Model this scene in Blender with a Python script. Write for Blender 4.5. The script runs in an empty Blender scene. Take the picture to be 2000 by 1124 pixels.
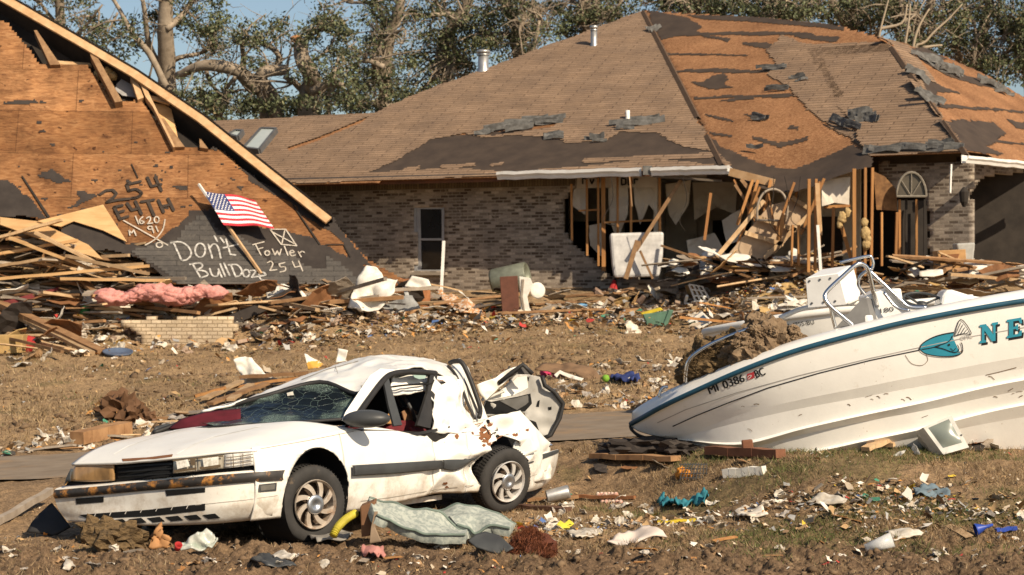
import bpy, bmesh, math, random
import numpy as np
from mathutils import Vector, Matrix, Quaternion
from mathutils import noise as mnoise

# ---------------------------------------------------------------- camera, sky, sun, exposure
SC = bpy.context.scene
COL = SC.collection
F, H = 3800.0, 2.05            # focal length in photo pixels, eye height in metres
cd = bpy.data.cameras.new('camera'); cam = bpy.data.objects.new('camera', cd); COL.objects.link(cam)
cam.location = (0, 0, H); cam.rotation_euler = (math.radians(90), 0, 0)
cd.sensor_width = 36; cd.sensor_fit = 'HORIZONTAL'; cd.lens = 36*F/2000
cd.clip_start = 0.1; cd.clip_end = 6000
cd.dof.use_dof = True; cd.dof.focus_distance = 17.5; cd.dof.aperture_fstop = 4.5
SC.camera = cam
SUN = Vector((0.665, -0.747, 0.0)).normalized(); SUN_EL = math.radians(37)
S3 = Vector((SUN.x*math.cos(SUN_EL), SUN.y*math.cos(SUN_EL), math.sin(SUN_EL)))
w = bpy.data.worlds.new('World'); SC.world = w; w.use_nodes = True
wn = w.node_tree.nodes; wn.clear()
wo = wn.new('ShaderNodeOutputWorld'); wb = wn.new('ShaderNodeBackground'); sk = wn.new('ShaderNodeTexSky')
sk.sky_type = 'NISHITA'; sk.sun_disc = False; sk.sun_elevation = SUN_EL
sk.sun_rotation = math.atan2(SUN.x, SUN.y); sk.air_density = 1.0; sk.dust_density = 1.3; sk.ozone_density = 1.0
wb.inputs['Strength'].default_value = 0.072
w.node_tree.links.new(sk.outputs[0], wb.inputs[0]); w.node_tree.links.new(wb.outputs[0], wo.inputs[0])
sl = bpy.data.lights.new('sun', 'SUN'); so = bpy.data.objects.new('sun', sl); COL.objects.link(so)
sl.energy = 4.7; sl.angle = math.radians(0.5); sl.color = (1.0, 0.85, 0.65)
so.rotation_euler = (-S3).to_track_quat('-Z', 'Y').to_euler(); so.location = (30, -20, 30)
SC.view_settings.view_transform = 'Standard'; SC.view_settings.look = 'None'
SC.view_settings.exposure = 0.5; SC.view_settings.gamma = 1.0; SC.view_settings.use_curve_mapping = False
SC.render.engine = 'CYCLES'

# ---------------------------------------------------------------- helpers
RNG = random.Random(7)
def P(px, py, d): return Vector(((px-1000)/F*d, d, H-(py-562)/F*d))
def ray(px, py): return Vector(((px-1000)/F, 1.0, -(py-562)/F))
def on_plane(px, py, O, N):
    r = ray(px, py); c = Vector((0, 0, H)); t = (O-c).dot(N)/r.dot(N); return c+r*t
def to_px(p): return (1000+F*p[0]/p[1], 562+F*(H-p[2])/p[1])

def _hash(ix, iy, s):
    h = (ix*374761393 + iy*668265263 + s*982451653) & 0xffffffff
    h = ((h ^ (h >> 13))*1274126177) & 0xffffffff
    return ((h ^ (h >> 16)) & 0xffff)/65535.0
def vnoise(x, y, s=0):
    x = np.asarray(x, float); y = np.asarray(y, float)
    ix = np.floor(x).astype(np.int64); iy = np.floor(y).astype(np.int64)
    fx = x-ix; fy = y-iy; fx = fx*fx*(3-2*fx); fy = fy*fy*(3-2*fy)
    a = _hash(ix, iy, s); b = _hash(ix+1, iy, s); c = _hash(ix, iy+1, s); d = _hash(ix+1, iy+1, s)
    return (a*(1-fx)+b*fx)*(1-fy)+(c*(1-fx)+d*fx)*fy*1.0
def fbm(x, y, o=4, s=0, g=0.5):
    r = 0; a = 1.0; t = 0
    for k in range(o):
        r = r+a*vnoise(np.asarray(x)*2**k+17.3*k, np.asarray(y)*2**k-9.1*k, s+k); t += a; a *= g
    return r/t-0.5
def sstep(a, b, x):
    t = np.clip((np.asarray(x, float)-a)/(b-a), 0, 1); return t*t*(3-2*t)
def in_poly(px, py, poly):
    px = np.asarray(px, float); py = np.asarray(py, float); r = np.zeros(px.shape, bool); n = len(poly)
    for i in range(n):
        x0, y0 = poly[i]; x1, y1 = poly[(i+1) % n]
        if y0 == y1: continue
        c = ((y0 > py) != (y1 > py)) & (px < (x1-x0)*(py-y0)/(y1-y0)+x0)
        r ^= c
    return r

# ---- materials
MATS = {}
def nodes(name):
    m = bpy.data.materials.new(name); m.use_nodes = True; nt = m.node_tree
    b = nt.nodes['Principled BSDF']; return m, nt, b
def L(nt, a, b): nt.links.new(a, b)
def rgb(c): return (c[0], c[1], c[2], 1)
def noise_node(nt, scale, detail=4, rough=0.6, vec=None, coord='Object', stretch=None):
    tc = nt.nodes.new('ShaderNodeTexCoord'); n = nt.nodes.new('ShaderNodeTexNoise')
    n.inputs['Scale'].default_value = scale; n.inputs['Detail'].default_value = detail; n.inputs['Roughness'].default_value = rough
    src = tc.outputs[coord]
    if stretch:
        mp = nt.nodes.new('ShaderNodeMapping'); mp.inputs['Scale'].default_value = stretch; L(nt, src, mp.inputs[0]); src = mp.outputs[0]
    L(nt, src, n.inputs['Vector']); return n
def ramp(nt, fac, stops):
    r = nt.nodes.new('ShaderNodeValToRGB'); e = r.color_ramp.elements
    while len(e) < len(stops): e.new(0.5)
    for i, (p, c) in enumerate(stops): e[i].position = p; e[i].color = rgb(c)
    L(nt, fac, r.inputs[0]); return r
def mixc(nt, fac, a, b, typ='MIX'):
    m = nt.nodes.new('ShaderNodeMix'); m.data_type = 'RGBA'; m.blend_type = typ
    for i, v in ((0, fac), (6, a), (7, b)):
        if isinstance(v, (int, float)): m.inputs[i].default_value = v
        elif isinstance(v, tuple): m.inputs[i].default_value = rgb(v)
        else: L(nt, v, m.inputs[i])
    return m.outputs[2]
def bump(nt, b, h, strength=0.3, dist=0.01):
    n = nt.nodes.new('ShaderNodeBump'); n.inputs['Strength'].default_value = strength; n.inputs['Distance'].default_value = dist
    L(nt, h, n.inputs['Height']); L(nt, n.outputs[0], b.inputs['Normal'])
def M(name, c, rough=0.8, c2=None, scale=6, metal=0.0, bmp=0.25, spec=0.3, detail=5, rnd=0.0, dist=0.01, stretch=None, lo=0.35, hi=0.65, dirt=None, dirt_lo=0.6):
    """plain surface with two-tone noise, per-object variation and optional dirt"""
    if name in MATS: return MATS[name]
    m, nt, b = nodes(name); c2 = c2 or tuple(x*0.7 for x in c)
    n = noise_node(nt, scale, detail, stretch=stretch)
    r = ramp(nt, n.outputs[0], [(lo, c2), (hi, c)]); out = r.outputs[0]
    if dirt:
        n2 = noise_node(nt, scale*0.37, 8, 0.7); r2 = ramp(nt, n2.outputs[0], [(dirt_lo, (0, 0, 0)), (dirt_lo+0.12, (1, 1, 1))])
        out = mixc(nt, r2.outputs[0], out, dirt)
    if rnd:
        oi = nt.nodes.new('ShaderNodeObjectInfo'); hs = nt.nodes.new('ShaderNodeHueSaturation')
        mr = nt.nodes.new('ShaderNodeMapRange'); mr.inputs[3].default_value = 1-rnd; mr.inputs[4].default_value = 1+rnd
        L(nt, oi.outputs['Random'], mr.inputs[0]); L(nt, mr.outputs[0], hs.inputs['Value']); L(nt, out, hs.inputs['Color']); out = hs.outputs[0]
    L(nt, out, b.inputs['Base Color']); b.inputs['Roughness'].default_value = rough; b.inputs['Metallic'].default_value = metal
    b.inputs['Specular IOR Level'].default_value = spec
    if bmp: bump(nt, b, n.outputs[0], bmp, dist)
    MATS[name] = m; return m
def M_attr(name, rough=0.85, mult=1.0):
    """colour from the mesh's own per-piece colour (leaves, scraps)"""
    if name in MATS: return MATS[name]
    m, nt, b = nodes(name); a = nt.nodes.new('ShaderNodeAttribute'); a.attribute_name = 'Col'
    L(nt, a.outputs['Color'], b.inputs['Base Color']); b.inputs['Roughness'].default_value = rough; b.inputs['Specular IOR Level'].default_value = 0.25
    MATS[name] = m; return m

# ---- mesh builder
class MB:
    def __init__(s): s.v = []; s.f = []; s.m = []; s.uv = []
    def add(s, vs, fs, mi=0, uvs=None):
        o = len(s.v); s.v += [tuple(v) for v in vs]
        for k, f in enumerate(fs):
            s.f.append(tuple(i+o for i in f)); s.m.append(mi); s.uv.append(uvs[k] if uvs else None)
        return s
    def box(s, c, size, R=None, mi=0):
        c = Vector(c); hx, hy, hz = (x/2 for x in size); vs = []
        for z in (-hz, hz):
            for x, y in ((-hx, -hy), (hx, -hy), (hx, hy), (-hx, hy)):
                p = Vector((x, y, z)); vs.append(c+(R @ p if R is not None else p))
        return s.add(vs, [(3, 2, 1, 0), (4, 5, 6, 7), (0, 1, 5, 4), (1, 2, 6, 5), (2, 3, 7, 6), (3, 0, 4, 7)], mi)
    def beam(s, a, b, wd, th, up=(0, 0, 1), mi=0):
        a = Vector(a); b = Vector(b); d = b-a; l = d.length
        if l < 1e-6: return s
        d /= l; up = Vector(up); sd = d.cross(up)
        if sd.length < 1e-3: sd = d.cross(Vector((1, 0, 0)))
        sd.normalize(); up = sd.cross(d).normalized()
        R = Matrix((d, sd, up)).transposed()
        return s.box((a+b)/2, (l, wd, th), R, mi)
    def tube(s, pts, r, n=8, mi=0, cap=True, close=False):
        pts = [Vector(p) for p in pts]; k = len(pts); rs = r if isinstance(r, (list, tuple)) else [r]*k; vs = []; up = None
        for i, p in enumerate(pts):
            if close: t = pts[(i+1) % k]-pts[i-1]
            else: t = pts[min(i+1, k-1)]-pts[max(i-1, 0)]
            if t.length < 1e-9: t = Vector((0, 0, 1))
            t.normalize()
            if up is None: up = t.orthogonal()
            up = (up-t*up.dot(t))
            if up.length < 1e-6: up = t.orthogonal()
            up.normalize(); sd = t.cross(up)
            for j in range(n):
                a = 2*math.pi*j/n; vs.append(p+(up*math.cos(a)+sd*math.sin(a))*rs[i])
        fs = []
        for i in range(k if close else k-1):
            i2 = (i+1) % k
            for j in range(n): fs.append((i*n+j, i*n+(j+1) % n, i2*n+(j+1) % n, i2*n+j))
        if cap and not close: fs += [tuple(range(n))[::-1], tuple((k-1)*n+j for j in range(n))]
        return s.add(vs, fs, mi)
    def grid(s, G, mi=0, flip=False, uv=None, keep=None):
        """G: rows of points"""
        nr, nc = len(G), len(G[0]); vs = [p for row in G for p in row]; fs = []; uvs = []
        for i in range(nr-1):
            for j in range(nc-1):
                if keep is not None and not keep[i][j]: continue
                f = (i*nc+j, i*nc+j+1, (i+1)*nc+j+1, (i+1)*nc+j)
                if uv: uvs.append([uv(q//nc, q % nc) for q in (f[::-1] if flip else f)])
                fs.append(f[::-1] if flip else f)
        return s.add(vs, fs, mi, uvs if uv else None)
    def lathe(s, prof, O, axis=(0, 0, 1), n=24, mi=0, close=False):
        ax = Vector(axis).normalized(); u = ax.orthogonal().normalized(); v = ax.cross(u); vs = []
        for r, h in prof:
            for j in range(n):
                a = 2*math.pi*j/n; vs.append(Vector(O)+ax*h+(u*math.cos(a)+v*math.sin(a))*r)
        fs = []; k = len(prof)
        for i in range(k if close else k-1):
            i2 = (i+1) % k
            for j in range(n): fs.append((i*n+j, i*n+(j+1) % n, i2*n+(j+1) % n, i2*n+j))
        return s.add(vs, fs, mi)
    def prism(s, poly, ext, mi=0):
        """closed polygon (3-D points) pushed along the vector ext"""
        n = len(poly); a = [Vector(p) for p in poly]; b = [p+Vector(ext) for p in a]
        return s.add(a+b, [tuple(range(n))[::-1], tuple(range(n, 2*n))]+[(i, (i+1) % n, n+(i+1) % n, n+i) for i in range(n)], mi)
    def build(s, name, mat, parent=None, smooth=False, off=None):
        me = bpy.data.meshes.new(name)
        org = Vector(ORG.get(parent.name, (0, 0, 0))) if parent else Vector(off or (0, 0, 0))
        vs = [(v[0]-org.x, v[1]-org.y, v[2]-org.z) for v in s.v]
        me.from_pydata(vs, [], s.f)
        for m in (mat if isinstance(mat, (list, tuple)) else [mat]): me.materials.append(m)
        if any(s.m): me.polygons.foreach_set('material_index', s.m)
        if any(u is not None for u in s.uv):
            ul = me.uv_layers.new(name='UVMap'); flat = []
            for f, u in zip(s.f, s.uv):
                for q in (u or [(0, 0)]*len(f)): flat += [q[0], q[1]]
            ul.data.foreach_set('uv', flat)
        if smooth: me.polygons.foreach_set('use_smooth', [True]*len(me.polygons))
        me.update(); o = bpy.data.objects.new(name, me); COL.objects.link(o)
        if parent: o.parent = parent; ORG[o.name] = tuple(org)
        elif off: o.location = off; ORG[o.name] = tuple(org)
        return o
ORG = {}
def tag(o, label, cat, group=None, kind=None):
    if label: o['label'] = label
    if cat: o['category'] = cat
    if group: o['group'] = group
    if kind: o['kind'] = kind
    return o
def thing(name, label, cat, loc, group=None):
    o = bpy.data.objects.new(name, None); COL.objects.link(o); o.location = loc; o.empty_display_size = 0.2
    ORG[o.name] = tuple(loc); return tag(o, label, cat, group)
def solid(o, t, off=-1.0):
    m = o.modifiers.new('thickness', 'SOLIDIFY'); m.thickness = t; m.offset = off; return o
def bevel(o, wd, seg=2):
    m = o.modifiers.new('bevel', 'BEVEL'); m.width = wd; m.segments = seg; m.limit_method = 'ANGLE'; return o
def raw_mesh(name, V, Fq, mat, cols=None, smooth=False, loops=4):
    """numpy mesh: V (n,3), Fq (m,loops), optional per-face colours"""
    me = bpy.data.meshes.new(name); V = np.ascontiguousarray(V, dtype=np.float32); Fq = np.ascontiguousarray(Fq, dtype=np.int32)
    me.vertices.add(len(V)); me.vertices.foreach_set('co', V.ravel()); m = len(Fq)
    me.loops.add(m*loops); me.loops.foreach_set('vertex_index', Fq.ravel())
    me.polygons.add(m); me.polygons.foreach_set('loop_start', np.arange(0, m*loops, loops, dtype=np.int32))
    if smooth: me.polygons.foreach_set('use_smooth', np.ones(m, bool))
    me.update(calc_edges=True); me.validate()
    if cols is not None:
        ca = me.color_attributes.new('Col', 'FLOAT_COLOR', 'CORNER'); c4 = np.ones((m, loops, 4), np.float32); c4[:, :, :3] = cols[:, None, :]
        ca.data.foreach_set('color', c4.ravel())
    me.materials.append(mat); return me
def link(name, me, parent=None, loc=None):
    o = bpy.data.objects.new(name, me); COL.objects.link(o)
    if loc is not None: o.location = loc
    if parent: o.parent = parent
    return o
def cr(pts, n):
    """Catmull-Rom through points -> n per span"""
    pts = [Vector(p) for p in pts]; out = []
    for i in range(len(pts)-1):
        p0 = pts[max(i-1, 0)]; p1 = pts[i]; p2 = pts[i+1]; p3 = pts[min(i+2, len(pts)-1)]
        for k in range(n):
            t = k/n; out.append(0.5*((2*p1)+(p2-p0)*t+(2*p0-5*p1+4*p2-p3)*t*t+(3*p1-p0-3*p2+p3)*t**3))
    out.append(pts[-1]); return out
def patch(rows, nu=6, nv=6, amp=0.0, freq=4.0, seed=0):
    """smooth surface through a small grid of control points, optionally crumpled"""
    R = [cr(r, nu) for r in rows]; G = list(zip(*[cr([R[i][j] for i in range(len(R))], nv) for j in range(len(R[0]))]))
    if amp:
        G = [[p+mnoise.noise_vector(p*freq+Vector((seed*7.1, seed*3.3, 0)))*amp+mnoise.noise_vector(p*freq*2.7+Vector((seed, 0, 5)))*amp*0.4 for p in r] for r in G]
    return G
def sheet_from_outline(pts, cuts=3, amp=0.05, freq=3.0, seed=0, nrm=None):
    """closed 3-D outline -> triangulated, subdivided and crumpled sheet (MB)"""
    bm = bmesh.new(); vs = [bm.verts.new(p) for p in pts]; f = bm.faces.new(vs)
    f.normal_update(); n = f.normal.copy() if nrm is None else Vector(nrm)
    bmesh.ops.triangulate(bm, faces=bm.faces[:])
    for _ in range(cuts): bmesh.ops.subdivide_edges(bm, edges=bm.edges[:], cuts=1, use_grid_fill=True)
    for v in bm.verts:
        q = v.co*freq+Vector((seed*5.7, seed*1.9, seed))
        v.co += n*amp*(mnoise.noise(q)+0.5*(abs(mnoise.noise(q*2.1))*2-0.5))+mnoise.noise_vector(q*1.7)*amp*0.35
    m = MB(); bm.verts.index_update(); m.add([v.co.copy() for v in bm.verts], [tuple(v.index for v in f.verts) for f in bm.faces]); bm.free(); return m

# ---------------------------------------------------------------- ground, road, grass
def z_road(x): return 0.5*sstep(-7, 2.8, x)
def d_far(x): return 23.7+np.clip((np.asarray(x, float)+6.2)*0.17, -4, 1.7)
def d_near(x): return 20.3+np.clip((np.asarray(x, float)+5.3)*0.06, -1, 0.6)
def G0(x, y):
    x = np.asarray(x, float); y = np.asarray(y, float); zr = z_road(x); dn = d_near(x); df = d_far(x); rs = sstep(0.3, 3, x)
    near = zr*sstep(18.4-3.6*rs, dn-2.1*rs, y)
    yard = zr+0.056*np.clip(y-df, 0, 21)
    z = np.where(y < df, near, yard)
    z = z+0.45*sstep(40.8, 44, y)*sstep(-7, -4, x)*(1-sstep(3, 5, x))
    z = z+1.25*sstep(38.3, 41.5, y)*(1-sstep(-4.2, -1.8, x))*(1-sstep(45, 48, y))
    z = z+1.15*sstep(39.6, 42.6, y)*(1-sstep(-8.6, -6.8, x))*(1-sstep(45, 48, y))
    z = z+0.62*sstep(36.2, 39.2, y)*sstep(3.4, 5.5, x)*(1-sstep(50, 60, y))
    return z
def on_road(x, y, m=0.0): return (y > d_near(x)-m) & (y < d_far(x)+m)
def G(x, y):
    x = np.asarray(x, float); y = np.asarray(y, float); z = G0(x, y)
    rd = sstep(-0.5, 0.25, np.maximum(d_near(x)-y, y-d_far(x)))          # 0 on the road
    mud = 1-sstep(14.9, 16.2, y+0.9*fbm(x*0.9, y*0.9, 3, 31)*2)
    c = 1-np.abs(fbm(x*4.5, y*4.5, 4, 5))*4
    n = 0.10*fbm(x*0.8, y*0.8, 3, 1)+0.07*fbm(x*4, y*4, 4, 2)+0.03*fbm(x*14, y*14, 3, 3)
    n = n+mud*(0.16*fbm(x*2.6, y*2.6, 4, 8)+0.045*np.clip(c, -1, 1)+0.10*fbm(x*11, y*11, 4, 12)+0.05*fbm(x*27, y*27, 2, 13))
    far = sstep(24, 27, y)
    n = n+far*(0.10*fbm(x*1.7, y*1.7, 4, 21))
    return z+rd*n*(1-sstep(60, 120, y))-0.03*(1-rd)
def Gz(x, y): return float(G(np.array([x]), np.array([y]))[0])
def at(px, py, lift=0.0):
    """the ground point seen at a pixel of the photo"""
    lo, hi = 12.0, 60.0; ds = np.linspace(lo, hi, 1200); z = G((px-1000)/F*ds, ds); ln = H-(py-562)/F*ds
    k = np.argmax(z >= ln); d = ds[k] if z[k] >= ln[k] else 46.0
    p = P(px, py, d); return Vector((p.x, p.y, p.z+lift))

def build_ground():
    ta = np.concatenate([np.linspace(-1.6, -0.36, 30)[:-1], np.linspace(-0.36, 0.36, 860), np.linspace(0.36, 1.6, 30)[1:]])
    ys = np.concatenate([np.linspace(2, 12.6, 12)[:-1], 1/np.linspace(1/12.6, 1/50.0, 640), np.geomspace(50.0, 4000, 40)[1:]])
    T_, Y = np.meshgrid(ta, ys); X = T_*Y; Z = G(X, Y)
    V = np.stack([X, Y, Z], -1).reshape(-1, 3); nr, nc = X.shape
    i = np.arange(nr-1)[:, None]*nc+np.arange(nc-1)[None]; i = i.ravel()
    Fq = np.stack([i, i+1, i+nc+1, i+nc], -1)
    m, nt, b = nodes('soil')
    a = nt.nodes.new('ShaderNodeAttribute'); a.attribute_name = 'Col'
    n1 = noise_node(nt, 9, 8, 0.75); n2 = noise_node(nt, 55, 4, 0.7); n3 = noise_node(nt, 1.3, 5, 0.6)
    v1 = ramp(nt, n1.outputs[0], [(0.3, (0.45, 0.42, 0.4)), (0.52, (1, 1, 1)), (0.72, (1.45, 1.4, 1.3))])
    v2 = ramp(nt, n2.outputs[0], [(0.33, (0.5, 0.48, 0.46)), (0.55, (1, 1, 1)), (0.7, (1.5, 1.45, 1.35))])
    o = mixc(nt, 1.0, a.outputs['Color'], v1.outputs[0], 'MULTIPLY'); o = mixc(nt, 1.0, o, v2.outputs[0], 'MULTIPLY')
    L(nt, o, b.inputs['Base Color']); b.inputs['Roughness'].default_value = 0.95; b.inputs['Specular IOR Level'].default_value = 0.15
    bump(nt, b, n2.outputs[0], 0.6, 0.02)
    me = raw_mesh('ground', V, Fq, m, smooth=True)
    x, y = V[:, 0], V[:, 1]; g = fbm(x*0.5, y*0.5, 4, 40); g2 = fbm(x*1.6, y*1.6, 4, 44)
    mud = 1-sstep(14.7, 16.0, y+1.6*g2); far = sstep(23.5, 26, y)
    base = np.array([0.265, 0.178, 0.102]); yard = np.array([0.330, 0.224, 0.124]); mudc = np.array([0.170, 0.112, 0.067]); gr = np.array([0.105, 0.092, 0.036])
    c = base[None]*(1-far[:, None])+yard[None]*far[:, None]
    c = c*(1-mud[:, None])+mudc[None]*mud[:, None]
    green = sstep(0.02, 0.14, g2+0.22*sstep(0.6, 2.2, x)*(y < 19)*(y > 14.6)+0.06*(y > 30)*(x > 0)-0.14)*(1-mud)*0.45
    c = c*(1-green[:, None])+gr[None]*green[:, None]
    c = c*(0.92+0.5*g)[:, None]
    ca = me.color_attributes.new('Col', 'FLOAT_COLOR', 'POINT'); c4 = np.ones((len(V), 4), np.float32); c4[:, :3] = c; ca.data.foreach_set('color', c4.ravel())
    tag(link('ground', me), 'churned brown earth with dry grass around the wrecks', None, kind='structure')
    # the road, its own sheet with ragged dirty edges
    xs = np.linspace(-45, 45, 600); ts = np.linspace(0, 1, 14); XX, TT = np.meshgrid(xs, ts)
    e0 = d_near(XX)+0.25*fbm(XX*1.3, 0*XX, 4, 61); e1 = d_far(XX)+0.35*fbm(XX*1.1, 0*XX+9, 4, 62)-0.1
    YY = e0+(e1-e0)*TT; ZZ = G0(XX, YY)*0+z_road(XX)+0.012*fbm(XX*2, YY*2, 3, 63)
    V = np.stack([XX, YY, ZZ], -1).reshape(-1, 3); nr, nc = XX.shape; i = (np.arange(nr-1)[:, None]*nc+np.arange(nc-1)[None]).ravel()
    mr = M('road_asphalt', (0.235, 0.185, 0.132), 0.9, (0.175, 0.132, 0.09), 3.0, bmp=0.25, detail=10, dirt=(0.26, 0.175, 0.10), dirt_lo=0.52)
    tag(link('road', raw_mesh('road', V, np.stack([i, i+1, i+nc+1, i+nc], -1), mr, smooth=True)), 'worn asphalt road dusted with dirt behind the car', None, kind='structure')
build_ground()

def blades(name, label, n, xr, yr, h, wd, cols, seed, dens=None, clump=0.0):
    r = np.random.default_rng(seed); y = 1/r.uniform(1/yr[1], 1/yr[0], n*3); x = r.uniform(xr[0], xr[1], n*3)
    keep = ~on_road(x, y, 0.2)
    if dens is not None: keep &= r.random(n*3) < dens(x, y)
    x, y = x[keep][:n], y[keep][:n]; k = len(x)
    z = G(x, y)-0.01; a = r.uniform(0, 2*np.pi, k); hh = r.uniform(h[0], h[1], k); lean = r.normal(0, 0.55, (k, 2))*hh[:, None]; ww = wd*r.uniform(0.6, 1.4, k)
    dx, dy = np.cos(a)*ww/2, np.sin(a)*ww/2
    V = np.zeros((k, 3, 3)); V[:, 0] = np.stack([x-dx, y-dy, z], -1); V[:, 1] = np.stack([x+dx, y+dy, z], -1)
    V[:, 2] = np.stack([x+lean[:, 0], y+lean[:, 1], z+hh*0.8], -1)
    cs = np.array(cols)[r.integers(0, len(cols), k)]*r.uniform(0.7, 1.3, (k, 1))
    if clump is not None and clump:
        g2 = fbm(x*1.6, y*1.6, 4, 44)+0.22*sstep(0.6, 2.2, x)*(y < 19)*(y > 14.6)-0.10
        gm = r.random(k) < sstep(-0.02, 0.12, g2)*clump
        cs[gm] = np.array([0.095, 0.105, 0.032])*r.uniform(0.6, 1.4, (gm.sum(), 1))
    o = link(name, raw_mesh(name, V.reshape(-1, 3), np.arange(k*3).reshape(-1, 3), M_attr('blade', 0.8), cs, loops=3))
    tag(o, label, 'grass', kind='stuff')
STRAW = [(0.33, 0.235, 0.125), (0.25, 0.17, 0.085), (0.19, 0.125, 0.065), (0.14, 0.095, 0.05), (0.28, 0.21, 0.125)]
blades('dry_grass', 'dead straw coloured grass across the far yard', 36000, (-11, 9), (24.5, 42), (0.04, 0.13), 0.016, STRAW, 3,
       lambda x, y: 0.25+0.75*sstep(-0.12, 0.1, fbm(x*0.9, y*0.9, 3, 70)), 0.12)
blades('dry_grass', 'dead grass with green tufts between car and boat', 40000, (-0.6, 5.2), (14.3, 20.2), (0.03, 0.085), 0.0075, STRAW, 4,
       lambda x, y: (0.15+0.85*sstep(-0.1, 0.1, fbm(x*1.2, y*1.2, 3, 71)))*sstep(14.4, 15.6, y+fbm(x*1.6, y*1.6, 4, 44)*1.6), 0.85)
blades('dry_grass', 'dead roots and straw poking out of the mud', 14000, (-4.5, 4.5), (13.2, 18.5), (0.03, 0.075), 0.007, STRAW, 5,
       lambda x, y: 0.1+0.9*sstep(0.0, 0.15, fbm(x*1.5, y*1.5, 3, 72)), 0.1)

def scraps(name, label, n, region, size, cols, seed, dens=None, flat=0.35, lift=0.02):
    """a litter of tiny torn bits: folded two-quad flakes, each its own colour"""
    r = np.random.default_rng(seed); (x0, x1), (y0, y1) = region
    y = 1/r.uniform(1/y1, 1/y0, n*4); x = r.uniform(x0, x1, n*4); keep = np.ones(n*4, bool)
    if dens is not None: keep &= r.random(n*4) < dens(x, y)
    x, y = x[keep][:n], y[keep][:n]; k = len(x); z = np.maximum(G(x, y), np.where(on_road(x, y), z_road(x)+0.004, -9))+lift*r.random(k)
    s = size[0]*(size[1]/size[0])**(r.random(k)**1.7); a = r.uniform(0, 2*np.pi, k); asp = r.uniform(0.3, 1.0, k)
    q = r.normal(0, flat, (k, 2)); fold = r.normal(0, 0.3, (k, 3))
    cor = np.array([[-1, -1], [0, -1.1], [1, -0.9], [1, 1], [0, 0.9], [-1, 1.1]])
    u = cor[None, :, 0]*s[:, None]*0.5*(1+0.35*r.normal(size=(k, 6))); v = cor[None, :, 1]*(s*asp)[:, None]*0.5*(1+0.35*r.normal(size=(k, 6)))
    X = u*np.cos(a)[:, None]-v*np.sin(a)[:, None]; Y = u*np.sin(a)[:, None]+v*np.cos(a)[:, None]
    Z = X*q[:, :1]+Y*q[:, 1:]+s[:, None]*fold[:, 0:1]*np.array([0, 1, 0, 0, 1, 0])[None]*0.6
    Z -= Z.min(1, keepdims=True)
    V = np.stack([x[:, None]+X, y[:, None]+Y, z[:, None]+Z], -1).reshape(-1, 3)
    b = np.arange(k)[:, None]*6; Fq = np.concatenate([b+np.array([[0, 1, 4, 5]]), b+np.array([[1, 2, 3, 4]])], 1).reshape(-1, 4)
    ci = r.choice(len(cols), k, p=np.array([c[1] for c in cols])/sum(c[1] for c in cols)); cs = np.array([c[0] for c in cols])[ci]*r.uniform(0.75, 1.15, (k, 1))
    o = link(name, raw_mesh(name, V, Fq, M_attr('scrap', 0.75), np.repeat(cs, 2, 0))); tag(o, label, 'litter', kind='stuff'); return o
SCRAPC = [((0.62, 0.57, 0.49), 9), ((0.48, 0.39, 0.28), 18), ((0.42, 0.27, 0.13), 22), ((0.50, 0.24, 0.07), 7), ((0.22, 0.14, 0.08), 18), ((0.30, 0.29, 0.27), 9), ((0.05, 0.045, 0.04), 10), ((0.08, 0.14, 0.30), 1.5), ((0.42, 0.05, 0.04), 1.2), ((0.06, 0.22, 0.14), 1), ((0.6, 0.42, 0.05), 0.8)]

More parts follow.
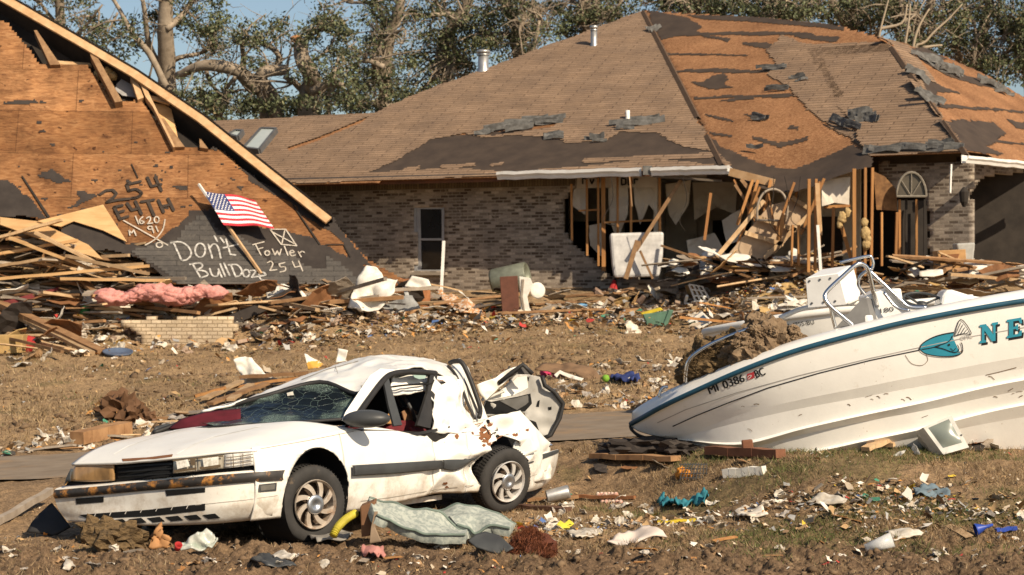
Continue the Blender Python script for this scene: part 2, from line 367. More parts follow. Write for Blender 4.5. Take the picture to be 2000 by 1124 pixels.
# ---------------------------------------------------------------- layered planes (roofs, brick walls)
class Plane:
    """flat frame: origin, unit u along the courses, unit v up the slope, unit normal w; optional sag"""
    def __init__(s, O, U, V, sag=None):
        s.O = Vector(O); s.U = Vector(U).normalized(); V = Vector(V); s.V = (V-s.U*V.dot(s.U)).normalized(); s.W = s.U.cross(s.V).normalized(); s.sag = sag
    def hit(s, px, py, off=0.0):
        return on_plane(px, py, s.O+s.W*off, s.W)
    def uv(s, p): d = Vector(p)-s.O; return d.dot(s.U), d.dot(s.V)
    def pts(s, u, v, off=0.0):
        O, U, V, W = (np.array(q) for q in (s.O, s.U, s.V, s.W))
        p = O+np.asarray(u)[..., None]*U+np.asarray(v)[..., None]*V+off*W
        if s.sag is not None: p = p+s.sag(u, v)
        return p
def layer(pl, name, polys, cut, cell, off, mat, parent, jit=0.0, jf=3.0, seed=0, thick=None, jx=None):
    """cells of the plane whose centres fall inside the outlines (photo pixels), ragged along the courses"""
    cu, cv = cell; us, vs = [], []
    for poly in polys:
        for q in poly:
            u, v = pl.uv(pl.hit(*q)); us.append(u); vs.append(v)
    u0, u1 = min(us)-0.3, max(us)+0.3; v0, v1 = min(vs)-0.3, max(vs)+0.3
    iu = np.arange(math.floor(u0/cu), math.ceil(u1/cu)+1); iv = np.arange(math.floor(v0/cv), math.ceil(v1/cv)+1)
    Uc, Vc = np.meshgrid((iu[:-1]+0.5)*cu, (iv[:-1]+0.5)*cv)
    ju = Uc+(jit*2*fbm(Uc*jf*0.6, Vc*jf, 4, seed) if jit else 0); jv = Vc+(jit*1.2*fbm(Uc*jf*0.6, Vc*jf, 4, seed+50) if jit else 0)
    s0 = pl.sag; pl.sag = None; p = pl.pts(ju, jv); pl.sag = s0
    X = 1000+F*p[..., 0]/p[..., 1]; Yp = 562+F*(H-p[..., 2])/p[..., 1]
    ok = np.zeros(X.shape, bool)
    for poly in polys: ok |= in_poly(X, Yp, poly)
    for poly in cut: ok &= ~in_poly(X, Yp, poly)
    ii, jj = np.nonzero(ok); nc = len(iu)
    Ug, Vg = np.meshgrid(iu*cu, iv*cv); pg = pl.pts(Ug, Vg, off).reshape(-1, 3)
    q = np.stack([ii*nc+jj, ii*nc+jj+1, (ii+1)*nc+jj+1, (ii+1)*nc+jj], -1)
    used, inv = np.unique(q, return_inverse=True); q = inv.reshape(q.shape)
    org = np.array(ORG.get(parent.name, (0, 0, 0)))
    me = raw_mesh(name, pg[used]-org, q, mat)
    ul = me.uv_layers.new(name='UVMap'); uvg = np.stack([Ug.ravel(), Vg.ravel()], -1)[used]; ul.data.foreach_set('uv', uvg[q.ravel()].astype(np.float32).ravel())
    o = link(name, me, parent)
    if thick: solid(o, thick)
    return o

def uvnode(nt): 
    n = nt.nodes.new('ShaderNodeUVMap'); n.uv_map = 'UVMap'; return n.outputs[0]
def brickmat(name, bw, rh, c1, c2, mortar, msize, bias=0.0, tint=None, rough=0.9, bmp=0.4, wash=None, offs=0.5, squash=None):
    m, nt, b = nodes(name); bt = nt.nodes.new('ShaderNodeTexBrick'); L(nt, uvnode(nt), bt.inputs['Vector'])
    bt.inputs['Scale'].default_value = 1; bt.inputs['Brick Width'].default_value = bw; bt.inputs['Row Height'].default_value = rh
    bt.inputs['Mortar Size'].default_value = msize; bt.inputs['Bias'].default_value = bias; bt.inputs['Mortar Smooth'].default_value = 0.2; bt.offset = offs
    bt.inputs['Color1'].default_value = rgb(c1); bt.inputs['Color2'].default_value = rgb(c2); bt.inputs['Mortar'].default_value = rgb(mortar)
    out = bt.outputs['Color']
    if wash:
        n = noise_node(nt, wash[1], 6, 0.7, coord='UV'); r = ramp(nt, n.outputs[0], [(wash[2], (0, 0, 0)), (wash[2]+0.15, (1, 1, 1))]); out = mixc(nt, r.outputs[0], out, wash[0])
    n2 = noise_node(nt, 1.1, 6, 0.7, coord='UV'); r2 = ramp(nt, n2.outputs[0], [(0.3, (0.7, 0.7, 0.72)), (0.7, (1.18, 1.15, 1.1))]); out = mixc(nt, 1.0, out, r2.outputs[0], 'MULTIPLY')
    n3 = noise_node(nt, 40, 3, 0.7, coord='UV'); r3 = ramp(nt, n3.outputs[0], [(0.3, (0.75, 0.75, 0.75)), (0.7, (1.2, 1.2, 1.2))]); out = mixc(nt, 1.0, out, r3.outputs[0], 'MULTIPLY')
    L(nt, out, b.inputs['Base Color']); b.inputs['Roughness'].default_value = rough; b.inputs['Specular IOR Level'].default_value = 0.2
    inv = nt.nodes.new('ShaderNodeMath'); inv.operation = 'SUBTRACT'; inv.inputs[0].default_value = 1.0; L(nt, bt.outputs['Fac'], inv.inputs[1]); bump(nt, b, inv.outputs[0], bmp, 0.01)
    MATS[name] = m; return m
def woodpanel(name, a, bcol, c, dark, scale=1.0, flake=False):
    m, nt, b = nodes(name); tc = nt.nodes.new('ShaderNodeUVMap'); tc.uv_map = 'UVMap'
    mp = nt.nodes.new('ShaderNodeMapping'); L(nt, tc.outputs[0], mp.inputs[0])
    n = nt.nodes.new('ShaderNodeTexNoise'); n.inputs['Detail'].default_value = 6; n.inputs['Roughness'].default_value = 0.65
    if flake:
        n.inputs['Scale'].default_value = 16; n.inputs['Distortion'].default_value = 1.2
        mp.inputs['Scale'].default_value = (1, 1.6, 1)
    else:
        n.inputs['Scale'].default_value = 2.2*scale; n.inputs['Distortion'].default_value = 2.2; mp.inputs['Scale'].default_value = (0.55, 2.4, 1)
    L(nt, mp.outputs[0], n.inputs['Vector'])
    r = ramp(nt, n.outputs[0], [(0.28, dark), (0.42, bcol), (0.55, a), (0.72, c)])
    n2 = noise_node(nt, 0.5, 5, 0.65, coord='UV'); r2 = ramp(nt, n2.outputs[0], [(0.3, (0.66, 0.62, 0.58)), (0.7, (1.3, 1.3, 1.3))])
    o = mixc(nt, 1.0, r.outputs[0], r2.outputs[0], 'MULTIPLY'); L(nt, o, b.inputs['Base Color']); b.inputs['Roughness'].default_value = 0.85
    b.inputs['Specular IOR Level'].default_value = 0.2; bump(nt, b, n.outputs[0], 0.3, 0.01); MATS[name] = m; return m

SHINGLE = brickmat('shingle_brown', 0.93, 0.135, (0.225, 0.150, 0.095), (0.275, 0.187, 0.122), (0.105, 0.068, 0.044), 0.017, wash=((0.205, 0.138, 0.09), 9, 0.5), bmp=0.5)
SHINGLE_G = brickmat('shingle_grey', 0.93, 0.135, (0.068, 0.062, 0.056), (0.088, 0.080, 0.072), (0.042, 0.038, 0.034), 0.010, wash=((0.10, 0.09, 0.078), 9, 0.5), bmp=0.4)
FELT = M('roof_felt', (0.062, 0.043, 0.030), 0.9, (0.042, 0.029, 0.021), 2.5, bmp=0.3, detail=8, dist=0.02)
FELT_D = M('roof_felt_dark', (0.045, 0.036, 0.030), 0.9, (0.028, 0.022, 0.019), 3, bmp=0.3, detail=8, dist=0.02)
OSB = woodpanel('osb', (0.275, 0.140, 0.064), (0.185, 0.085, 0.038), (0.40, 0.235, 0.122), (0.12, 0.052, 0.022), flake=True)
PLY = woodpanel('plywood', (0.44, 0.235, 0.095), (0.34, 0.165, 0.062), (0.52, 0.32, 0.155), (0.21, 0.095, 0.036))
BRICK = brickmat('brick_wall', 0.205, 0.072, (0.095, 0.070, 0.052), (0.47, 0.40, 0.325), (0.31, 0.265, 0.21), 0.011, bias=-0.12, wash=((0.50, 0.43, 0.35), 5, 0.58))
BRICK_PALE = brickmat('brick_pale', 0.205, 0.075, (0.46, 0.36, 0.24), (0.58, 0.47, 0.33), (0.28, 0.21, 0.13), 0.010)
STUD = M('stud_wood', (0.44, 0.22, 0.075), 0.8, (0.30, 0.135, 0.045), 5, rnd=0.25, stretch=(1, 1, 0.15))
RAFTER = M('rafter_wood', (0.52, 0.345, 0.19), 0.8, (0.40, 0.24, 0.115), 5, dirt=(0.22, 0.115, 0.05), dirt_lo=0.66)
OLDWOOD = M('old_wood', (0.30, 0.18, 0.09), 0.85, (0.19, 0.105, 0.05), 6)
WHITEP = M('white_trim', (0.76, 0.74, 0.69), 0.5, (0.66, 0.63, 0.57), 5, dirt=(0.42, 0.35, 0.26), dirt_lo=0.62)
DRYWALL = M('drywall', (0.70, 0.64, 0.54), 0.9, (0.55, 0.49, 0.40), 1.6, dirt=(0.22, 0.17, 0.115), dirt_lo=0.58)
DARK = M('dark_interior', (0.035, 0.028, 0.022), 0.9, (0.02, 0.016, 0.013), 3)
METAL = M('dull_metal', (0.48, 0.47, 0.45), 0.4, (0.36, 0.35, 0.33), 6, metal=0.7)
GREY_FLAP = M('shingle_back', (0.15, 0.145, 0.135), 0.85, (0.07, 0.066, 0.06), 7)
GLASSD = M('window_glass', (0.012, 0.013, 0.014), 0.08, (0.02, 0.02, 0.02), 2, spec=0.5, bmp=0)

# ---------------------------------------------------------------- the brick house
tA = Vector((0.909, -0.416, 0)).normalized(); nA = Vector((-0.416, -0.909, 0)).normalized(); UP = Vector((0, 0, 1))
EAVE_Z = 4.65; E0 = Vector((-5.32, 47.0, EAVE_Z)); PIT = math.radians(27)
house = thing('brick_house', 'brick house with torn brown hip roof, bare sheathing and a wall ripped open', 'house', (1.0, 45.0, 1.9))
RA = Plane(E0, tA, -nA*math.cos(PIT)+UP*math.sin(PIT))
hip_b = RA.hit(1405, 318); apex = RA.hit(1255, 22)
V_b = P(1700, 304, 41.0)
def frame3(a, b, c, sag=None):
    """plane with level courses through three points"""
    a, b, c = Vector(a), Vector(b), Vector(c); n = (b-a).cross(c-a).normalized()
    if n.y > 0: n = -n
    u = UP.cross(n).normalized(); 
    if u.x < 0: u = -u
    v = n.cross(u); v = v if v.z > 0 else -v
    return Plane(a, u, v, sag)
RB = frame3(hip_b, V_b, apex)
def sagB(u, v):                                   # the eave has dropped where its wall is gone
    L_ = (V_b-hip_b).length; t = np.clip(np.asarray(u)/L_, 0, 1); s = np.sin(np.pi*t)**1.3*np.clip(1-np.asarray(v)/3.2, 0, 1)**2
    return -np.stack([0*s, 0.05*s, 0.36*s], -1)
RB.sag = sagB
R_t = RB.hit(1738, 88); Vt = RB.hit(1577, 97)
RC = frame3(V_b, Vt, R_t); E_b = RC.hit(1880, 294)
print('E_b', E_b, V_b)
RD = frame3(E_b, P(2000, 314, 42.4), R_t)
def roofset(pl, outline, shingles, felts, seed, sh_cut=(), deckcut=()):
    layer(pl, 'roof_sheathing', [outline], deckcut, (0.12, 0.135), 0, OSB, house, thick=0.03)
    if felts: layer(pl, 'roof_felt', felts, [], (0.035, 0.06), 0.012, FELT, house, jit=0.16, jf=2.2, seed=seed)
    if shingles: layer(pl, 'roof_shingles', shingles, sh_cut, (0.062, 0.0675), 0.026, SHINGLE, house, jit=0.10, jf=3.0, seed=seed+5)
oA = [(1257, 22), (1408, 322), (1408, 330), (975, 346), (560, 360), (555, 354), (735, 221), (800, 190)]
roofset(RA, oA, [oA], [[(700, 342), (790, 290), (850, 270), (940, 262), (1100, 250), (1290, 240), (1412, 280), (1412, 322), (975, 342)]], 11,
        sh_cut=[[(715, 340), (760, 322), (800, 300), (838, 276), (905, 262), (945, 272), (1010, 266), (1090, 272), (1108, 282), (1180, 278), (1212, 258), (1290, 262), (1330, 288), (1412, 300), (1412, 326), (1290, 312), (1000, 338), (900, 330), (850, 331)],
                [(930, 262), (1020, 240), (1092, 232), (1082, 250), (960, 268)]])
for pq in ([(860, 325), (930, 320), (928, 326), (862, 332)], [(790, 330), (820, 326), (818, 333), (785, 336)], [(960, 322), (985, 318), (982, 324), (958, 327)], [(1140, 312), (1400, 300), (1408, 309), (1140, 320)]): layer(RA, 'shingle_remnant', [pq], [], (0.062, 0.0675), 0.026, SHINGLE, house, jit=0.05, seed=3)
# left wing, a lower roof behind the fallen one
oL = [(425, 238), (737, 221), (560, 354), (520, 362), (430, 300), (400, 262)]
RL = Plane(E0+(-nA)*0.0-UP*0.02, tA, -nA*math.cos(PIT)+UP*math.sin(PIT))
layer(RL, 'roof_sheathing', [[(380, 238), (737, 221), (560, 360), (360, 372)]], [], (0.12, 0.135), -0.03, OSB, house, thick=0.03)
layer(RL, 'roof_shingles', [[(380, 239), (737, 221), (558, 357), (360, 370)]], [[(560, 290), (600, 276), (650, 258), (700, 236), (733, 223), (736, 227), (700, 243), (650, 264), (605, 282), (565, 296)]], (0.062, 0.0675), 0.012, SHINGLE, house, jit=0.05, seed=9)
# OSB slope
oB = [(1255, 22), (1405, 318), (1412, 326), (1520, 322), (1704, 306), (1672, 232), (1605, 112), (1730, 104), (1738, 88), (1712, 72), (1640, 52), (1500, 36)]
strip = [(1530, 70), (1575, 88), (1738, 84), (1736, 104), (1605, 112), (1672, 232), (1708, 308), (1660, 262), (1600, 232), (1568, 205), (1540, 170), (1498, 148), (1515, 128), (1500, 100)]
feltB = [[(1262, 22), (1340, 36), (1372, 55), (1362, 62), (1420, 78), (1415, 86), (1365, 66), (1320, 72), (1290, 78)], [(1340, 30), (1500, 36), (1640, 52), (1650, 60), (1500, 46), (1370, 40)],
         [(1350, 162), (1378, 160), (1385, 148), (1410, 144), (1428, 155), (1418, 165), (1430, 172), (1400, 176), (1372, 170)],
         [(1400, 288), (1470, 302), (1540, 306), (1600, 292), (1660, 276), (1702, 300), (1702, 330), (1520, 345), (1405, 330)],
         [(1410, 198), (1460, 190), (1470, 194), (1425, 200)], [(1450, 226), (1505, 226), (1500, 234), (1480, 236)], [(1465, 266), (1520, 272), (1570, 260), (1568, 266), (1520, 278), (1470, 272)],
         [(1380, 224), (1420, 232), (1430, 240), (1385, 230)], [(1540, 240), (1562, 244), (1560, 250), (1540, 246)], [(1390, 258), (1430, 266), (1428, 270), (1392, 264)],
         [(1300, 105), (1420, 107), (1460, 108), (1460, 110), (1300, 109)], [(1310, 138), (1400, 136), (1528, 140), (1528, 144), (1310, 142)], [(1320, 66), (1470, 62), (1590, 66), (1590, 70), (1320, 70)], [(1450, 84), (1500, 86), (1530, 92), (1510, 98), (1450, 90)], [(1530, 66), (1570, 68), (1640, 74), (1630, 84), (1560, 76)],
         [(1350, 190), (1540, 184), (1560, 188), (1540, 190), (1350, 195)]]
roofset(RB, oB, [strip, [(1408, 306), (1430, 318), (1436, 324), (1410, 318)]], feltB, 31)
roofset(RC, [(1577, 97), (1738, 88), (1884, 296), (1702, 306)], [[(1575, 97), (1740, 86), (1886, 296), (1700, 306)]], [], 41)
oD = [(1738, 86), (1712, 72), (1790, 92), (1850, 112), (1930, 148), (2010, 196), (2120, 260), (2120, 330), (2000, 314), (1880, 296)]
feltD = [[(1755, 96), (1800, 92), (1850, 116), (1800, 112)], [(1770, 130), (1810, 150), (1840, 170), (1880, 184), (1830, 180), (1820, 215), (1800, 170)], [(1835, 236), (1940, 240), (1965, 262), (1930, 290), (1970, 306), (1880, 296)],
         [(1800, 120), (1860, 140), (1960, 170), (1978, 182), (1900, 165), (1850, 150)], [(1830, 205), (2000, 218), (2000, 222), (1830, 211)], [(1850, 232), (1900, 236), (1860, 240)], [(1970, 236), (2010, 240), (2010, 256), (1985, 252)], [(1900, 272), (2000, 280), (2000, 284), (1900, 278)]]
roofset(RD, oD, [[(1712, 72), (1738, 84), (1760, 120), (1795, 150), (1830, 165), (1820, 150), (1790, 115), (1775, 90)], [(1770, 155), (1800, 158), (1822, 205), (1842, 232), (1826, 225), (1796, 180)]], feltD, 51)
# far side of the roofs, so that the attic is closed
mb = MB(); rdg = [RA.hit(735, 221), apex, RB.hit(1640, 52), RD.hit(1850, 112), RD.hit(2120, 260)]
for a, b in zip(rdg[:-1], rdg[1:]):
    q = Vector((0.35, 0.94, 0)); da, db = (a.z-4.3)/0.5, (b.z-4.3)/0.5
    mb.add([a-UP*0.03, b-UP*0.03, b+q*db-UP*(b.z-4.3), a+q*da-UP*(a.z-4.3)], [(0, 1, 2, 3)])
a = RL.hit(380, 238)-UP*0.05; b = RA.hit(735, 221)-UP*0.05; q = Vector((0.35, 0.94, 0))
mb.add([a, b, b+q*3-UP*1.6, a+q*3-UP*1.6], [(0, 1, 2, 3)])
mb.build('roof_back_slope', FELT, house)
# hip caps, torn flaps, vents, skylights
mb = MB(); rr = random.Random(5)
def flap(px, py, pl, ln, wd, ang, lift, mbx, curl=0.05):
    for q_ in range(3): flap1(px+rr.uniform(-7, 7), py+rr.uniform(-4, 4), pl, ln*rr.uniform(.55, 1.05), wd*rr.uniform(.25, .6), ang+rr.uniform(-.12, .12), lift*rr.uniform(.4, 1.1), mbx, curl)
def flap1(px, py, pl, ln, wd, ang, lift, mbx, curl=0.05):
    c = pl.hit(px, py, 0.04); u = (pl.U*math.cos(ang)+pl.V*math.sin(ang)); v = pl.W.cross(u); g = []
    for i in range(7):
        t = i/6-0.5; row = []
        for j in range(4):
            k = j/3-0.5; row.append(c+u*ln*t+v*wd*k+pl.W*(lift*(0.5+k)+curl*math.sin(t*5+px)*0.5+rr.uniform(-.012, .012)))
        g.append(row)
    mbx.grid(g)
for q in [(1000, 246, 1.5, .16, .28), (1030, 240, 1.3, .18, .25), (1060, 236, 1.1, .16, .22), (1010, 252, 1.2, .12, .3), (1070, 244, .9, .15, .2), (1085, 268, .7, .2, .1), (1240, 242, 1.1, .22, .18), (1262, 238, .8, .18, .2), (1225, 248, .6, .15, .15), (1165, 272, .5, .14, .1), (945, 262, .4, .1, .3)]:
    flap(q[0], q[1], RA, q[2], q[3], q[4], 0.12, mb)
for q in [(1640, 240, .8, .25, -.5), (1665, 246, .7, .22, -.35), (1690, 232, .6, .2, .2), (1680, 222, .5, .2, .1), (1705, 238, .4, .2, -.3)]: flap(q[0], q[1], RC, q[2], q[3], q[4], 0.14, mb)
for q in [(1720, 296, .9, .22, 0.05), (1760, 292, 1.1, .2, 0.03), (1810, 290, 1.0, .2, 0), (1850, 290, .8, .18, 0.04), (1835, 284, .7, .12, 0)]: flap(q[0], q[1], RC, q[2], q[3], q[4], 0.1, mb, 0.08)
for q in [(1810, 118, .9, .2, -.6), (1835, 130, 1.0, .2, -.5), (1850, 142, .9, .16, -.35), (1870, 138, .6, .2, -.4), (1930, 165, .9, .16, -.35), (1958, 178, .6, .14, -.35), (1790, 148, .6, .2, -1), (1812, 190, .7, .2, -1.1)]: flap(q[0], q[1], RD, q[2], q[3], q[4], 0.12, mb, 0.1)
for q in [(1520, 176, .7, .1, .05), (1510, 132, .9, .14, .05), (1475, 291, .4, .1, -.1), (1480, 232, .5, .12, -.2), (1560, 155, .4, .1, .2), (1275, 60, .4, .2, .9)]: flap(q[0], q[1], RB, q[2], q[3], q[4], 0.08, mb)
solid(mb.build('torn_shingle_flaps', GREY_FLAP, house), 0.012)['kind'] = 'stuff'
def cap_run(pl, a, b, n, skip):
    mb = MB(); ks = list(range(n))
    for k in ks+[None]:
        if k is None or k in skip:
            if mb.f: mb.build('hip_cap', SHINGLE, house)
            mb = MB(); continue
        t = k/(n-1); x = a[0]+(b[0]-a[0])*t; y = a[1]+(b[1]-a[1])*t; e = 1.1/n
        p = pl.hit(x, y, 0.05); p2 = pl.hit(x+(b[0]-a[0])*e, y+(b[1]-a[1])*e, 0.055); sd = Vector((0.75, -0.1, 0))*0.11
        mb.add([p-sd-pl.W*0.03, p+UP*0.03, p+sd-UP*0.05, p2-sd-pl.W*0.03, p2+UP*0.03, p2+sd-UP*0.05], [(0, 1, 4, 3), (1, 2, 5, 4)])
cap_run(RA, (1257, 22), (1405, 310), 26, (18, 19, 20)); cap_run(RC, (1742, 92), (1880, 290), 16, (3, 5, 6, 10))
for (px, py, r, h, cap) in ((944, 138, 0.14, 0.42, 1), (1160, 90, 0.085, 0.42, 1), (1226, 234, 0.05, 0.22, 0)):
    b = RA.hit(px, py); m2 = MB(); m2.lathe([(r*1.25, -0.2), (r*1.2, 0.02), (r, 0.06), (r, h), (r*0.8, h)], b, n=16)
    v = m2.build('roof_vent', METAL if cap else WHITEP, house, smooth=True); ORG[v.name] = ORG[house.name]
    if cap:
        m3 = MB(); m3.lathe([(0, h+.13), (r*1.2, h+.12), (r*1.35, h+.05), (r*1.0, h+.03)], b, n=16); m3.lathe([(r*1.15, h-.02), (r*1.2, h+.0), (r*1.05, h+.02)], b, n=16); m3.build('vent_cap', METAL, v, smooth=True)
for quad in ([(478, 296), (512, 258), (541, 259), (508, 300)], [(448, 270), (462, 262), (476, 263), (466, 275)]):
    c = [RL.hit(x, y, 0.02) for x, y in quad]; m2 = MB(); ctr = sum(c, Vector())/4
    for i in range(4): m2.beam(c[i]+RL.W*0.06, c[(i+1) % 4]+RL.W*0.06, 0.07, 0.14, RL.W)
    f = m2.build('skylight', M('skylight_frame', (0.10, 0.10, 0.10), 0.5), house); ORG[f.name] = ORG[house.name]
    m3 = MB(); m3.add([ctr+(q-ctr)*0.95+RL.W*0.10 for q in c], [(0, 1, 2, 3)]); m3.build('skylight_pane', M('skylight_glass', (0.42, 0.45, 0.42), 0.15, (0.36, 0.4, 0.38), 2, spec=0.5, bmp=0), f)

# fascia, gutters
def along(pl_eave0, s): return pl_eave0+tA*s
mb = MB()
def eavept(px, py=350): 
    r = ray(px, 350); k = E0; t = tA  # point of the eave line under this pixel column
    a = r.x; s = (a*k.y-k.x)/(t.x-a*t.y); return k+t*s
mb.beam(eavept(565)-UP*0.09, eavept(985)-UP*0.09, 0.04, 0.15); mb.beam(eavept(985)-UP*0.07, eavept(1408)-UP*0.07, 0.04, 0.12)
mb.build('fascia', M('fascia_brown', (0.18, 0.075, 0.035), 0.7, (0.11, 0.05, 0.028), 4), house)
mb = MB(); mb.beam(eavept(560)+UP*0.02+nA*0.04, eavept(980)+UP*0.0+nA*0.04, 0.03, 0.05); mb.build('drip_edge', M('drip_edge', (0.12, 0.10, 0.09), 0.6), house)
def gutter(a, b, w=0.16, h=0.17):
    d = (b-a).normalized(); sd = d.cross(UP).normalized()
    if sd.y > 0: sd = -sd
    prof = [(0, 0.02), (0, -h), (w*0.6, -h), (w*0.75, -h*0.6), (w, -h*0.35), (w, 0.0), (w*0.9, 0.0), (w*0.9, -h*0.3)]
    n = 24; g = []
    for i in range(n+1):
        p = a+(b-a)*(i/n)+UP*0.02*mnoise.noise(Vector((i*0.5, a.x, 0))); g.append([p+sd*x+UP*z for x, z in prof])
    return MB().grid(g)
GUT = M('gutter_white', (0.74, 0.72, 0.68), 0.35, (0.62, 0.60, 0.56), 3, dirt=(0.40, 0.36, 0.30), dirt_lo=0.62)
g0, g1 = P(975, 337, 44.6), P(1425, 325, 42.2)
gm = gutter(g0, g0+(g1-g0)*0.63); o = gm.build('gutter', GUT, house); solid(o, 0.004)
gm = gutter(g0+(g1-g0)*0.68, g1); o = gm.build('gutter', GUT, house); solid(o, 0.004); ORG[o.name] = ORG[house.name]
m2 = MB(); m2.prism([g1+Vector((-.05, -.13, .02)), g1+Vector((.06, -.12, -.06)), g1+Vector((-.05, -.12, -.14)), g1+Vector((-.09, -.11, -.06))], (0.02, 0.12, 0)); m2.build('gutter_end', GUT, o)
mb = MB(); q = g0+(g1-g0)*0.655; mb.box(q+Vector((0, -.07, -.05)), (0.2, 0.16, 0.2)); mb.build('gutter_joint', GREY_FLAP, house)
gm = gutter(P(1878, 305, 39.0), P(2075, 325, 42.4), 0.15, 0.14); solid(gm.build('gutter', GUT, house), 0.004)
mb = MB(); mb.beam(P(1858, 322, 39.0), P(1856, 378, 38.9), 0.06, 0.03, (1, 0, 0)); mb.build('downspout_strip', WHITEP, house)
# sagging eave: edge boards, rafter tails, loose beam
def tup(pl, px, py, off=0):
    u, v = pl.uv(pl.hit(px, py)); return Vector(pl.pts(np.array([u]), np.array([v]), off)[0])
mb = MB(); uL = (V_b-hip_b).length; L1 = [Vector(RB.pts(np.array([uL*t]), np.array([-0.04-0.0*t]), -0.06)[0]) for t in np.linspace(0.0, 1.0, 17)]
for a, b in zip(L1[:-1], L1[1:]): mb.beam(a, b, 0.04, 0.10)
mb.build('eave_board', RAFTER, house)
for k in (5, 7, 9, 11, 13):
    a = L1[k]; m2 = MB(); m2.beam(a-UP*0.09+Vector((0, -.05, 0)), a-UP*0.05+Vector((.25, 1.6, .55)), 0.045, 0.12); m2.build('rafter_tail', RAFTER, house)
m2 = MB(); m2.beam(P(1425, 336, 42.0), P(1512, 358, 41.6), 0.06, 0.17); m2.build('loose_beam', RAFTER, house)
m2 = MB(); m2.beam(P(1270, 344, 43.0), P(1410, 354, 42.6), 0.10, 0.05); m2.build('soffit_strip', M('soffit', (0.16, 0.13, 0.10), 0.8), house)

# walls ------------------------------------------------------------
WA = Plane(E0-nA*0.86-UP*EAVE_Z, tA, UP)           # outer face of the long wall
wallA = [(540, 340), (1136, 340), (1140, 352), (1108, 385), (1096, 402), (1102, 425), (1094, 445), (1112, 468), (1122, 480), (1142, 498), (1160, 512), (1178, 527), (1197, 545), (1198, 620), (540, 640)]
win = [(811, 406), (866, 406), (867, 530), (813, 530)]
layer(WA, 'brick_wall', [wallA], [win], (0.1025, 0.072), 0.0, BRICK, house, jit=0.06, jf=4, seed=61, thick=0.11)
layer(WA, 'low_brick_wall', [[(1205, 544), (1318, 544), (1322, 600), (1200, 600)]], [], (0.1025, 0.072), 0.0, BRICK_PALE if False else BRICK, house, jit=0.05, jf=4, seed=63, thick=0.15)
mb = MB(); p = [WA.hit(*q, 0.02) for q in [(560, 352), (1136, 341), (1136, 362), (560, 376)]]
w0 = WA.pts(np.array([0.0]), np.array([0.0]))[0]
layer(WA, 'soldier_course', [[(545, 345), (1130, 336), (1118, 366), (545, 378)]], [], (0.072, 0.2), 0.012, brickmat('brick_soldier', 0.072, 0.22, (0.13, 0.10, 0.065), (0.22, 0.17, 0.10), (0.10, 0.08, 0.06), 0.010, offs=0.0), house)
# window in the long wall
c = [WA.hit(x, y, -0.05) for x, y in [(811, 406), (866, 406), (867, 530), (813, 530)]]; m2 = MB(); FR = M('window_vinyl', (0.36, 0.36, 0.36), 0.5, (0.28, 0.28, 0.28), 4)
for i in range(4): m2.beam(c[i], c[(i+1) % 4], 0.07, 0.06, WA.W)
ml, mr_ = (c[0]+c[3])/2, (c[1]+c[2])/2; m2.beam(ml, mr_, 0.05, 0.05, WA.W); m2.beam(c[0]+tA*0.09, c[3]+tA*0.09, 0.10, 0.02, WA.W)
wf = m2.build('window', FR, house); ORG[wf.name] = ORG[house.name]
m3 = MB(); m3.add([q-WA.W*0.02 for q in c], [(0, 1, 2, 3)]); m3.build('window_pane', GLASSD, wf)
m3 = MB(); m3.beam(WA.hit(806, 535, 0.05), WA.hit(872, 535, 0.05), 0.14, 0.07, UP); m3.build('window_sill', BRICK, wf)
# floor slab and inner walls
back = -nA
def wall_pt(px, dep, z):               # point at depth dep behind the long wall plane, under pixel column px
    O = WA.O+back*dep; r = ray(px, 562); t = (O).dot(WA.W)/r.dot(WA.W) if False else ((O-Vector((0, 0, 0))).dot(WA.W))/(Vector((r.x, 1, 0)).dot(WA.W)); return Vector((r.x*t, t, z))
def vwall(pxa, da, pxb, db, z0, z1, th=0.1):
    a, b = wall_pt(pxa, da, z0), wall_pt(pxb, db, z0); m_ = MB(); d = (b-a).normalized(); n = d.cross(UP)*th
    if n.y < 0: n = -n
    m_.prism([a, b, b+UP*(z1-z0), a+UP*(z1-z0)], n); return m_
fl = [wall_pt(540, 0.05, 1.95), wall_pt(1320, 0.05, 1.95), P(1420, 560, 41.6), P(1700, 560, 39.2), P(1880, 560, 38.9), P(2150, 560, 42.6), wall_pt(2100, 9, 1.95), wall_pt(540, 9, 1.95)]
MB().prism([Vector((q.x, q.y, 1.95)) for q in fl], (0, 0, -0.5)).build('floor_slab', M('slab', (0.30, 0.24, 0.18), 0.9, (0.2, 0.15, 0.1), 2, dirt=(0.14, 0.09, 0.05), dirt_lo=0.5), house)
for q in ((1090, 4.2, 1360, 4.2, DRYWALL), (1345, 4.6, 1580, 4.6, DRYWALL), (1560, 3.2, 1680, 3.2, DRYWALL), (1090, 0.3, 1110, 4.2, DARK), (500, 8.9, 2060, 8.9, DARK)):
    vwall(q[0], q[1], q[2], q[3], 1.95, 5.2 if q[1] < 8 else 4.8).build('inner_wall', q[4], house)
for q in ((1285, 0.9, 1300, 4.2), (1480, 1.5, 1475, 4.5)): vwall(*q, 1.95, 5.1).build('inner_wall', DRYWALL, house)
for q in ((1120, 1172, 3.9), (1220, 1282, 4.1), (1392, 1440, 4.5), (1455, 1500, 4.5), (1600, 1645, 3.1), (1150, 1200, 3.9)):
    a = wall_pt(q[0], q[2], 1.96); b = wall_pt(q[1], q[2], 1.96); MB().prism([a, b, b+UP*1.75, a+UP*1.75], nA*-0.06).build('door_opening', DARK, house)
MB().prism([Vector((q.x, q.y, 4.62)) for q in [wall_pt(560, 0.0, 0), wall_pt(1380, 0.2, 0), wall_pt(1380, 8, 0), wall_pt(560, 8, 0)]], (0, 0, 0.05)).build('ceiling', DRYWALL, house)
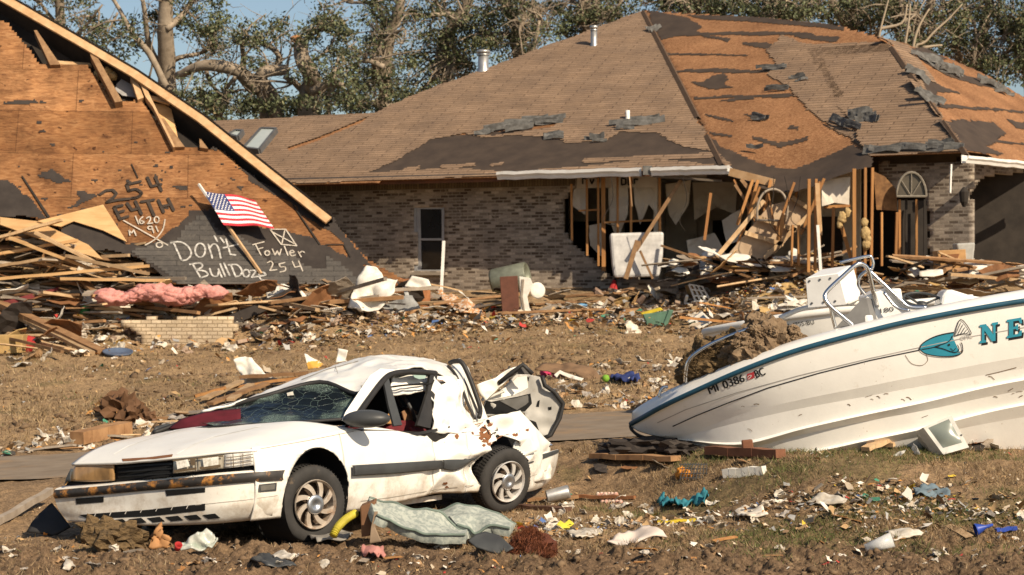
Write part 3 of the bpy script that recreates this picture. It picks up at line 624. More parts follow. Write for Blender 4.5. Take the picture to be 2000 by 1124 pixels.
def stud(px0, y0, px1, y1, d, wd=0.04, dp=0.09, mat=None, nm='stud'):
    m_ = MB(); m_.beam(P(px0, y0, d), P(px1, y1, d), wd, dp, (0, 1, 0.01)); o = m_.build(nm, mat or STUD, house); return o
for px, y0, y1, d in ((1116, 360, 470, 44.6), (1146, 350, 500, 44.4), (1168, 348, 520, 44.3), (1178, 348, 530, 44.3), (1206, 345, 545, 44.1), (1232, 345, 545, 44.0), (1288, 342, 470, 43.6)): stud(px, y0, px+1, y1, d, 0.05 if px != 1178 else 0.09)
stud(1130, 412, 1172, 410, 44.5); stud(1180, 435, 1290, 430, 44.2)
stud(1330, 352, 1242, 490, 43.0, 0.08, 0.09, OLDWOOD, 'fallen_stud'); stud(1245, 470, 1222, 545, 42.6, 0.10, 0.09, OLDWOOD, 'fallen_stud'); stud(1250, 490, 1275, 545, 43.0, 0.05, 0.06, OLDWOOD, 'fallen_stud')
for px, y0, y1, w_ in ((1580, 350, 532, .06), (1594, 350, 530, .05), (1600, 355, 540, .04), (1628, 405, 525, .05), (1668, 330, 545, .07), (1690, 328, 540, .05), (1704, 328, 520, .05), (1722, 415, 520, .04), (1752, 415, 510, .05), (1560, 440, 520, .05), (1548, 440, 520, .04)): stud(px, y0, px+RNG.uniform(-3, 3), y1, 40.3 if px < 1650 else 39.5, w_)
stud(1596, 358, 1602, 460, 39.9, 0.09, 0.03, RAFTER, 'split_board'); stud(1640, 430, 1668, 525, 39.8, 0.07, 0.05, STUD, 'leaning_stud'); stud(1597, 440, 1603, 530, 39.7, 0.06, 0.03, WHITEP, 'white_trim_strip')
for a in ((1470, 352, 1440, 440), (1480, 352, 1462, 420), (1505, 352, 1488, 440), (1610, 405, 1660, 402), (1560, 352, 1552, 400)): stud(a[0], a[1], a[2], a[3], 41.6, 0.06, 0.08)
# right wing, brick pier with a broken arch round the arched window
WC = Plane(Vector((V_b.x, V_b.y, 0))+Vector((0.02, 0.75, 0)), Vector((E_b.x-V_b.x, E_b.y-V_b.y, 0)), UP)
pier = [(1715, 318), (1900, 318), (1897, 340), (1896, 540), (1812, 545), (1812, 390), (1806, 360), (1792, 342), (1775, 336), (1762, 345), (1752, 372), (1740, 368), (1728, 345), (1712, 330)]
layer(WC, 'brick_pier', [pier], [], (0.1025, 0.072), 0.0, BRICK, house, jit=0.05, jf=4, seed=71, thick=0.12)
WD = Plane(Vector((E_b.x, E_b.y, 0))+Vector((-0.05, 0.75, 0)), Vector((11.2-E_b.x, 42.4-E_b.y, 0)), UP)
layer(WD, 'brick_lintel', [[(1895, 312), (2100, 318), (2100, 352), (2020, 342), (1960, 338), (1925, 344), (1908, 360), (1895, 380)]], [], (0.1025, 0.072), 0.0, BRICK, house, jit=0.04, jf=4, seed=73, thick=0.12)
m2 = MB(); m2.prism([P(x, y, 39.6) for x, y in [(1706, 335), (1728, 345), (1752, 372), (1752, 412), (1712, 410)]], (0, .04, 0)); m2.build('sheathing_board', M('old_sheathing', (0.24, 0.125, 0.05), 0.9, (0.13, 0.065, 0.028), 9, detail=8), house)
arc = [P(1780+29*math.cos(a), 384-47*math.sin(a), 39.35) for a in np.linspace(0, math.pi, 15)]
m2 = MB(); m2.tube(arc+[arc[0]], 0.025, 6); m2.tube([P(1780, 384, 39.35), P(1780, 338, 39.35)], 0.012, 5); m2.tube([P(1780, 384, 39.35), P(1800, 352, 39.35)], 0.012, 5); m2.tube([P(1780, 384, 39.35), P(1760, 352, 39.35)], 0.012, 5)
aw = m2.build('arched_window', M('arch_frame', (0.22, 0.19, 0.15), 0.7, (0.15, 0.13, 0.10), 6), house); ORG[aw.name] = ORG[house.name]
m3 = MB(); m3.add([q+Vector((0, .03, 0)) for q in arc], [tuple(range(15))]); m3.build('window_pane', M('old_pane', (0.10, 0.085, 0.06), 0.2, (0.06, 0.05, 0.04), 3, bmp=0), aw)
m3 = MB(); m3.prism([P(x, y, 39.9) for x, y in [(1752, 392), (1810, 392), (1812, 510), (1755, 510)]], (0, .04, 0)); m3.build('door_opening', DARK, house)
for px in (1757, 1770, 1790, 1806): stud(px, 390, px, 505, 39.6, 0.045, 0.05, STUD if px in (1757, 1790) else DARK)
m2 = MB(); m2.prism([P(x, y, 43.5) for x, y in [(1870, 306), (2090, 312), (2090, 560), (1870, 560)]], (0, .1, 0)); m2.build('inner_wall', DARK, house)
m2 = MB(); m2.box(P(1883, 385, 38.6), (0.12, 0.12, 0.22)); m2.lathe([(0.03, -.2), (.08, -.1), (.1, .1), (.02, .2)], P(1883, 385, 38.5), n=10); m2.build('wall_lantern', DARK, house)
# insulation hanging in the opening
def lumpy(c, r, seed, sx=1, sy=1, sz=1, amp=0.35, n=3):
    bm = bmesh.new(); bmesh.ops.create_icosphere(bm, subdivisions=n, radius=1)
    for v in bm.verts:
        k = 1+amp*mnoise.noise(v.co*2.0+Vector((seed, 0, 0)))+amp*0.6*mnoise.noise(v.co*5+Vector((0, seed, 0)))
        v.co = Vector((v.co.x*sx, v.co.y*sy, v.co.z*sz))*k*r+Vector(c)
    bm.verts.index_update(); m_ = MB(); m_.add([v.co.copy() for v in bm.verts], [tuple(v.index for v in f.verts) for f in bm.faces]); bm.free(); return m_
INS = M('insulation_yellow', (0.46, 0.33, 0.15), 0.95, (0.28, 0.18, 0.08), 14, bmp=0.8, dist=0.03)
for (px, py, r) in ((1645, 425, .09), (1690, 455, .10), (1692, 478, .08), (1655, 415, .07), (1688, 435, .07), (1640, 438, .06), (1694, 466, .07)):
    lumpy(P(px, py, 39.4), r, px, 1, .6, 1.4).build('insulation_tuft', INS, house, smooth=True)

rq = random.Random(9)
for i, (pts, d) in enumerate((([(1188, 350), (1228, 348), (1226, 420), (1205, 470), (1190, 430)], 44.6), ([(1236, 348), (1284, 346), (1283, 420), (1268, 400), (1250, 438), (1240, 400)], 44.5), ([(1120, 372), (1145, 356), (1143, 420), (1118, 402)], 44.8), ([(1300, 360), (1350, 352), (1345, 400), (1320, 440), (1306, 420)], 45.0), ([(1352, 356), (1440, 356), (1436, 420), (1400, 405), (1356, 430)], 45.6), ([(1604, 352), (1660, 346), (1658, 400), (1630, 396), (1606, 404)], 41.0), ([(1340, 470), (1395, 455), (1420, 500), (1350, 515)], 44), ([(1150, 440), (1176, 436), (1174, 500), (1152, 480)], 44.9), ([(1410, 430), (1445, 410), (1450, 470), (1420, 480)], 43.5))):
    q = [P(x, y, d+rq.uniform(-.05, .05)) for x, y in pts]; o = sheet_from_outline(q, 2, 0.05, 2.5, i+3).build('torn_wallboard', DRYWALL, house); solid(o, .012, 0)
for k in range(9):
    x = rq.uniform(1120, 1660); y = rq.uniform(345, 380); l_ = rq.uniform(50, 150); sx = rq.uniform(-60, 60); d = 43.6-(x-1120)/540*3.2; stud(x, y, x+sx, y+l_, d, rq.uniform(.03, .08), rq.uniform(.03, .07), (STUD, OLDWOOD, PLY)[k % 3], 'fallen_stud')
for k in range(5):
    x = rq.uniform(1150, 1640); d = 43.2-(x-1120)/540*3.2; m2 = MB(); m2.tube(cr([P(x, 345, d), P(x+rq.uniform(-12, 12), 390, d), P(x+rq.uniform(-20, 20), 430, d-.1), P(x+rq.uniform(-14, 14), 470+rq.uniform(-30, 30), d)], 5), .008, 5); m2.build('hanging_cable', BLACKW if False else DARK, house)

m2 = MB(); m2.prism([P(x, y, 44.75-(x-1135)/145*.5) for x, y in [(1128, 343), (1284, 340), (1283, 366), (1126, 368)]], (0, .03, 0)); m2.build('header_board', DRYWALL, house)
mk = MB()
for l in ([(1138, 360), (1138, 348), (1148, 352)], [(1152, 350), (1156, 360), (1160, 350)], [(1164, 348), (1170, 348), (1170, 358)], [(1214, 348), (1214, 362), (1222, 360), (1222, 350), (1214, 348)], [(1227, 346), (1227, 362), (1234, 360), (1234, 352)], [(1239, 360), (1239, 350), (1246, 351)]):
    for a, b in zip(l[:-1], l[1:]): mk.beam(P(*a, 44.72-(a[0]-1135)/145*.5), P(*b, 44.72-(b[0]-1135)/145*.5), .035, .006, (0, 1, 0))
mk.build('stencilled_mark', M('ink_black', (0.02, 0.018, 0.016), 0.8), house)

# ---------------------------------------------------------------- the fallen roof at the left
wreck = thing('collapsed_roof', 'collapsed plywood roof lying on a lumber heap, painted with black and white lettering', 'collapsed roof', (-8.0, 42.0, 1.5))
RW = frame3(P(300, 541, 40.2), P(790, 549, 40.9), P(20, 0, 44.4))
def c5(l): return [(x/2.778, 320+y/2.778) for x, y in l]
def plymat():
    m = woodpanel('plywood_sheets', (0.255, 0.125, 0.053), (0.185, 0.084, 0.035), (0.34, 0.190, 0.092), (0.10, 0.045, 0.021), 2.0); nt = m.node_tree; b = nt.nodes['Principled BSDF']
    src = b.inputs['Base Color'].links[0].from_socket; bt = nt.nodes.new('ShaderNodeTexBrick'); mp = nt.nodes.new('ShaderNodeMapping'); mp.inputs['Location'].default_value = (0.55, 0.33, 0)
    L(nt, uvnode(nt), mp.inputs[0]); L(nt, mp.outputs[0], bt.inputs['Vector'])
    for k, v in (('Scale', 1), ('Brick Width', 2.44), ('Row Height', 1.22), ('Mortar Size', 0.008), ('Bias', 0.0)): bt.inputs[k].default_value = v
    bt.inputs['Color1'].default_value = rgb((0.80, 0.76, 0.70)); bt.inputs['Color2'].default_value = rgb((1.22, 1.24, 1.25)); bt.inputs['Mortar'].default_value = rgb((0.5, 0.46, 0.42))
    o = mixc(nt, 1.0, src, bt.outputs['Color'], 'MULTIPLY'); n9 = noise_node(nt, 0.8, 6, 0.7, coord='UV'); r9 = ramp(nt, n9.outputs[0], [(0.36, (0.45, 0.42, 0.40)), (0.5, (.95, .95, .95)), (0.66, (1.18, 1.15, 1.08))]); o = mixc(nt, 1.0, o, r9.outputs[0], 'MULTIPLY')
    n = noise_node(nt, 5, 3, 0.5, coord='UV'); r = ramp(nt, n.outputs[0], [(0.66, (1, 1, 1)), (0.70, (0.25, 0.2, 0.18))])
    o = mixc(nt, 1.0, o, r.outputs[0], 'MULTIPLY'); L(nt, o, b.inputs['Base Color']); return m
PLYS = plymat()
deck = [(-430, -160), (-160, -60), (-80, 20), (15, 45), (78, 127), (168, 125), (224, 200), (277, 195), (340, 287), (430, 292), (504, 356), (576, 390), (634, 418), (720, 508), (790, 548), (684, 557), (335, 553), (310, 525), (252, 492), (170, 472), (122, 448), (75, 428), (0, 405), (-80, 385), (-430, 380)]
layer(RW, 'roof_deck', [deck], [], (0.06, 0.06), 0.0, PLYS, wreck, jit=0.03, jf=3, seed=81, thick=0.03)
tars = [c5(l) for l in (
    [(0, 100), (60, 95), (100, 160), (170, 190), (250, 290), (0, 290), (-300, 290), (-300, 120)],
    [(190, 60), (285, 28), (388, 90), (330, 105)], [(420, 140), (460, 135), (470, 165), (545, 170), (480, 205), (400, 240), (355, 240), (400, 220), (430, 190)],
    [(330, 340), (400, 310), (560, 360), (690, 410), (700, 440), (830, 430), (900, 370), (1010, 290), (1020, 260), (1150, 250), (1210, 310), (1330, 340), (1600, 370), (1750, 440), (1900, 520), (2060, 600), (2200, 650), (930, 650), (860, 565), (700, 490), (600, 470), (430, 480), (350, 370)],
    [(1250, 0), (1320, 40), (1440, 100), (1600, 200), (1700, 250), (1780, 290), (1880, 400), (2000, 540), (2080, 610), (1900, 500), (1830, 400), (1740, 345), (1600, 240), (1480, 165), (1380, 100)],
    [(1840, 440), (1960, 480), (2000, 600), (1900, 520)], [(940, 120), (1010, 115), (1015, 140), (970, 150)], [(840, 60), (870, 65), (860, 80)], [(425, 265), (520, 250), (550, 260), (500, 280)], [(1240, 80), (1290, 90), (1275, 100)], [(1290, 130), (1330, 125), (1320, 150)],
    [(600, 330), (640, 325), (625, 350)], [(860, 85), (905, 78), (890, 92)])]
rt = random.Random(3)
for _ in range(46):
    x, y = rt.uniform(0, 520), rt.uniform(190, 420)
    if in_poly([x], [y], deck)[0]:
        s = rt.uniform(2.0, 6); tars.append([(x-s, y), (x, y-s*0.5), (x+s*1.5, y-s*0.2), (x+s, y+s*0.6)])
for y in (203, 200): tars.append([(18, y), (72, y-5), (74, y-2), (20, y+3)])
layer(RW, 'tar_paper', tars, [], (0.035, 0.04), 0.012, FELT_D, wreck, jit=0.12, jf=3.5, seed=83)
gsh = c5([(720, 480), (860, 428), (900, 430), (960, 400), (1060, 300), (1075, 285), (1130, 280), (1165, 345), (1240, 372), (1330, 420), (1420, 465), (1520, 492), (1600, 470), (1640, 560), (1760, 580), (1780, 500), (1960, 640), (2000, 655), (960, 650), (860, 560)])
layer(RW, 'grey_shingles', [gsh], [c5([(1390, 470), (1440, 480), (1500, 560), (1470, 560)])], (0.0775, 0.0675), 0.024, SHINGLE_G, wreck, jit=0.10, jf=3, seed=85)
# loose sheets lying on the deck, lower left
def slab(pl, pts, off, t, mat, nm, tilt=0.0):
    q = [pl.hit(x, y, off+tilt*i) for i, (x, y) in enumerate(pts)]; m_ = MB(); m_.prism(q, -pl.W*t)
    o = m_.build(nm, mat, wreck); return o
PALEPLY = M('pale_plywood', (0.56, 0.36, 0.17), 0.8, (0.45, 0.26, 0.11), 3, stretch=(0.6, 1, 3), rnd=0.15)
slab(RW, c5([(200, 312), (560, 222), (690, 425), (560, 362), (400, 312), (330, 342), (270, 330)]), 0.10, 0.02, PALEPLY, 'loose_sheet')
slab(RW, c5([(0, 290), (200, 312), (480, 440), (560, 520), (420, 480), (0, 330)]), 0.06, 0.03, PALEPLY, 'loose_sheet')
slab(RW, c5([(115, 66), (124, 66), (272, 288), (258, 292)]), 0.035, 0.01, DARK, 'split')
for l in ([(710, 0), (716, 0), (752, 76), (746, 78)], [(1585, 222), (1592, 222), (1740, 436), (1730, 438)], [(1765, 437), (1862, 436), (1862, 440), (1765, 441)], [(1862, 437), (1868, 437), (1905, 505), (1898, 507)]): slab(RW, c5(l), 0.032, 0.008, DARK, 'split')
# dark backing of the attic gap, far slope, rake board, lookouts
b0, b1 = RW.hit(-120, -75, 0.24), RW.hit(642, 430, 0.24)
rb = MB(); n = 20
for i in range(n):
    a = b0+(b1-b0)*(i/n); b = b0+(b1-b0)*((i+1)/n); rb.beam(a, b, 0.05, 0.27, RW.V)
dirb = (b1-b0).normalized(); perp = RW.W.cross(dirb).normalized()
if perp.z < 0: perp = -perp
rc_ = [RW.hit(x, y, 0.24) for x, y in ((-430, -272), (-120, -75), (20, 4), (149, 78), (262, 144), (392, 232), (523, 336), (642, 430))]; rb = MB()
for a_, c_ in zip(rc_[:-1], rc_[1:]): rb.prism([a_-perp*.10, c_-perp*.10, c_+perp*.10, a_+perp*.10], -RW.W*0.05)
rb.build('rake_board', RAFTER, wreck)
m2 = MB()
for a_, c_ in zip(rc_[:-1], rc_[1:]): m2.prism([a_+perp*.105+RW.W*.02, c_+perp*.105+RW.W*.02, c_+perp*.15-RW.W*.3, a_+perp*.15-RW.W*.3], RW.W*0.03+perp*0.02)
m2.build('roof_edge', FELT_D, wreck)
m2 = MB(); m2.prism([P(x, y, 43.6) for x, y in [(-260, 300), (120, 330), (420, 470), (420, 570), (-260, 570)]], (0, .1, 0)); m2.build('fallen_wall', DARK, wreck)  # dark panel added to keep the sky from showing under the deck
q = Vector((0.25, 0.97, 0)); m2 = MB()
[m2.add([a_-RW.W*.12, c_-RW.W*.12, c_+q*(1.5+(c_.z-3)*.8)-UP*(c_.z-2.2), a_+q*(1.5+(a_.z-3)*.8)-UP*(a_.z-2.2)], [(0, 1, 2, 3)]) for a_, c_ in zip(rc_[:-1], rc_[1:])]; m2.build('far_slope', FELT_D, wreck)
m2 = MB(); m2.add([b0-RW.W*1.2-perp*3, b1-RW.W*0.7-perp*0.8, b1-RW.W*0.45+perp*0.05, b0-RW.W*0.6+perp*0.15], [(0, 1, 2, 3)]); m2.build('attic_lining', DARK, wreck)  # dark sheet stands in for the shade inside the attic gap
def c4(l): return [(x/2.676, y/2.676) for x, y in l]
def board(pts, off, t, mat, nm): q = [RW.hit(x, y, off) for x, y in c4(pts)]; MB().prism(q, -RW.W*t).build(nm, mat, wreck)
board([(178, 160), (192, 158), (315, 338), (262, 340)], 0.12, 0.2, OLDWOOD, 'lookout'); board([(472, 236), (488, 262), (640, 530), (602, 536), (472, 290)], 0.20, 0.22, OLDWOOD, 'lookout')
board([(680, 398), (705, 392), (752, 510), (720, 522)], 0.10, 0.2, RAFTER, 'lookout'); board([(708, 372), (722, 372), (915, 768), (905, 770), (800, 560), (760, 505)], 0.16, 0.2, RAFTER, 'lookout')
board([(846, 618), (858, 620), (965, 768), (915, 770), (850, 660)], 0.10, 0.15, OLDWOOD, 'lookout'); board([(1042, 726), (1052, 730), (1088, 778), (1045, 772)], 0.10, 0.15, OLDWOOD, 'lookout')
board([(800, 540), (890, 552), (935, 740), (960, 768), (855, 640)], -0.15, 0.03, PLYS if False else PALEPLY, 'gusset'); board([(790, 500), (888, 520), (885, 545), (800, 520)], 0.05, 0.05, RAFTER, 'lookout')
board([(300, 318), (470, 330), (480, 345), (310, 340)], -0.2, 0.05, RAFTER, 'lookout')
board([(610, 440), (650, 398), (690, 420), (716, 510), (640, 500), (600, 470)], -0.2, 0.02, M('grey_board', (0.36, 0.35, 0.34), 0.8), 'drywall_scrap')
for (x, y, r) in ((515, 392, .13), (560, 380, .12), (590, 400, .1), (575, 480, .1)):
    p_ = RW.hit(x/2.676, y/2.676, -0.12); lumpy(p_, r, x).build('insulation_tuft', INS, wreck, smooth=True)
# supports under the deck so that it rests on the heap
m2 = MB()
for px in (460,): a = RW.hit(px, 500, -0.15); m2.beam(a, Vector((a.x, a.y+0.4, 1.2)), 0.1, 0.1)
m2.build('prop', OLDWOOD, wreck)
# lettering sprayed on the deck
def stroke(mbx, pts, wdt, off=0.036, pl=RW):
    P3 = [pl.hit(x, y, off) for x, y in pts]; w_ = wdt/2
    for a, b in zip(P3[:-1], P3[1:]):
        d = (b-a)
        if d.length < 1e-4: continue
        s_ = pl.W.cross(d.normalized())*w_; mbx.add([a-s_, b-s_, b+s_, a+s_], [(0, 1, 2, 3)])
    for p_ in P3: mbx.add([p_+(pl.U*math.cos(t)+pl.V*math.sin(t))*w_+pl.W*0.0008 for t in np.linspace(0, 2*math.pi, 9)[:-1]], [tuple(range(8))])
def ell(cx, cy, rx, ry, n=14): return [(cx+rx*math.cos(t), cy+ry*math.sin(t)) for t in np.linspace(0, 2*math.pi, n+1)]
def smooth2(l, n=5): return [(p_.x, p_.y) for p_ in cr([Vector((x, y, 0)) for x, y in l], n)]
black = [[(545, 165), (575, 145), (612, 142), (632, 162), (615, 185), (580, 208)], [(580, 208), (640, 196), (702, 190)], [(762, 96), (688, 112)], [(688, 112), (700, 146)], smooth2([(700, 146), (738, 138), (768, 160), (748, 180), (716, 186)]),
         [(800, 75), (822, 122), (874, 112)], [(843, 72), (876, 146)], [(620, 235), (652, 302)], [(620, 235), (664, 226)], [(634, 266), (670, 256)], [(650, 300), (694, 286)], [(690, 215), (716, 252), (754, 242)], [(735, 205), (768, 272)], [(768, 206), (834, 196)], [(802, 202), (836, 280)], [(860, 198), (888, 262)], [(912, 190), (942, 252)], [(874, 232), (928, 222)]]
m2 = MB(); [stroke(m2, c5(l), 0.068) for l in black]; m2.build('painted_lettering', M('spray_black', (0.028, 0.022, 0.018), 0.85, (0.05, 0.035, 0.025), 8), wreck)
wh = [[(735, 285), (752, 326)], smooth2([(775, 288), (757, 308), (766, 326), (783, 316), (766, 310)]), smooth2([(795, 296), (812, 288), (816, 304), (802, 326)])+[(828, 322)], ell(850, 304, 13, 17), ell(815, 348, 13, 9), [(826, 348), (834, 374)], [(846, 340), (858, 368)],
      [(705, 388), (700, 362), (715, 376), (726, 360), (738, 390)], [(670, 308), (760, 358), (910, 442)], smooth2([(896, 303), (882, 360), (842, 410), (788, 442)]), ell(865, 441, 17, 14)]
WHP = M('spray_white', (0.52, 0.47, 0.40), 0.85, (0.34, 0.29, 0.23), 9)
m2 = MB(); [stroke(m2, c5(l), 0.027) for l in wh]; m2.build('painted_lettering', WHP, wreck)
big = [[(942, 430), (986, 526)], smooth2([(928, 430), (975, 424), (1020, 448), (1037, 490), (1016, 520), (986, 526)]), ell(1086, 470, 28, 38), [(1130, 438), (1152, 512)], smooth2([(1135, 462), (1158, 436), (1182, 452), (1198, 512)]), [(1163, 392), (1180, 422)], [(1196, 402), (1216, 428)],
       [(1226, 410), (1250, 492), (1278, 496)], [(1212, 457), (1292, 438)], [(1045, 545), (1088, 618)], smooth2([(1030, 546), (1086, 540), (1097, 560), (1065, 577)]), smooth2([(1065, 577), (1112, 584), (1126, 605), (1088, 619)]), smooth2([(1138, 570), (1152, 606), (1178, 610), (1188, 580)]), [(1184, 572), (1204, 616)],
       [(1195, 545), (1222, 612)], [(1216, 541), (1246, 607)], [(1252, 548), (1278, 612)], smooth2([(1240, 550), (1286, 549), (1312, 580), (1302, 606), (1277, 613)]), ell(1336, 595, 18, 20), [(1360, 580), (1392, 578), (1366, 616), (1402, 612)], smooth2([(1408, 610), (1442, 604), (1426, 589), (1406, 602), (1418, 630), (1447, 632)])]
m2 = MB(); [stroke(m2, c5(l), 0.037) for l in big]; m2.build('painted_lettering', M('spray_white_bright', (0.56, 0.53, 0.48), 0.85, (0.20, 0.19, 0.175), 14), wreck)
sm = [[(1385, 435), (1416, 496)], [(1372, 440), (1432, 424)], [(1398, 464), (1426, 456)], ell(1450, 485, 13, 13), [(1478, 464), (1492, 496), (1504, 474), (1516, 496), (1526, 464)], [(1543, 448), (1562, 497)], smooth2([(1570, 486), (1596, 480), (1584, 470), (1572, 482), (1582, 500), (1602, 496)]), [(1618, 478), (1634, 506)], smooth2([(1622, 488), (1638, 476), (1652, 482)]),
      smooth2([(1450, 538), (1470, 530), (1480, 546), (1464, 580)])+[(1502, 575)], [(1545, 537), (1514, 545), (1522, 562)], smooth2([(1522, 562), (1546, 560), (1548, 580), (1520, 588)]), [(1586, 530), (1600, 562), (1632, 555)], [(1620, 528), (1642, 582)],
      [(1466, 356), (1550, 356), (1610, 446), (1526, 438), (1466, 356)], [(1480, 372), (1600, 436)], [(1545, 362), (1530, 432)]]
m2 = MB(); [stroke(m2, c5(l), 0.027) for l in sm]; m2.build('painted_lettering', WHP, wreck)

# ---------------------------------------------------------------- flag on its stick
def build_flag():
    t = thing('flag', 'red white and blue striped flag flying from a stick stuck in the collapsed roof', 'flag', tuple(RW.hit(507, 533, 0.1)))
    p0, p1 = RW.hit(510, 535, 0.04), RW.hit(388, 360, 0.35); pm = p1+(p0-p1)*0.42
    MB().beam(pm, p0, 0.06, 0.05).build('stick', RAFTER, t); MB().beam(p1, pm, 0.045, 0.045).build('pole', WHITEP, t)
    C = [(398, 374), (497, 388), (536, 444), (437, 440)]; nx, ny = 39, 26
    def q(i, j):
        u, v = i/nx, j/ny; a = Vector((*C[0], 0)).lerp(Vector((*C[1], 0)), u); b = Vector((*C[3], 0)).lerp(Vector((*C[2], 0)), u); p_ = a.lerp(b, v)
        wv = math.sin(u*7+v*2)*0.06*u+0.05*math.sin(v*5+u*3)*u
        return RW.hit(p_.x, p_.y+3*math.sin(u*8)*u, 0.33-0.06*u+wv)
    m_ = MB(); g = [[q(i, j) for i in range(nx+1)] for j in range(ny+1)]
    for j in range(ny):
        for i in range(nx):
            s_ = j*13//ny; mi = 2 if (i < nx*0.4 and s_ < 7) else (0 if s_ % 2 == 0 else 1); m_.add([g[j][i], g[j][i+1], g[j+1][i+1], g[j+1][i]], [(0, 1, 2, 3)], mi)
    cl = m_.build('cloth', [M('flag_red', (0.55, 0.035, 0.05), 0.8, bmp=0), M('flag_white', (0.75, 0.72, 0.70), 0.8, (0.68, 0.65, 0.63), bmp=0), M('flag_blue', (0.035, 0.05, 0.16), 0.8, bmp=0)], t, smooth=True)
    m_ = MB()
    for r_ in range(9):
        for c_ in range(6 if r_ % 2 == 0 else 5):
            u = (c_+0.5+(0.5 if r_ % 2 else 0))/6*0.39*nx; v = (r_+0.7)/9.4*7/13*ny; pc = q(u, v)+RW.W*0.008; star = []
            for k in range(10):
                rr_ = 0.024 if k % 2 == 0 else 0.011; a = math.pi*k/5; star.append(pc+RW.U*math.sin(a)*rr_+RW.V*math.cos(a)*rr_)
            m_.add([pc]+star, [(0, 1+k, 1+(k+1) % 10) for k in range(10)])
    s_ = m_.build('stars', MATS['flag_white'], t); s_['kind'] = 'stuff'
build_flag()

# ---------------------------------------------------------------- storm-stripped live oaks behind the house
BARK = M('oak_bark', (0.33, 0.265, 0.195), 0.9, (0.17, 0.13, 0.09), 3, bmp=0.5, dist=0.03, detail=8)
BARK_R = M('broken_wood', (0.46, 0.22, 0.09), 0.85, (0.33, 0.16, 0.07), 5)
LEAFC = np.array([(0.070, 0.082, 0.036), (0.094, 0.104, 0.050), (0.056, 0.064, 0.032), (0.135, 0.130, 0.068), (0.16, 0.125, 0.07)])
def tree(label, d, limbs, clumps, seed, group='trees behind the house', twigs=40, leaf=0.135, per=85, cl_r=0.42, name='oak_tree', breaks=(), twig_l=(0.8, 2.4)):
    """limbs: [(photo-pixel polyline, radius at its base, radius at its end)] ; clumps: [(px, py, half width, half height, count)]"""
    r = np.random.default_rng(seed); rr_ = random.Random(seed); base = P(limbs[0][0][0][0], 562, d); base.z = Gz(base.x, base.y)
    t = thing(name, label, 'tree', tuple(base), group); m_ = MB(); nodes_ = []
    for li, (pl, r0, r1) in enumerate(limbs):
        dd = d+(rr_.uniform(-1.2, 1.2) if li else 0); pts = [P(x, y, dd+0.5*math.sin(i*1.3+li)) for i, (x, y) in enumerate(pl)]
        if li == 0: pts[0] = Vector((pts[0].x, pts[0].y, base.z-0.2)) if pl[0][1] > 240 else pts[0]; 
        sm_ = cr(pts, 4); n = len(sm_); m_.tube([p+mnoise.noise_vector(p*0.9)*0.10 for p in sm_], [(r0+(r1-r0)*i/(n-1))*(1+0.12*mnoise.noise(p*2)) for i, p in enumerate(sm_)], 8); nodes_ += sm_[n//3:]
    trunk_nodes = list(nodes_)
    for k in range(twigs):
        if clumps and rr_.random() < 0.75:
            c = rr_.choice(clumps); e = P(c[0]+rr_.uniform(-1, 1)*c[2], c[1]+rr_.uniform(-1, 1)*c[3], d+rr_.uniform(-1.5, 1.5)); s = min(trunk_nodes, key=lambda q_: (q_-e).length+rr_.uniform(0, 1.2))
            if (e-s).length > 5: s = e+(s-e).normalized()*rr_.uniform(1.5, 3)
        else:
            s = rr_.choice(trunk_nodes); e = s+Vector((rr_.uniform(-1, 1), rr_.uniform(-.6, .6), rr_.uniform(-.4, 1)))*rr_.uniform(*twig_l)
        mid = (s+e)/2+Vector((rr_.uniform(-.3, .3), rr_.uniform(-.3, .3), rr_.uniform(-.1, .4)))*(e-s).length*0.5
        q = cr([s, mid, e], 4); rad = 0.018+0.036*rr_.random(); m_.tube([p+mnoise.noise_vector(p*1.7)*0.08 for p in q], [rad*(1-0.75*i/8) for i in range(len(q))], 5)
        for f in range(4):
            a = q[rr_.randint(3, 7)]; b = a+Vector((rr_.uniform(-1, 1), rr_.uniform(-.5, .5), rr_.uniform(-.5, .9)))*0.7; m_.tube([a, (a+b)/2+Vector((0, 0, rr_.uniform(-.15, .15))), b], [0.014, 0.010, 0.005], 4, cap=False)
    m_.build('trunk', BARK, t, smooth=True)
    for (pl, r0) in breaks: mb_ = MB(); pts = cr([P(x, y, d-0.05) for x, y in pl], 3); mb_.tube(pts, [r0*(1-0.6*i/(len(pts)-1)) for i in range(len(pts))], 7); mb_.build('broken_limb', BARK_R, t, smooth=True)
    Vs, Cs = [], []
    for (cx, cy, hw, hh, cnt) in clumps:
        for k in range(cnt):
            a = r.uniform(0, 2*np.pi); q = np.sqrt(r.random()); c = P(cx+hw*q*math.cos(a), cy+hh*q*math.sin(a), d+r.uniform(-1.6, 1.6)); n = int(per*1.15*r.uniform(0.4, 1.3))
            cr_ = cl_r*r.uniform(0.6, 1.4); o = r.normal(0, 1, (n, 3)); o *= (cr_*r.random(n)**0.45/np.linalg.norm(o, axis=1))[:, None]; o[:, 2] *= 0.75; o[:, 0] *= 1.2
            ctr = np.array(c)+o; u = r.normal(0, 1, (n, 3)); u /= np.linalg.norm(u, axis=1)[:, None]; v = np.cross(u, r.normal(0, 1, (n, 3))); v /= np.linalg.norm(v, axis=1)[:, None]
            s = leaf*r.uniform(0.55, 1.25, n)[:, None]; Vs.append(np.stack([ctr-u*s*.5, ctr-v*s*.24, ctr+u*s*.5, ctr+v*s*.24], 1))
            Cs.append(LEAFC[r.choice(5, n, p=[.32, .32, .18, .12, .06])]*r.uniform(0.7, 1.3)*r.uniform(0.55, 1.5, (n, 1)))
    V = np.concatenate(Vs).reshape(-1, 3)-np.array(base); Cc = np.concatenate(Cs)
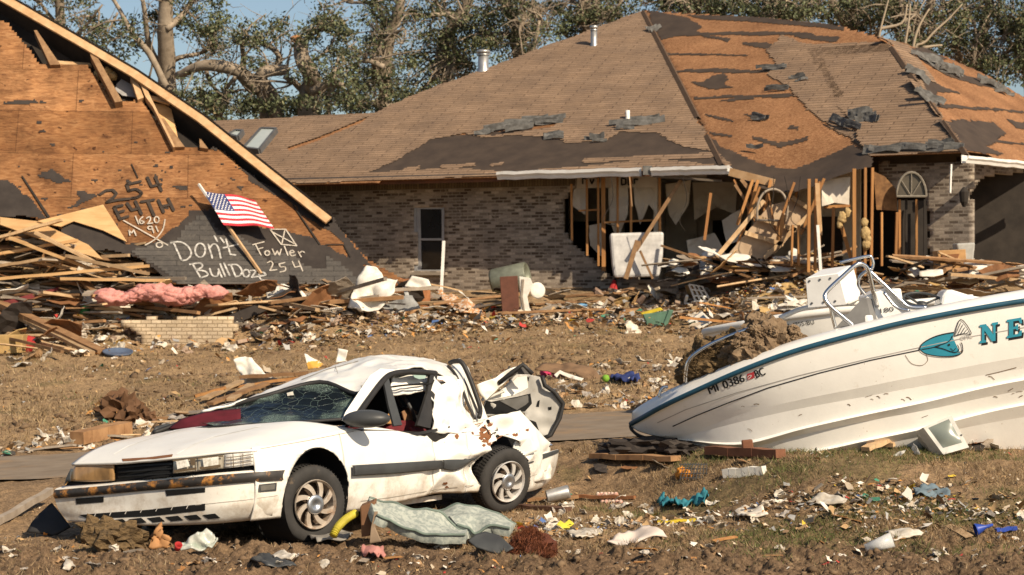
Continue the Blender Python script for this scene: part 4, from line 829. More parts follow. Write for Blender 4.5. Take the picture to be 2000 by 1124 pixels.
    link('crown', raw_mesh('crown', V, np.arange(len(V)).reshape(-1, 4), M_attr('oak_leaf', 0.55), Cc), t)
    return t
tree('tall straight oak with thin leaf tufts rising left of the sky gap', 61, [([(338, 320), (330, 220), (326, 130), (322, 40), (318, -80)], .36, .2), ([(326, 150), (300, 100), (282, 30), (270, -40)], .12, .05), ([(328, 190), (300, 160), (262, 140)], .1, .04), ([(326, 130), (352, 112), (400, 100), (420, 60)], .10, .04), ([(330, 170), (280, 90), (240, 40), (205, -20)], .12, .05), ([(325, 60), (360, 20), (390, -30)], .12, .06)],
     [(375, 48, 36, 26, 11), (422, 55, 22, 44, 11), (405, 95, 26, 16, 5), (300, 40, 60, 45, 8), (215, 75, 70, 45, 9), (330, -20, 60, 30, 8), (405, -5, 25, 30, 6)], 11, twigs=46)
tree('slim oak with sparse crown behind the raised edge of the collapsed roof', 63, [([(128, 300), (122, 120), (118, 40), (112, -60)], .2, .14), ([(120, 90), (160, 60), (200, 10)], .08, .03), ([(120, 60), (90, 20), (60, -20)], .08, .03)], [(110, 20, 50, 40, 8), (165, 30, 40, 40, 10), (190, 80, 45, 30, 7), (70, -5, 40, 20, 5)], 12, twigs=26)
tree('gnarled oak with a limb bent over sideways and bare twigs', 60, [([(548, 330), (524, 224), (492, 168), (460, 136), (400, 128), (348, 146)], .34, .12), ([(540, 300), (538, 208), (512, 160), (524, 140), (558, 138)], .26, .16), ([(476, 140), (478, 110), (472, 80)], .12, .06), ([(540, 136), (546, 112), (528, 90), (500, 80)], .12, .05), ([(400, 128), (415, 165), (440, 200)], .08, .03), ([(460, 150), (440, 180), (432, 228)], .07, .04)],
     [(536, 58, 22, 16, 6), (492, 76, 28, 16, 6), (470, 64, 14, 24, 3), (520, 128, 30, 14, 4), (440, 200, 50, 26, 12), (375, 195, 40, 30, 9), (400, 150, 40, 20, 4), (500, 210, 30, 20, 6)], 13, twigs=46)
tree('snapped oak trunk with an orange split top', 58.5, [([(596, 320), (600, 224), (608, 168), (605, 138), (590, 114), (584, 84)], .34, .2), ([(606, 178), (640, 164), (665, 168)], .14, .08), ([(602, 190), (575, 160), (556, 152)], .12, .06), ([(590, 80), (625, 62), (660, 50), (678, 42)], .06, .03), ([(600, 120), (640, 100), (655, 60)], .05, .02)],
     [(590, 76, 20, 8, 4), (622, 52, 18, 10, 4), (634, 22, 8, 22, 4), (655, 70, 14, 40, 8), (590, 150, 20, 14, 3), (650, 140, 40, 30, 10), (580, 205, 40, 22, 8), (655, 190, 40, 24, 10), (672, 88, 20, 25, 6)], 14, twigs=34, breaks=[([(588, 112), (584, 92), (582, 76), (568, 78)], .22)])
dense = [('oak with dense dark crown at the right edge of the sky gap', 760, 64, [(745, 30, 30, 60, 24), (760, 110, 50, 45, 26), (722, 120, 25, 35, 9), (740, 190, 60, 35, 22), (700, 170, 22, 26, 6)]),
         ('leafy oak behind the round roof vent', 880, 66, [(850, 20, 60, 60, 38), (860, 110, 60, 45, 30), (820, 180, 50, 30, 18), (900, 140, 40, 30, 12)]),
         ('leafy oak behind the left slope of the brown roof', 1010, 65, [(985, 10, 60, 50, 34), (985, 80, 60, 40, 26), (920, 60, 40, 50, 18), (1040, 60, 40, 30, 12)]),
         ('leafy oak behind the peak of the brown roof', 1150, 67, [(1130, 0, 60, 40, 30), (1110, 45, 50, 25, 16), (1200, 5, 50, 30, 18), (1190, 30, 40, 16, 8)]),
         ('oak showing broken pale limbs above the ridge', 1340, 66, [(1300, 0, 50, 22, 16), (1370, 5, 50, 24, 20), (1420, 20, 40, 24, 12), (1330, 20, 30, 14, 5)]),
         ('oak with long bare branches above the stripped ridge', 1500, 64, [(1480, 10, 50, 28, 20), (1560, 15, 45, 30, 22), (1520, 35, 60, 16, 8)]),
         ('leafy oak above the grey hip of the far roof', 1660, 66, [(1630, 10, 50, 35, 26), (1700, 20, 50, 40, 28), (1660, 45, 40, 14, 6)]),
         ('oak with pale forked dead limbs at upper right', 1780, 63, [(1770, 40, 50, 50, 24), (1810, 90, 50, 25, 14), (1740, 0, 50, 30, 14), (1850, 30, 30, 60, 14)]),
         ('dense oak above the right end of the roof', 1900, 65, [(1890, 20, 50, 50, 34), (1890, 100, 50, 35, 24), (1930, 130, 30, 22, 8)]),
         ('leafy oak standing beyond the right edge of the picture', 2210, 65, [(2190, 20, 70, 70, 40), (2230, 120, 70, 50, 30)]), ('leafy oak standing beyond the left edge of the picture', -160, 65, [(-170, 0, 80, 70, 30), (-120, 90, 70, 40, 22)]),
         ('dense oak at the upper right corner', 2010, 64, [(1985, 30, 50, 60, 40), (1985, 130, 50, 40, 26), (2050, 80, 60, 90, 40)])]
for i, (lab, px, d, cl) in enumerate(dense):
    rq = random.Random(100+i); y0 = min(c[1] for c in cl)
    lm = [([(px, 330), (px+rq.uniform(-10, 10), 200), (px+rq.uniform(-25, 25), 90), (px+rq.uniform(-40, 40), -10), (px+rq.uniform(-40, 40), -70)], .27, .10)]
    for k in range(5):
        a = rq.choice(cl); sx = px+rq.uniform(-15, 15); sy = rq.uniform(20, 190); ex, ey = a[0]+rq.uniform(-1, 1)*a[2]*1.1, min(a[1], sy)-rq.uniform(0, 70)
        lm.append(([(sx, sy), ((sx+ex)/2+rq.uniform(-15, 15), (sy+ey)/2-rq.uniform(-10, 20)), (ex, ey)], .11, .04))
    tree(lab, d, lm, [(a, b, c * 1.05, e, int(n*1.0)) for a, b, c, e, n in cl], 200+i, twigs=105, per=80, cl_r=0.42)
dense += []
# pale bare limbs standing above the right hand roof
for i, (lab, pls) in enumerate((('pale bare forked tree standing between the oaks above the grey hip', [[(1712, 140), (1716, 80), (1730, 20), (1740, -30)], [(1716, 60), (1760, 46), (1770, 10)], [(1764, 120), (1770, 70), (1778, 10)]]),
                               ('leaning pale dead tree above the stripped right slope', [[(1780, 140), (1810, 80), (1850, 40), (1880, 10)], [(1778, 130), (1790, 60), (1815, 20)], [(1800, 95), (1840, 90)]]))):
    t = thing('dead_tree', lab, 'tree', tuple(P(pls[0][0][0], 540, 60.5)), 'trees behind the house'); m_ = MB()
    for q, pl in enumerate(pls):
        pts = [P(x, y, 60.5+0.2*q) for x, y in pl]; pts = ([Vector((pts[0].x, pts[0].y, 2.0))] if q == 0 else [])+pts; sm_ = cr(pts, 4); m_.tube([p+mnoise.noise_vector(p)*0.06 for p in sm_], [0.06*(1-0.75*j/len(sm_)) for j in range(len(sm_))], 7)
    m_.build('trunk', M('pale_bark', (0.34, 0.275, 0.20), 0.9, (0.36, 0.28, 0.19), 4), t, smooth=True)
# undergrowth at the foot of the trees
for i, (px, py, hw, hh, n, lab) in enumerate(((400, 215, 60, 30, 26, 'green bush under the tall straight oak'), (520, 215, 60, 22, 20, 'low bush beneath the bent oak limb'), (640, 205, 60, 26, 26, 'bush right of the snapped trunk'), (760, 205, 60, 20, 16, 'bush where the roof line meets the trees'))):
    tree(lab, 68, [([(px, 330), (px+4, 240), (px-6, 200)], .1, .04)], [(px, py, hw, hh, n)], 300+i, 'bushes under the trees', twigs=10, name='bush', per=70)

# ---------------------------------------------------------------- surface decals: points found on a real surface under a photo pixel
from mathutils.bvhtree import BVHTree
def tree_of(mbs):
    V, Fc = [], []
    for m_ in mbs:
        o = len(V); V += [Vector(v) for v in m_.v]; Fc += [tuple(i+o for i in f) for f in m_.f]
    return BVHTree.FromPolygons(V, Fc)
def on_surf(bvh, px, py, off=0.004):
    d = ray(px, py).normalized(); c = Vector((0, 0, H)); hit = bvh.ray_cast(c, d)
    if hit[0] is None:
        near = bvh.find_nearest(P(px, py, 18)); return near[0]-d*off
    n = hit[1] if hit[1].dot(d) < 0 else -hit[1]
    return hit[0]+n*off
def decal(bvh, poly, off=0.004, sub=2):
    """flat shape (photo pixels) laid on the surface"""
    bm = bmesh.new(); f = bm.faces.new([bm.verts.new((x, y, 0)) for x, y in poly]); bmesh.ops.triangulate(bm, faces=[f])
    for _ in range(sub): bmesh.ops.subdivide_edges(bm, edges=bm.edges[:], cuts=1, use_grid_fill=True)
    bm.verts.index_update(); m_ = MB(); m_.add([on_surf(bvh, v.co.x, v.co.y, off) for v in bm.verts], [tuple(v.index for v in f.verts) for f in bm.faces]); bm.free()
    for i, f in enumerate(m_.f):                       # face the camera
        a, b, c = (Vector(m_.v[j]) for j in f[:3])
        if (b-a).cross(c-a).dot(a-Vector((0, 0, H))) > 0: m_.f[i] = f[::-1]
    return m_
def merge(ms):
    r = MB()
    for m_ in ms: r.add(m_.v, m_.f)
    return r
def line_decal(bvh, pts, wpx, off=0.004):
    out = []
    pts = [Vector((x, y, 0)) for x, y in pts]
    for a, b in zip(pts[:-1], pts[1:]):
        n = max(1, int((b-a).length/14)); s = Vector((-(b-a).y, (b-a).x, 0)).normalized()*wpx/2
        for i in range(n):
            p, q = a.lerp(b, i/n), a.lerp(b, (i+1)/n); m_ = MB(); m_.add([on_surf(bvh, v.x, v.y, off) for v in (p-s, q-s, q+s, p+s)], [(3, 2, 1, 0)]); out.append(m_)
    return merge(out)
def text_polys(s, size=1.0):
    cu = bpy.data.curves.new('txt', 'FONT'); cu.body = s; cu.size = size; cu.resolution_u = 3; o = bpy.data.objects.new('txt', cu); COL.objects.link(o)
    dg = bpy.context.evaluated_depsgraph_get(); me = bpy.data.meshes.new_from_object(o.evaluated_get(dg)); V = [v.co.copy() for v in me.vertices]; Fc = [tuple(p.vertices) for p in me.polygons]
    bpy.data.objects.remove(o); bpy.data.curves.remove(cu); bpy.data.meshes.remove(me); return V, Fc
def text_decal(bvh, s, a, b, h, off=0.004, shear=0.0):
    """text whose baseline runs from pixel a to pixel b, letters h pixels tall"""
    V, Fc = text_polys(s); w = max(v.x for v in V); x0 = min(v.x for v in V); hm = max(v.y for v in V); A, B = Vector((*a, 0)), Vector((*b, 0)); u = (B-A).normalized(); L_ = (B-A).length; n = Vector((u.y, -u.x, 0))
    m_ = MB(); m_.add([on_surf(bvh, *((A+u*((v.x-x0)/(w-x0)*L_+shear*v.y*h)+n*(v.y/hm*h)).xy), off) for v in V], Fc)
    for i, f in enumerate(m_.f):
        p, q, r_ = (Vector(m_.v[j]) for j in f[:3])
        if (q-p).cross(r_-p).dot(p-Vector((0, 0, H))) > 0: m_.f[i] = f[::-1]
    return m_

# ---------------------------------------------------------------- the crushed white car
CF = Vector((-0.56, -0.83, 0)).normalized(); CL = Vector((-CF.y, CF.x, 0)); CO = Vector((-1.655, 15.75, 0.0))-CL*0.76
def CW(X, Y, Z): return CO+CF*X+CL*Y+UP*Z
def CPl(px, py, Y):
    r = ray(px, py); c = Vector((0, 0, H)); t = (Y-(c-CO).dot(CL))/r.dot(CL); return c+r*t
def cl(p): d = Vector(p)-CO; return d.dot(CF), d.dot(CL), d.z
car = thing('wrecked_car', 'crushed white sedan with shattered windshield and torn trunk', 'car', tuple(CO+UP*0.0))
def carmat(name, c=(0.78, 0.755, 0.69), dirt=(0.45, 0.33, 0.2)):
    m, nt, b = nodes(name); n = noise_node(nt, 2.2, 8, 0.7); r = ramp(nt, n.outputs[0], [(0.35, tuple(x*0.93 for x in c)), (0.6, c)])
    n2 = noise_node(nt, 7, 10, 0.75); r2 = ramp(nt, n2.outputs[0], [(0.60, (0, 0, 0)), (0.74, (0.55, 0.55, 0.55))]); o = mixc(nt, r2.outputs[0], r.outputs[0], dirt)
    n3 = noise_node(nt, 34, 3, 0.6); r3 = ramp(nt, n3.outputs[0], [(0.72, (0, 0, 0)), (0.75, (0.8, 0.8, 0.8))]); o = mixc(nt, r3.outputs[0], o, (0.30, 0.19, 0.10))
    tcz = nt.nodes.new('ShaderNodeTexCoord'); sx = nt.nodes.new('ShaderNodeSeparateXYZ'); L(nt, tcz.outputs['Object'], sx.inputs[0]); n4 = noise_node(nt, 5, 8, 0.75)
    ad = nt.nodes.new('ShaderNodeMath'); ad.operation = 'MULTIPLY_ADD'; ad.inputs[1].default_value = -0.55; L(nt, sx.outputs['Z'], ad.inputs[0]); L(nt, n4.outputs[0], ad.inputs[2])
    r4 = ramp(nt, ad.outputs[0], [(0.24, (0, 0, 0)), (0.48, (0.62, 0.62, 0.62))]); o = mixc(nt, r4.outputs[0], o, (0.33, 0.235, 0.14)) if name.startswith('car') else o
    L(nt, o, b.inputs['Base Color']); b.inputs['Roughness'].default_value = 0.38; b.inputs['Coat Weight'].default_value = 0.25; b.inputs['Coat Roughness'].default_value = 0.15
    bump(nt, b, n.outputs[0], 0.12, 0.03); MATS[name] = m; return m
PAINT = carmat('car_paint'); PAINT_D = carmat('car_paint_dirty', (0.74, 0.70, 0.62), (0.36, 0.25, 0.14))
BLACKR = M('black_rubber', (0.028, 0.026, 0.025), 0.55, (0.02, 0.019, 0.018), 8, bmp=0.1)
BLACKP = M('black_plastic', (0.055, 0.058, 0.058), 0.45, (0.042, 0.043, 0.044), 5, bmp=0.05)
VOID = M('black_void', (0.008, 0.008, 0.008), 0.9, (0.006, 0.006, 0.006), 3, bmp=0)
RUST = M('rust', (0.20, 0.085, 0.035), 0.9, (0.18, 0.07, 0.03), 12)
TRIM_O = M('scraped_trim', (0.045, 0.04, 0.036), 0.5, (0.03, 0.028, 0.026), 24, dirt=(0.50, 0.22, 0.05), dirt_lo=0.515, bmp=0.1)
CHROME = M('chrome', (0.75, 0.75, 0.74), 0.18, (0.62, 0.62, 0.62), 4, metal=1.0, bmp=0)
TYRE = M('tyre_rubber', (0.040, 0.037, 0.034), 0.8, (0.030, 0.028, 0.026), 12, dirt=(0.17, 0.12, 0.075), dirt_lo=0.62)

# side sheet: fender, door, quarter
TOPL = [(505, 874), (560, 866), (600, 858), (645, 848), (690, 838), (730, 834), (765, 840), (800, 848), (826, 853), (846, 846), (885, 846), (925, 842), (945, 822), (975, 810), (1018, 802), (1040, 838), (1062, 862), (1088, 876)]
TP = [CPl(x, y, 0.85) for x, y in TOPL]; tX = [cl(p)[0] for p in TP]; tZ = [cl(p)[2] for p in TP]
def ztop(X): return float(np.interp(-X, [-x for x in tX], tZ))
def yside(X, Z):
    y = float(np.interp(Z, [0.15, 0.22, 0.32, 0.45, 0.58, 0.70, 0.82, 0.95], [0.80, 0.86, 0.895, 0.915, 0.915, 0.90, 0.87, 0.83]))
    y -= 0.30*max(0, X-0.30)**1.6+0.05*max(0, -X-3.0)
    if -2.1 < X < -1.2: y -= 0.05*math.exp(-((X+1.62)/0.22)**2)*(0.4+0.6*math.sin(Z*4))     # buckled door edge
    return y
NXs = 150; NZs = 26; X0, X1 = 0.72, -3.42
FA = (0.05, 0.36, 0.405); RA_ = (-2.57, 0.33, 0.37)
def side_mesh(sgn, xa, xb, holes=True):
    V, ok = [], []
    n = max(4, int(abs(xa-xb)/0.022))
    for i in range(n+1):
        X = xa+(xb-xa)*i/n; zt = ztop(X); zb = 0.215+0.02*math.sin(X*3); row, okr = [], []
        for j in range(NZs+1):
            Z = zb+(zt-zb)*j/NZs; x_, z_ = X, Z; inside = False
            for (cx, cz, R) in (FA, RA_):
                dx, dz = X-cx, Z-cz; r_ = math.hypot(dx, dz)
                if r_ < R-0.028: inside = True
                elif r_ < R+0.012: x_, z_ = cx+dx/r_*R, cz+dz/r_*R
            cr_ = sstep(-1.3, -2.1, X) if False else float(np.clip((-X-1.35)/0.7, 0, 1))
            nz = (0.28-abs(mnoise.noise(Vector((x_*2.6, z_*3.4, 3)))))*0.22*cr_*min(1, max(0, (zt-z_)*3+.3))+mnoise.noise(Vector((x_*3.1, z_*4.2, 3)))*0.03*cr_+mnoise.noise(Vector((x_*8, z_*9, 7)))*0.016*cr_+0.004*mnoise.noise(Vector((x_*2, z_*2, 1)))
            p = CW(x_, sgn*(yside(x_, z_)+nz), z_-(0.12 if sgn < 0 else 0)); row.append(p); okr.append(inside)
        V.append(row); ok.append(okr)
    keep = [[not (ok[i][j] or ok[i+1][j] or ok[i][j+1] or ok[i+1][j+1]) for j in range(NZs)] for i in range(n)] if holes else None
    return MB().grid(V, keep=keep, flip=(sgn > 0))
S_parts = []
for nm, xa, xb in (('front_fender', X0, -0.285), ('front_door', -0.293, -1.57), ('rear_door', -1.578, -2.02), ('rear_quarter', -2.025, X1)):
    m_ = side_mesh(1, xa, xb); S_parts.append(m_); solid(m_.build(nm, PAINT, car, smooth=True), 0.012)
m_ = side_mesh(-1, X0, X1); solid(m_.build('right_side', PAINT, car, smooth=True), 0.012)
SB = tree_of(S_parts)
# hood
hood_rows = [[(140, 906, -.80), (228, 904, -.30), (285, 899, .0), (342, 894, .28), (430, 884, .62), (497, 879, .82)],
             [(172, 884, -.82), (250, 878, -.42), (330, 872, .0), (380, 869, .26), (470, 862, .60), (560, 866, .85)],
             [(222, 864, -.82), (305, 854, -.45), (390, 849, .0), (440, 847, .26), (540, 842, .60), (632, 851, .85)],
             [(292, 850, -.80), (352, 838, -.50), (450, 829, .0), (500, 827, .20), (590, 822, .55), (668, 822, .76), ]]
hood_rows[3] = [(292, 850, -.80), (352, 838, -.50), (450, 829, .0), (500, 827, .20), (590, 823, .55), (690, 838, .85)]
HG = patch([[CPl(*q) for q in r_] for r_ in hood_rows], 7, 8, 0.006, 2.5, 3)
hm = MB().grid(HG); solid(hm.build('hood', PAINT, car, smooth=True), 0.02); HB = tree_of([hm])
m_ = line_decal(HB, [(222, 888), (250, 872), (282, 860), (356, 838)], 1.6, 0.003); m_.build('hood_crease', M('crease', (0.9, 0.88, 0.82), 0.4, bmp=0), car)  # pale line paints the highlight along the hood crease
m_ = line_decal(HB, [(345, 888), (380, 868), (416, 854), (510, 833)], 1.4, 0.003); m_.build('hood_crease', MATS['crease'], car)
m_ = decal(HB, [(238, 897), (290, 894), (338, 888), (336, 893), (290, 899), (240, 902)], 0.003); m_.build('rusty_hood_lip', RUST, car)
# nose band with lamps and grille
lip = [(122, 950, -.86), (200, 944, -.50), (285, 936, .0), (342, 930, .27), (430, 924, .60), (500, 918, .82)]
ht = [CPl(*q) for q in hood_rows[0]]; hb = [CPl(*q) for q in lip]
band = patch([[p-CF*0.05-UP*0.01 for p in ht], [(a+b)/2-CF*0.03 for a, b in zip(ht, hb)], [p-CF*0.02 for p in hb]], 7, 4)
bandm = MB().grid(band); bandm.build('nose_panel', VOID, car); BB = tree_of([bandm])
def lampmat(name, c, c2, rough=0.12):
    m, nt, b = nodes(name); n = noise_node(nt, 9, 3, 0.5, stretch=(1.6, 1.6, 0.5)); r = ramp(nt, n.outputs[0], [(0.35, c2), (0.6, c)]); L(nt, r.outputs[0], b.inputs['Base Color']); b.inputs['Roughness'].default_value = rough
    b.inputs['Coat Weight'].default_value = 1.0; b.inputs['Coat Roughness'].default_value = 0.03; bump(nt, b, n.outputs[0], 0.3, 0.02); MATS[name] = m; return m
LMP = lampmat('headlight_glass', (0.60, 0.55, 0.45), (0.26, 0.23, 0.18)); LMPC = lampmat('corner_lens', (0.72, 0.70, 0.64), (0.45, 0.43, 0.40)); LMPB = lampmat('muddy_headlight', (0.40, 0.23, 0.09), (0.26, 0.15, 0.06), 0.5)
def lamp(poly, mat, nm, parent=car, off=0.03): o = decal(BB, poly, off, 3).build(nm, mat, parent, smooth=True); solid(o, 0.02); return o
hl = lamp([(343, 899), (385, 894), (440, 888), (438, 914), (390, 920), (341, 925)], LMP, 'headlight'); ORG[hl.name] = ORG[car.name]
lamp([(440, 888), (496, 882), (499, 908), (438, 914)], LMPC, 'corner_lens', hl, 0.032)
for x in (390,): line = line_decal(BB, [(x, 895), (x+1, 918)], 2.0, 0.054); line.build('lens_rib', BLACKP, hl)
REFL = M('lamp_reflector', (0.85, 0.82, 0.74), 0.15, (0.5, 0.46, 0.38), 30, bmp=0); LDARK = M('lamp_shade_tint', (0.14, 0.10, 0.06), 0.4, bmp=0)
for pl_, mt_ in (([(350, 903), (372, 899), (376, 910), (352, 916)], REFL), ([(400, 896), (430, 892), (430, 906), (402, 911)], REFL), ([(346, 918), (388, 912), (388, 916), (346, 923)], LDARK), ([(394, 911), (434, 906), (434, 911), (394, 916)], LDARK), ([(376, 899), (386, 898), (386, 908), (378, 909)], LDARK), ([(344, 900), (438, 889), (438, 892), (344, 903)], LDARK)): decal(BB, pl_, .053, 1).build('lamp_reflector', mt_, hl)  # reflector patches with bright spots and brown reflections painted on the lens
for k_ in range(3): line_decal(BB, [(444, 894+k_*6), (494, 888+k_*6)], 1.4, .056).build('lens_rib', LDARK, hl)
for k_ in range(2): line_decal(BB, [(456+18*k_, 886), (457+18*k_, 911)], 1.4, .056).build('lens_rib', LDARK, hl)
hr = lamp([(143, 911), (226, 908), (227, 938), (142, 940)], LMPB, 'headlight'); ORG[hr.name] = ORG[car.name]
lamp([(126, 912), (143, 911), (142, 940), (124, 943)], BLACKP, 'corner_lens', hr, 0.03)
gr = MB(); g_ = [decal(BB, [(232, 912+k), (338, 905+k), (338, 908+k), (232, 915+k)], 0.012, 1) for k in (0, 9, 18)]; gr = merge(g_); gr.build('grille', M('grille_plastic', (0.02, 0.02, 0.02), 0.5), car)
# bumper
brow = [[(120, 950, -.90), (200, 944, -.50), (290, 936, .0), (400, 926, .50), (490, 919, .80), (548, 915, .905)],
        [(107, 957, -.93), (190, 950, -.50), (290, 940, .0), (400, 930, .50), (500, 922, .83), (557, 918, .93)],
        [(107, 974, -.93), (190, 967, -.50), (290, 958, .0), (400, 949, .50), (500, 941, .83), (554, 938, .93)],
        [(113, 992, -.91), (190, 988, -.50), (290, 983, .0), (400, 975, .50), (495, 968, .82), (548, 962, .92)],
        [(124, 1009, -.87), (190, 1008, -.48), (290, 1006, .0), (400, 998, .50), (490, 990, .80), (543, 980, .90)],
        [(138, 1019, -.80), (200, 1024, -.45), (290, 1027, .0), (400, 1024, .46), (490, 1016, .74), (532, 1007, .85)],
        [(150, 1012, -.72), (215, 1020, -.42), (295, 1022, .0), (395, 1019, .42), (480, 1010, .66), (525, 1000, .80)]]
BR = [[CPl(*q) for q in r_] for r_ in brow]
for r_ in (0,): BR[r_] = [p-CF*0.03 for p in BR[r_]]
BR[6] = [p-CF*0.15 for p in BR[6]]
bm_ = MB().grid(patch(BR, 8, 5)); bo = bm_.build('front_bumper', PAINT_D, car, smooth=True); ORG[bo.name] = ORG[car.name]; FB = tree_of([bm_])
tr = patch([[p+CF*0.012+CL*0.01 for p in BR[1]], [(a+b)/2+CF*0.03+CL*0.012 for a, b in zip(BR[1], BR[2])], [p+CF*0.012+CL*0.01 for p in BR[2]]], 8, 3)
MB().grid(tr).build('bumper_trim', TRIM_O, bo, smooth=True)
for poly in ([(148, 974), (203, 970), (203, 981), (150, 985)], [(323, 958), (401, 953), (401, 962), (326, 969)], [(155, 1006), (290, 996), (401, 984), (401, 997), (290, 1009), (172, 1014)]): decal(FB, poly, 0.004).build('air_slot', VOID, bo)
for k in range(6):
    x = 215+k*36; y = 1017-k*2.2; decal(FB, [(x, y), (x+25, y-3), (x+36, y+6), (x+12, y+8)], 0.004, 1).build('air_slot', VOID, bo)
for k in range(7): line_decal(FB, [(185+k*30, 1010-k*2.7), (190+k*30, 1000-k*2.7)], 1.5, 0.007).build('slot_bar', PAINT_D, bo)
fl_ = decal(FB, [(503, 947), (540, 943), (539, 959), (504, 962)], 0.006); fl_.build('fog_lamp', BLACKP, bo); decal(FB, [(508, 949), (536, 946), (535, 956), (509, 959)], 0.010).build('fog_lens', M('fog_lens', (0.16, 0.15, 0.13), 0.15, bmp=0), bo)
line_decal(FB, [(300, 995), (400, 985), (480, 977), (542, 968)], 1.2, 0.003).build('bumper_crease', M('crease_dark', (0.42, 0.38, 0.32), 0.6, bmp=0), bo)  # dark lines paint the shade of creases; the hood seam shares this colour
# side trim, seams, rust, mirror
def strip(pts_t, pts_b, mat, nm, t=0.022):
    a = [on_surf(SB, *q, t) for q in pts_t]; b = [on_surf(SB, *q, t) for q in pts_b]; m_ = MB().grid(patch([a, [(p+q)/2+CL*0.008 for p, q in zip(a, b)], b], 5, 3)); o = m_.build(nm, mat, car, smooth=True); solid(o, 0.015); return o
strip([(684, 910), (696, 909), (780, 904), (858, 898)], [(684, 929), (696, 928), (780, 923), (858, 915)], BLACKP, 'side_trim')
strip([(861, 898), (895, 897), (924, 896)], [(861, 915), (895, 914), (924, 911)], BLACKP, 'side_trim')
line_decal(SB, [(704, 979), (760, 972), (860, 955), (925, 948)], 1.3, 0.004).build('sill_crease', MATS['crease_dark'], car)  # crease shade drawn as a dark line
line_decal(SB, [(508, 877), (600, 861), (690, 843)], 1.3, 0.004).build('hood_seam', MATS['crease_dark'], car)
rr2 = random.Random(4); rust = []
for (x, y, s) in ((945, 838, 9), (952, 850, 12), (938, 848, 6), (925, 846, 5), (893, 853, 5), (948, 862, 8), (958, 868, 6), (950, 855, 5), (940, 856, 5), (1003, 862, 6), (1006, 850, 5), (870, 838, 4), (920, 832, 5), (912, 835, 4), (945, 870, 4), (868, 944, 5), (872, 952, 4), (1000, 890, 5), (862, 845, 4), (1030, 840, 4), (905, 840, 4), (955, 830, 6)):
    n = 9; rust.append(decal(SB, [(x+s*math.cos(2*math.pi*i/n)*rr2.uniform(.35, 1.1)*1.2, y+s*math.sin(2*math.pi*i/n)*rr2.uniform(.35, 1)) for i in range(n)], 0.005, 0))
rs_ = merge(rust).build('rust_tear', RUST, car); rs_['kind'] = 'stuff'
sh = []
for (a, b) in (((940, 834), (955, 850)), ((950, 858), (968, 845)), ((1002, 858), (1010, 846)), ((968, 868), (990, 855)), ((905, 842), (940, 846))): sh.append(line_decal(SB, [a, ((a[0]+b[0])/2+3, (a[1]+b[1])/2-4), b], 2.2, 0.006))
merge(sh).build('torn_edge', VOID, car)['kind'] = 'stuff'
mc = CPl(716, 819, 1.0); bm0 = bmesh.new(); bmesh.ops.create_uvsphere(bm0, u_segments=20, v_segments=12, radius=1)
m_ = MB(); Rm = Matrix((CL*0.8-CF*0.1, CF, UP)).transposed(); bm0.verts.index_update()
mv = []
for v in bm0.verts:
    q = v.co.copy(); q.y = max(q.y, -0.35); q = Vector((q.x*0.20, q.y*0.11, q.z*0.075)); q.z += 0.02*(q.x+.1); mv.append(mc+Vector((1, -0.12, 0)).normalized()*q.x+Vector((-.12, -1, 0)).normalized()*q.y+UP*q.z)
m_.add(mv, [tuple(v.index for v in f.verts) for f in bm0.faces]); bm0.free()
mo = m_.build('side_mirror', BLACKP, car, smooth=True); ORG[mo.name] = ORG[car.name]
MB().prism([CPl(684, 812, .84), CPl(700, 812, .9), CPl(700, 834, .9), CPl(684, 836, .86)], CF*-0.12).build('mirror_arm', BLACKP, mo)
line_decal(SB, [(690, 837), (730, 832), (770, 838), (815, 850)], 3.0, 0.010).build('window_seal', BLACKR, car)
m_ = MB(); m_.lathe([(0.0, .02), (.018, .02), (.018, 0), (.0, 0)], on_surf(SB, 824, 851, 0.0), CL, 8); m_.build('door_lock', VOID, car)
# cabin
roof_rows = [[(728, 757, .66), (694, 770, .40), (625, 746, .0), (520, 772, -.32), (392, 803, -.70)],
             [(752, 729, .64), (716, 736, .36), (665, 729, .0), (598, 744, -.30), (482, 778, -.68)],
             [(800, 716, .63), (768, 709, .34), (724, 703, .0), (662, 711, -.30), (588, 738, -.66)],
             [(850, 721, .62), (828, 707, .33), (788, 698, .0), (735, 696, -.30), (672, 706, -.62)],
             [(894, 742, .60), (880, 719, .32), (850, 705, .0), (800, 700, -.30), (745, 699, -.60)]]
RG = patch([[CPl(*q) for q in r_] for r_ in roof_rows], 10, 10, 0.008, 3.0, 9)
RG = [[p+UP*(0.055*(0.16-abs(mnoise.noise(Vector((p.x*2.6+3, p.y*2.6, p.z*2)))))+0.03*(0.16-abs(mnoise.noise(Vector((p.x*6, p.y*6, 4)))))) for p in r_] for r_ in RG]
rg = MB().grid(RG); solid(rg.build('roof', PAINT, car, smooth=True), 0.02, 1); RBV = tree_of([rg])
cr_lines = [line_decal(RBV, l, 1.3, 0.004) for l in ([(700, 772), (706, 755), (722, 742), (735, 735)], [(640, 712), (655, 716), (660, 730)], [(590, 742), (640, 722), (700, 706)], [(706, 757), (716, 765), (724, 756)])]
merge(cr_lines).build('roof_crease', MATS['crease_dark'], car)['kind'] = 'stuff'  # shade of the roof creases painted as dark lines
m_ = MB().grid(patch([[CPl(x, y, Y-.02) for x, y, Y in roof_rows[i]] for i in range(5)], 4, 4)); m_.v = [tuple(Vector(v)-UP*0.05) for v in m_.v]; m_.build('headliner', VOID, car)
def plate(pts, mat, nm, amp=0.0, t=0.02, seed=1, parent=car, cuts=3):
    q = [CPl(*p) for p in pts]; m_ = sheet_from_outline(q, cuts if amp else 0, amp, 4.0, seed); o = m_.build(nm, mat, parent, smooth=amp > 0); solid(o, t, 0); return o
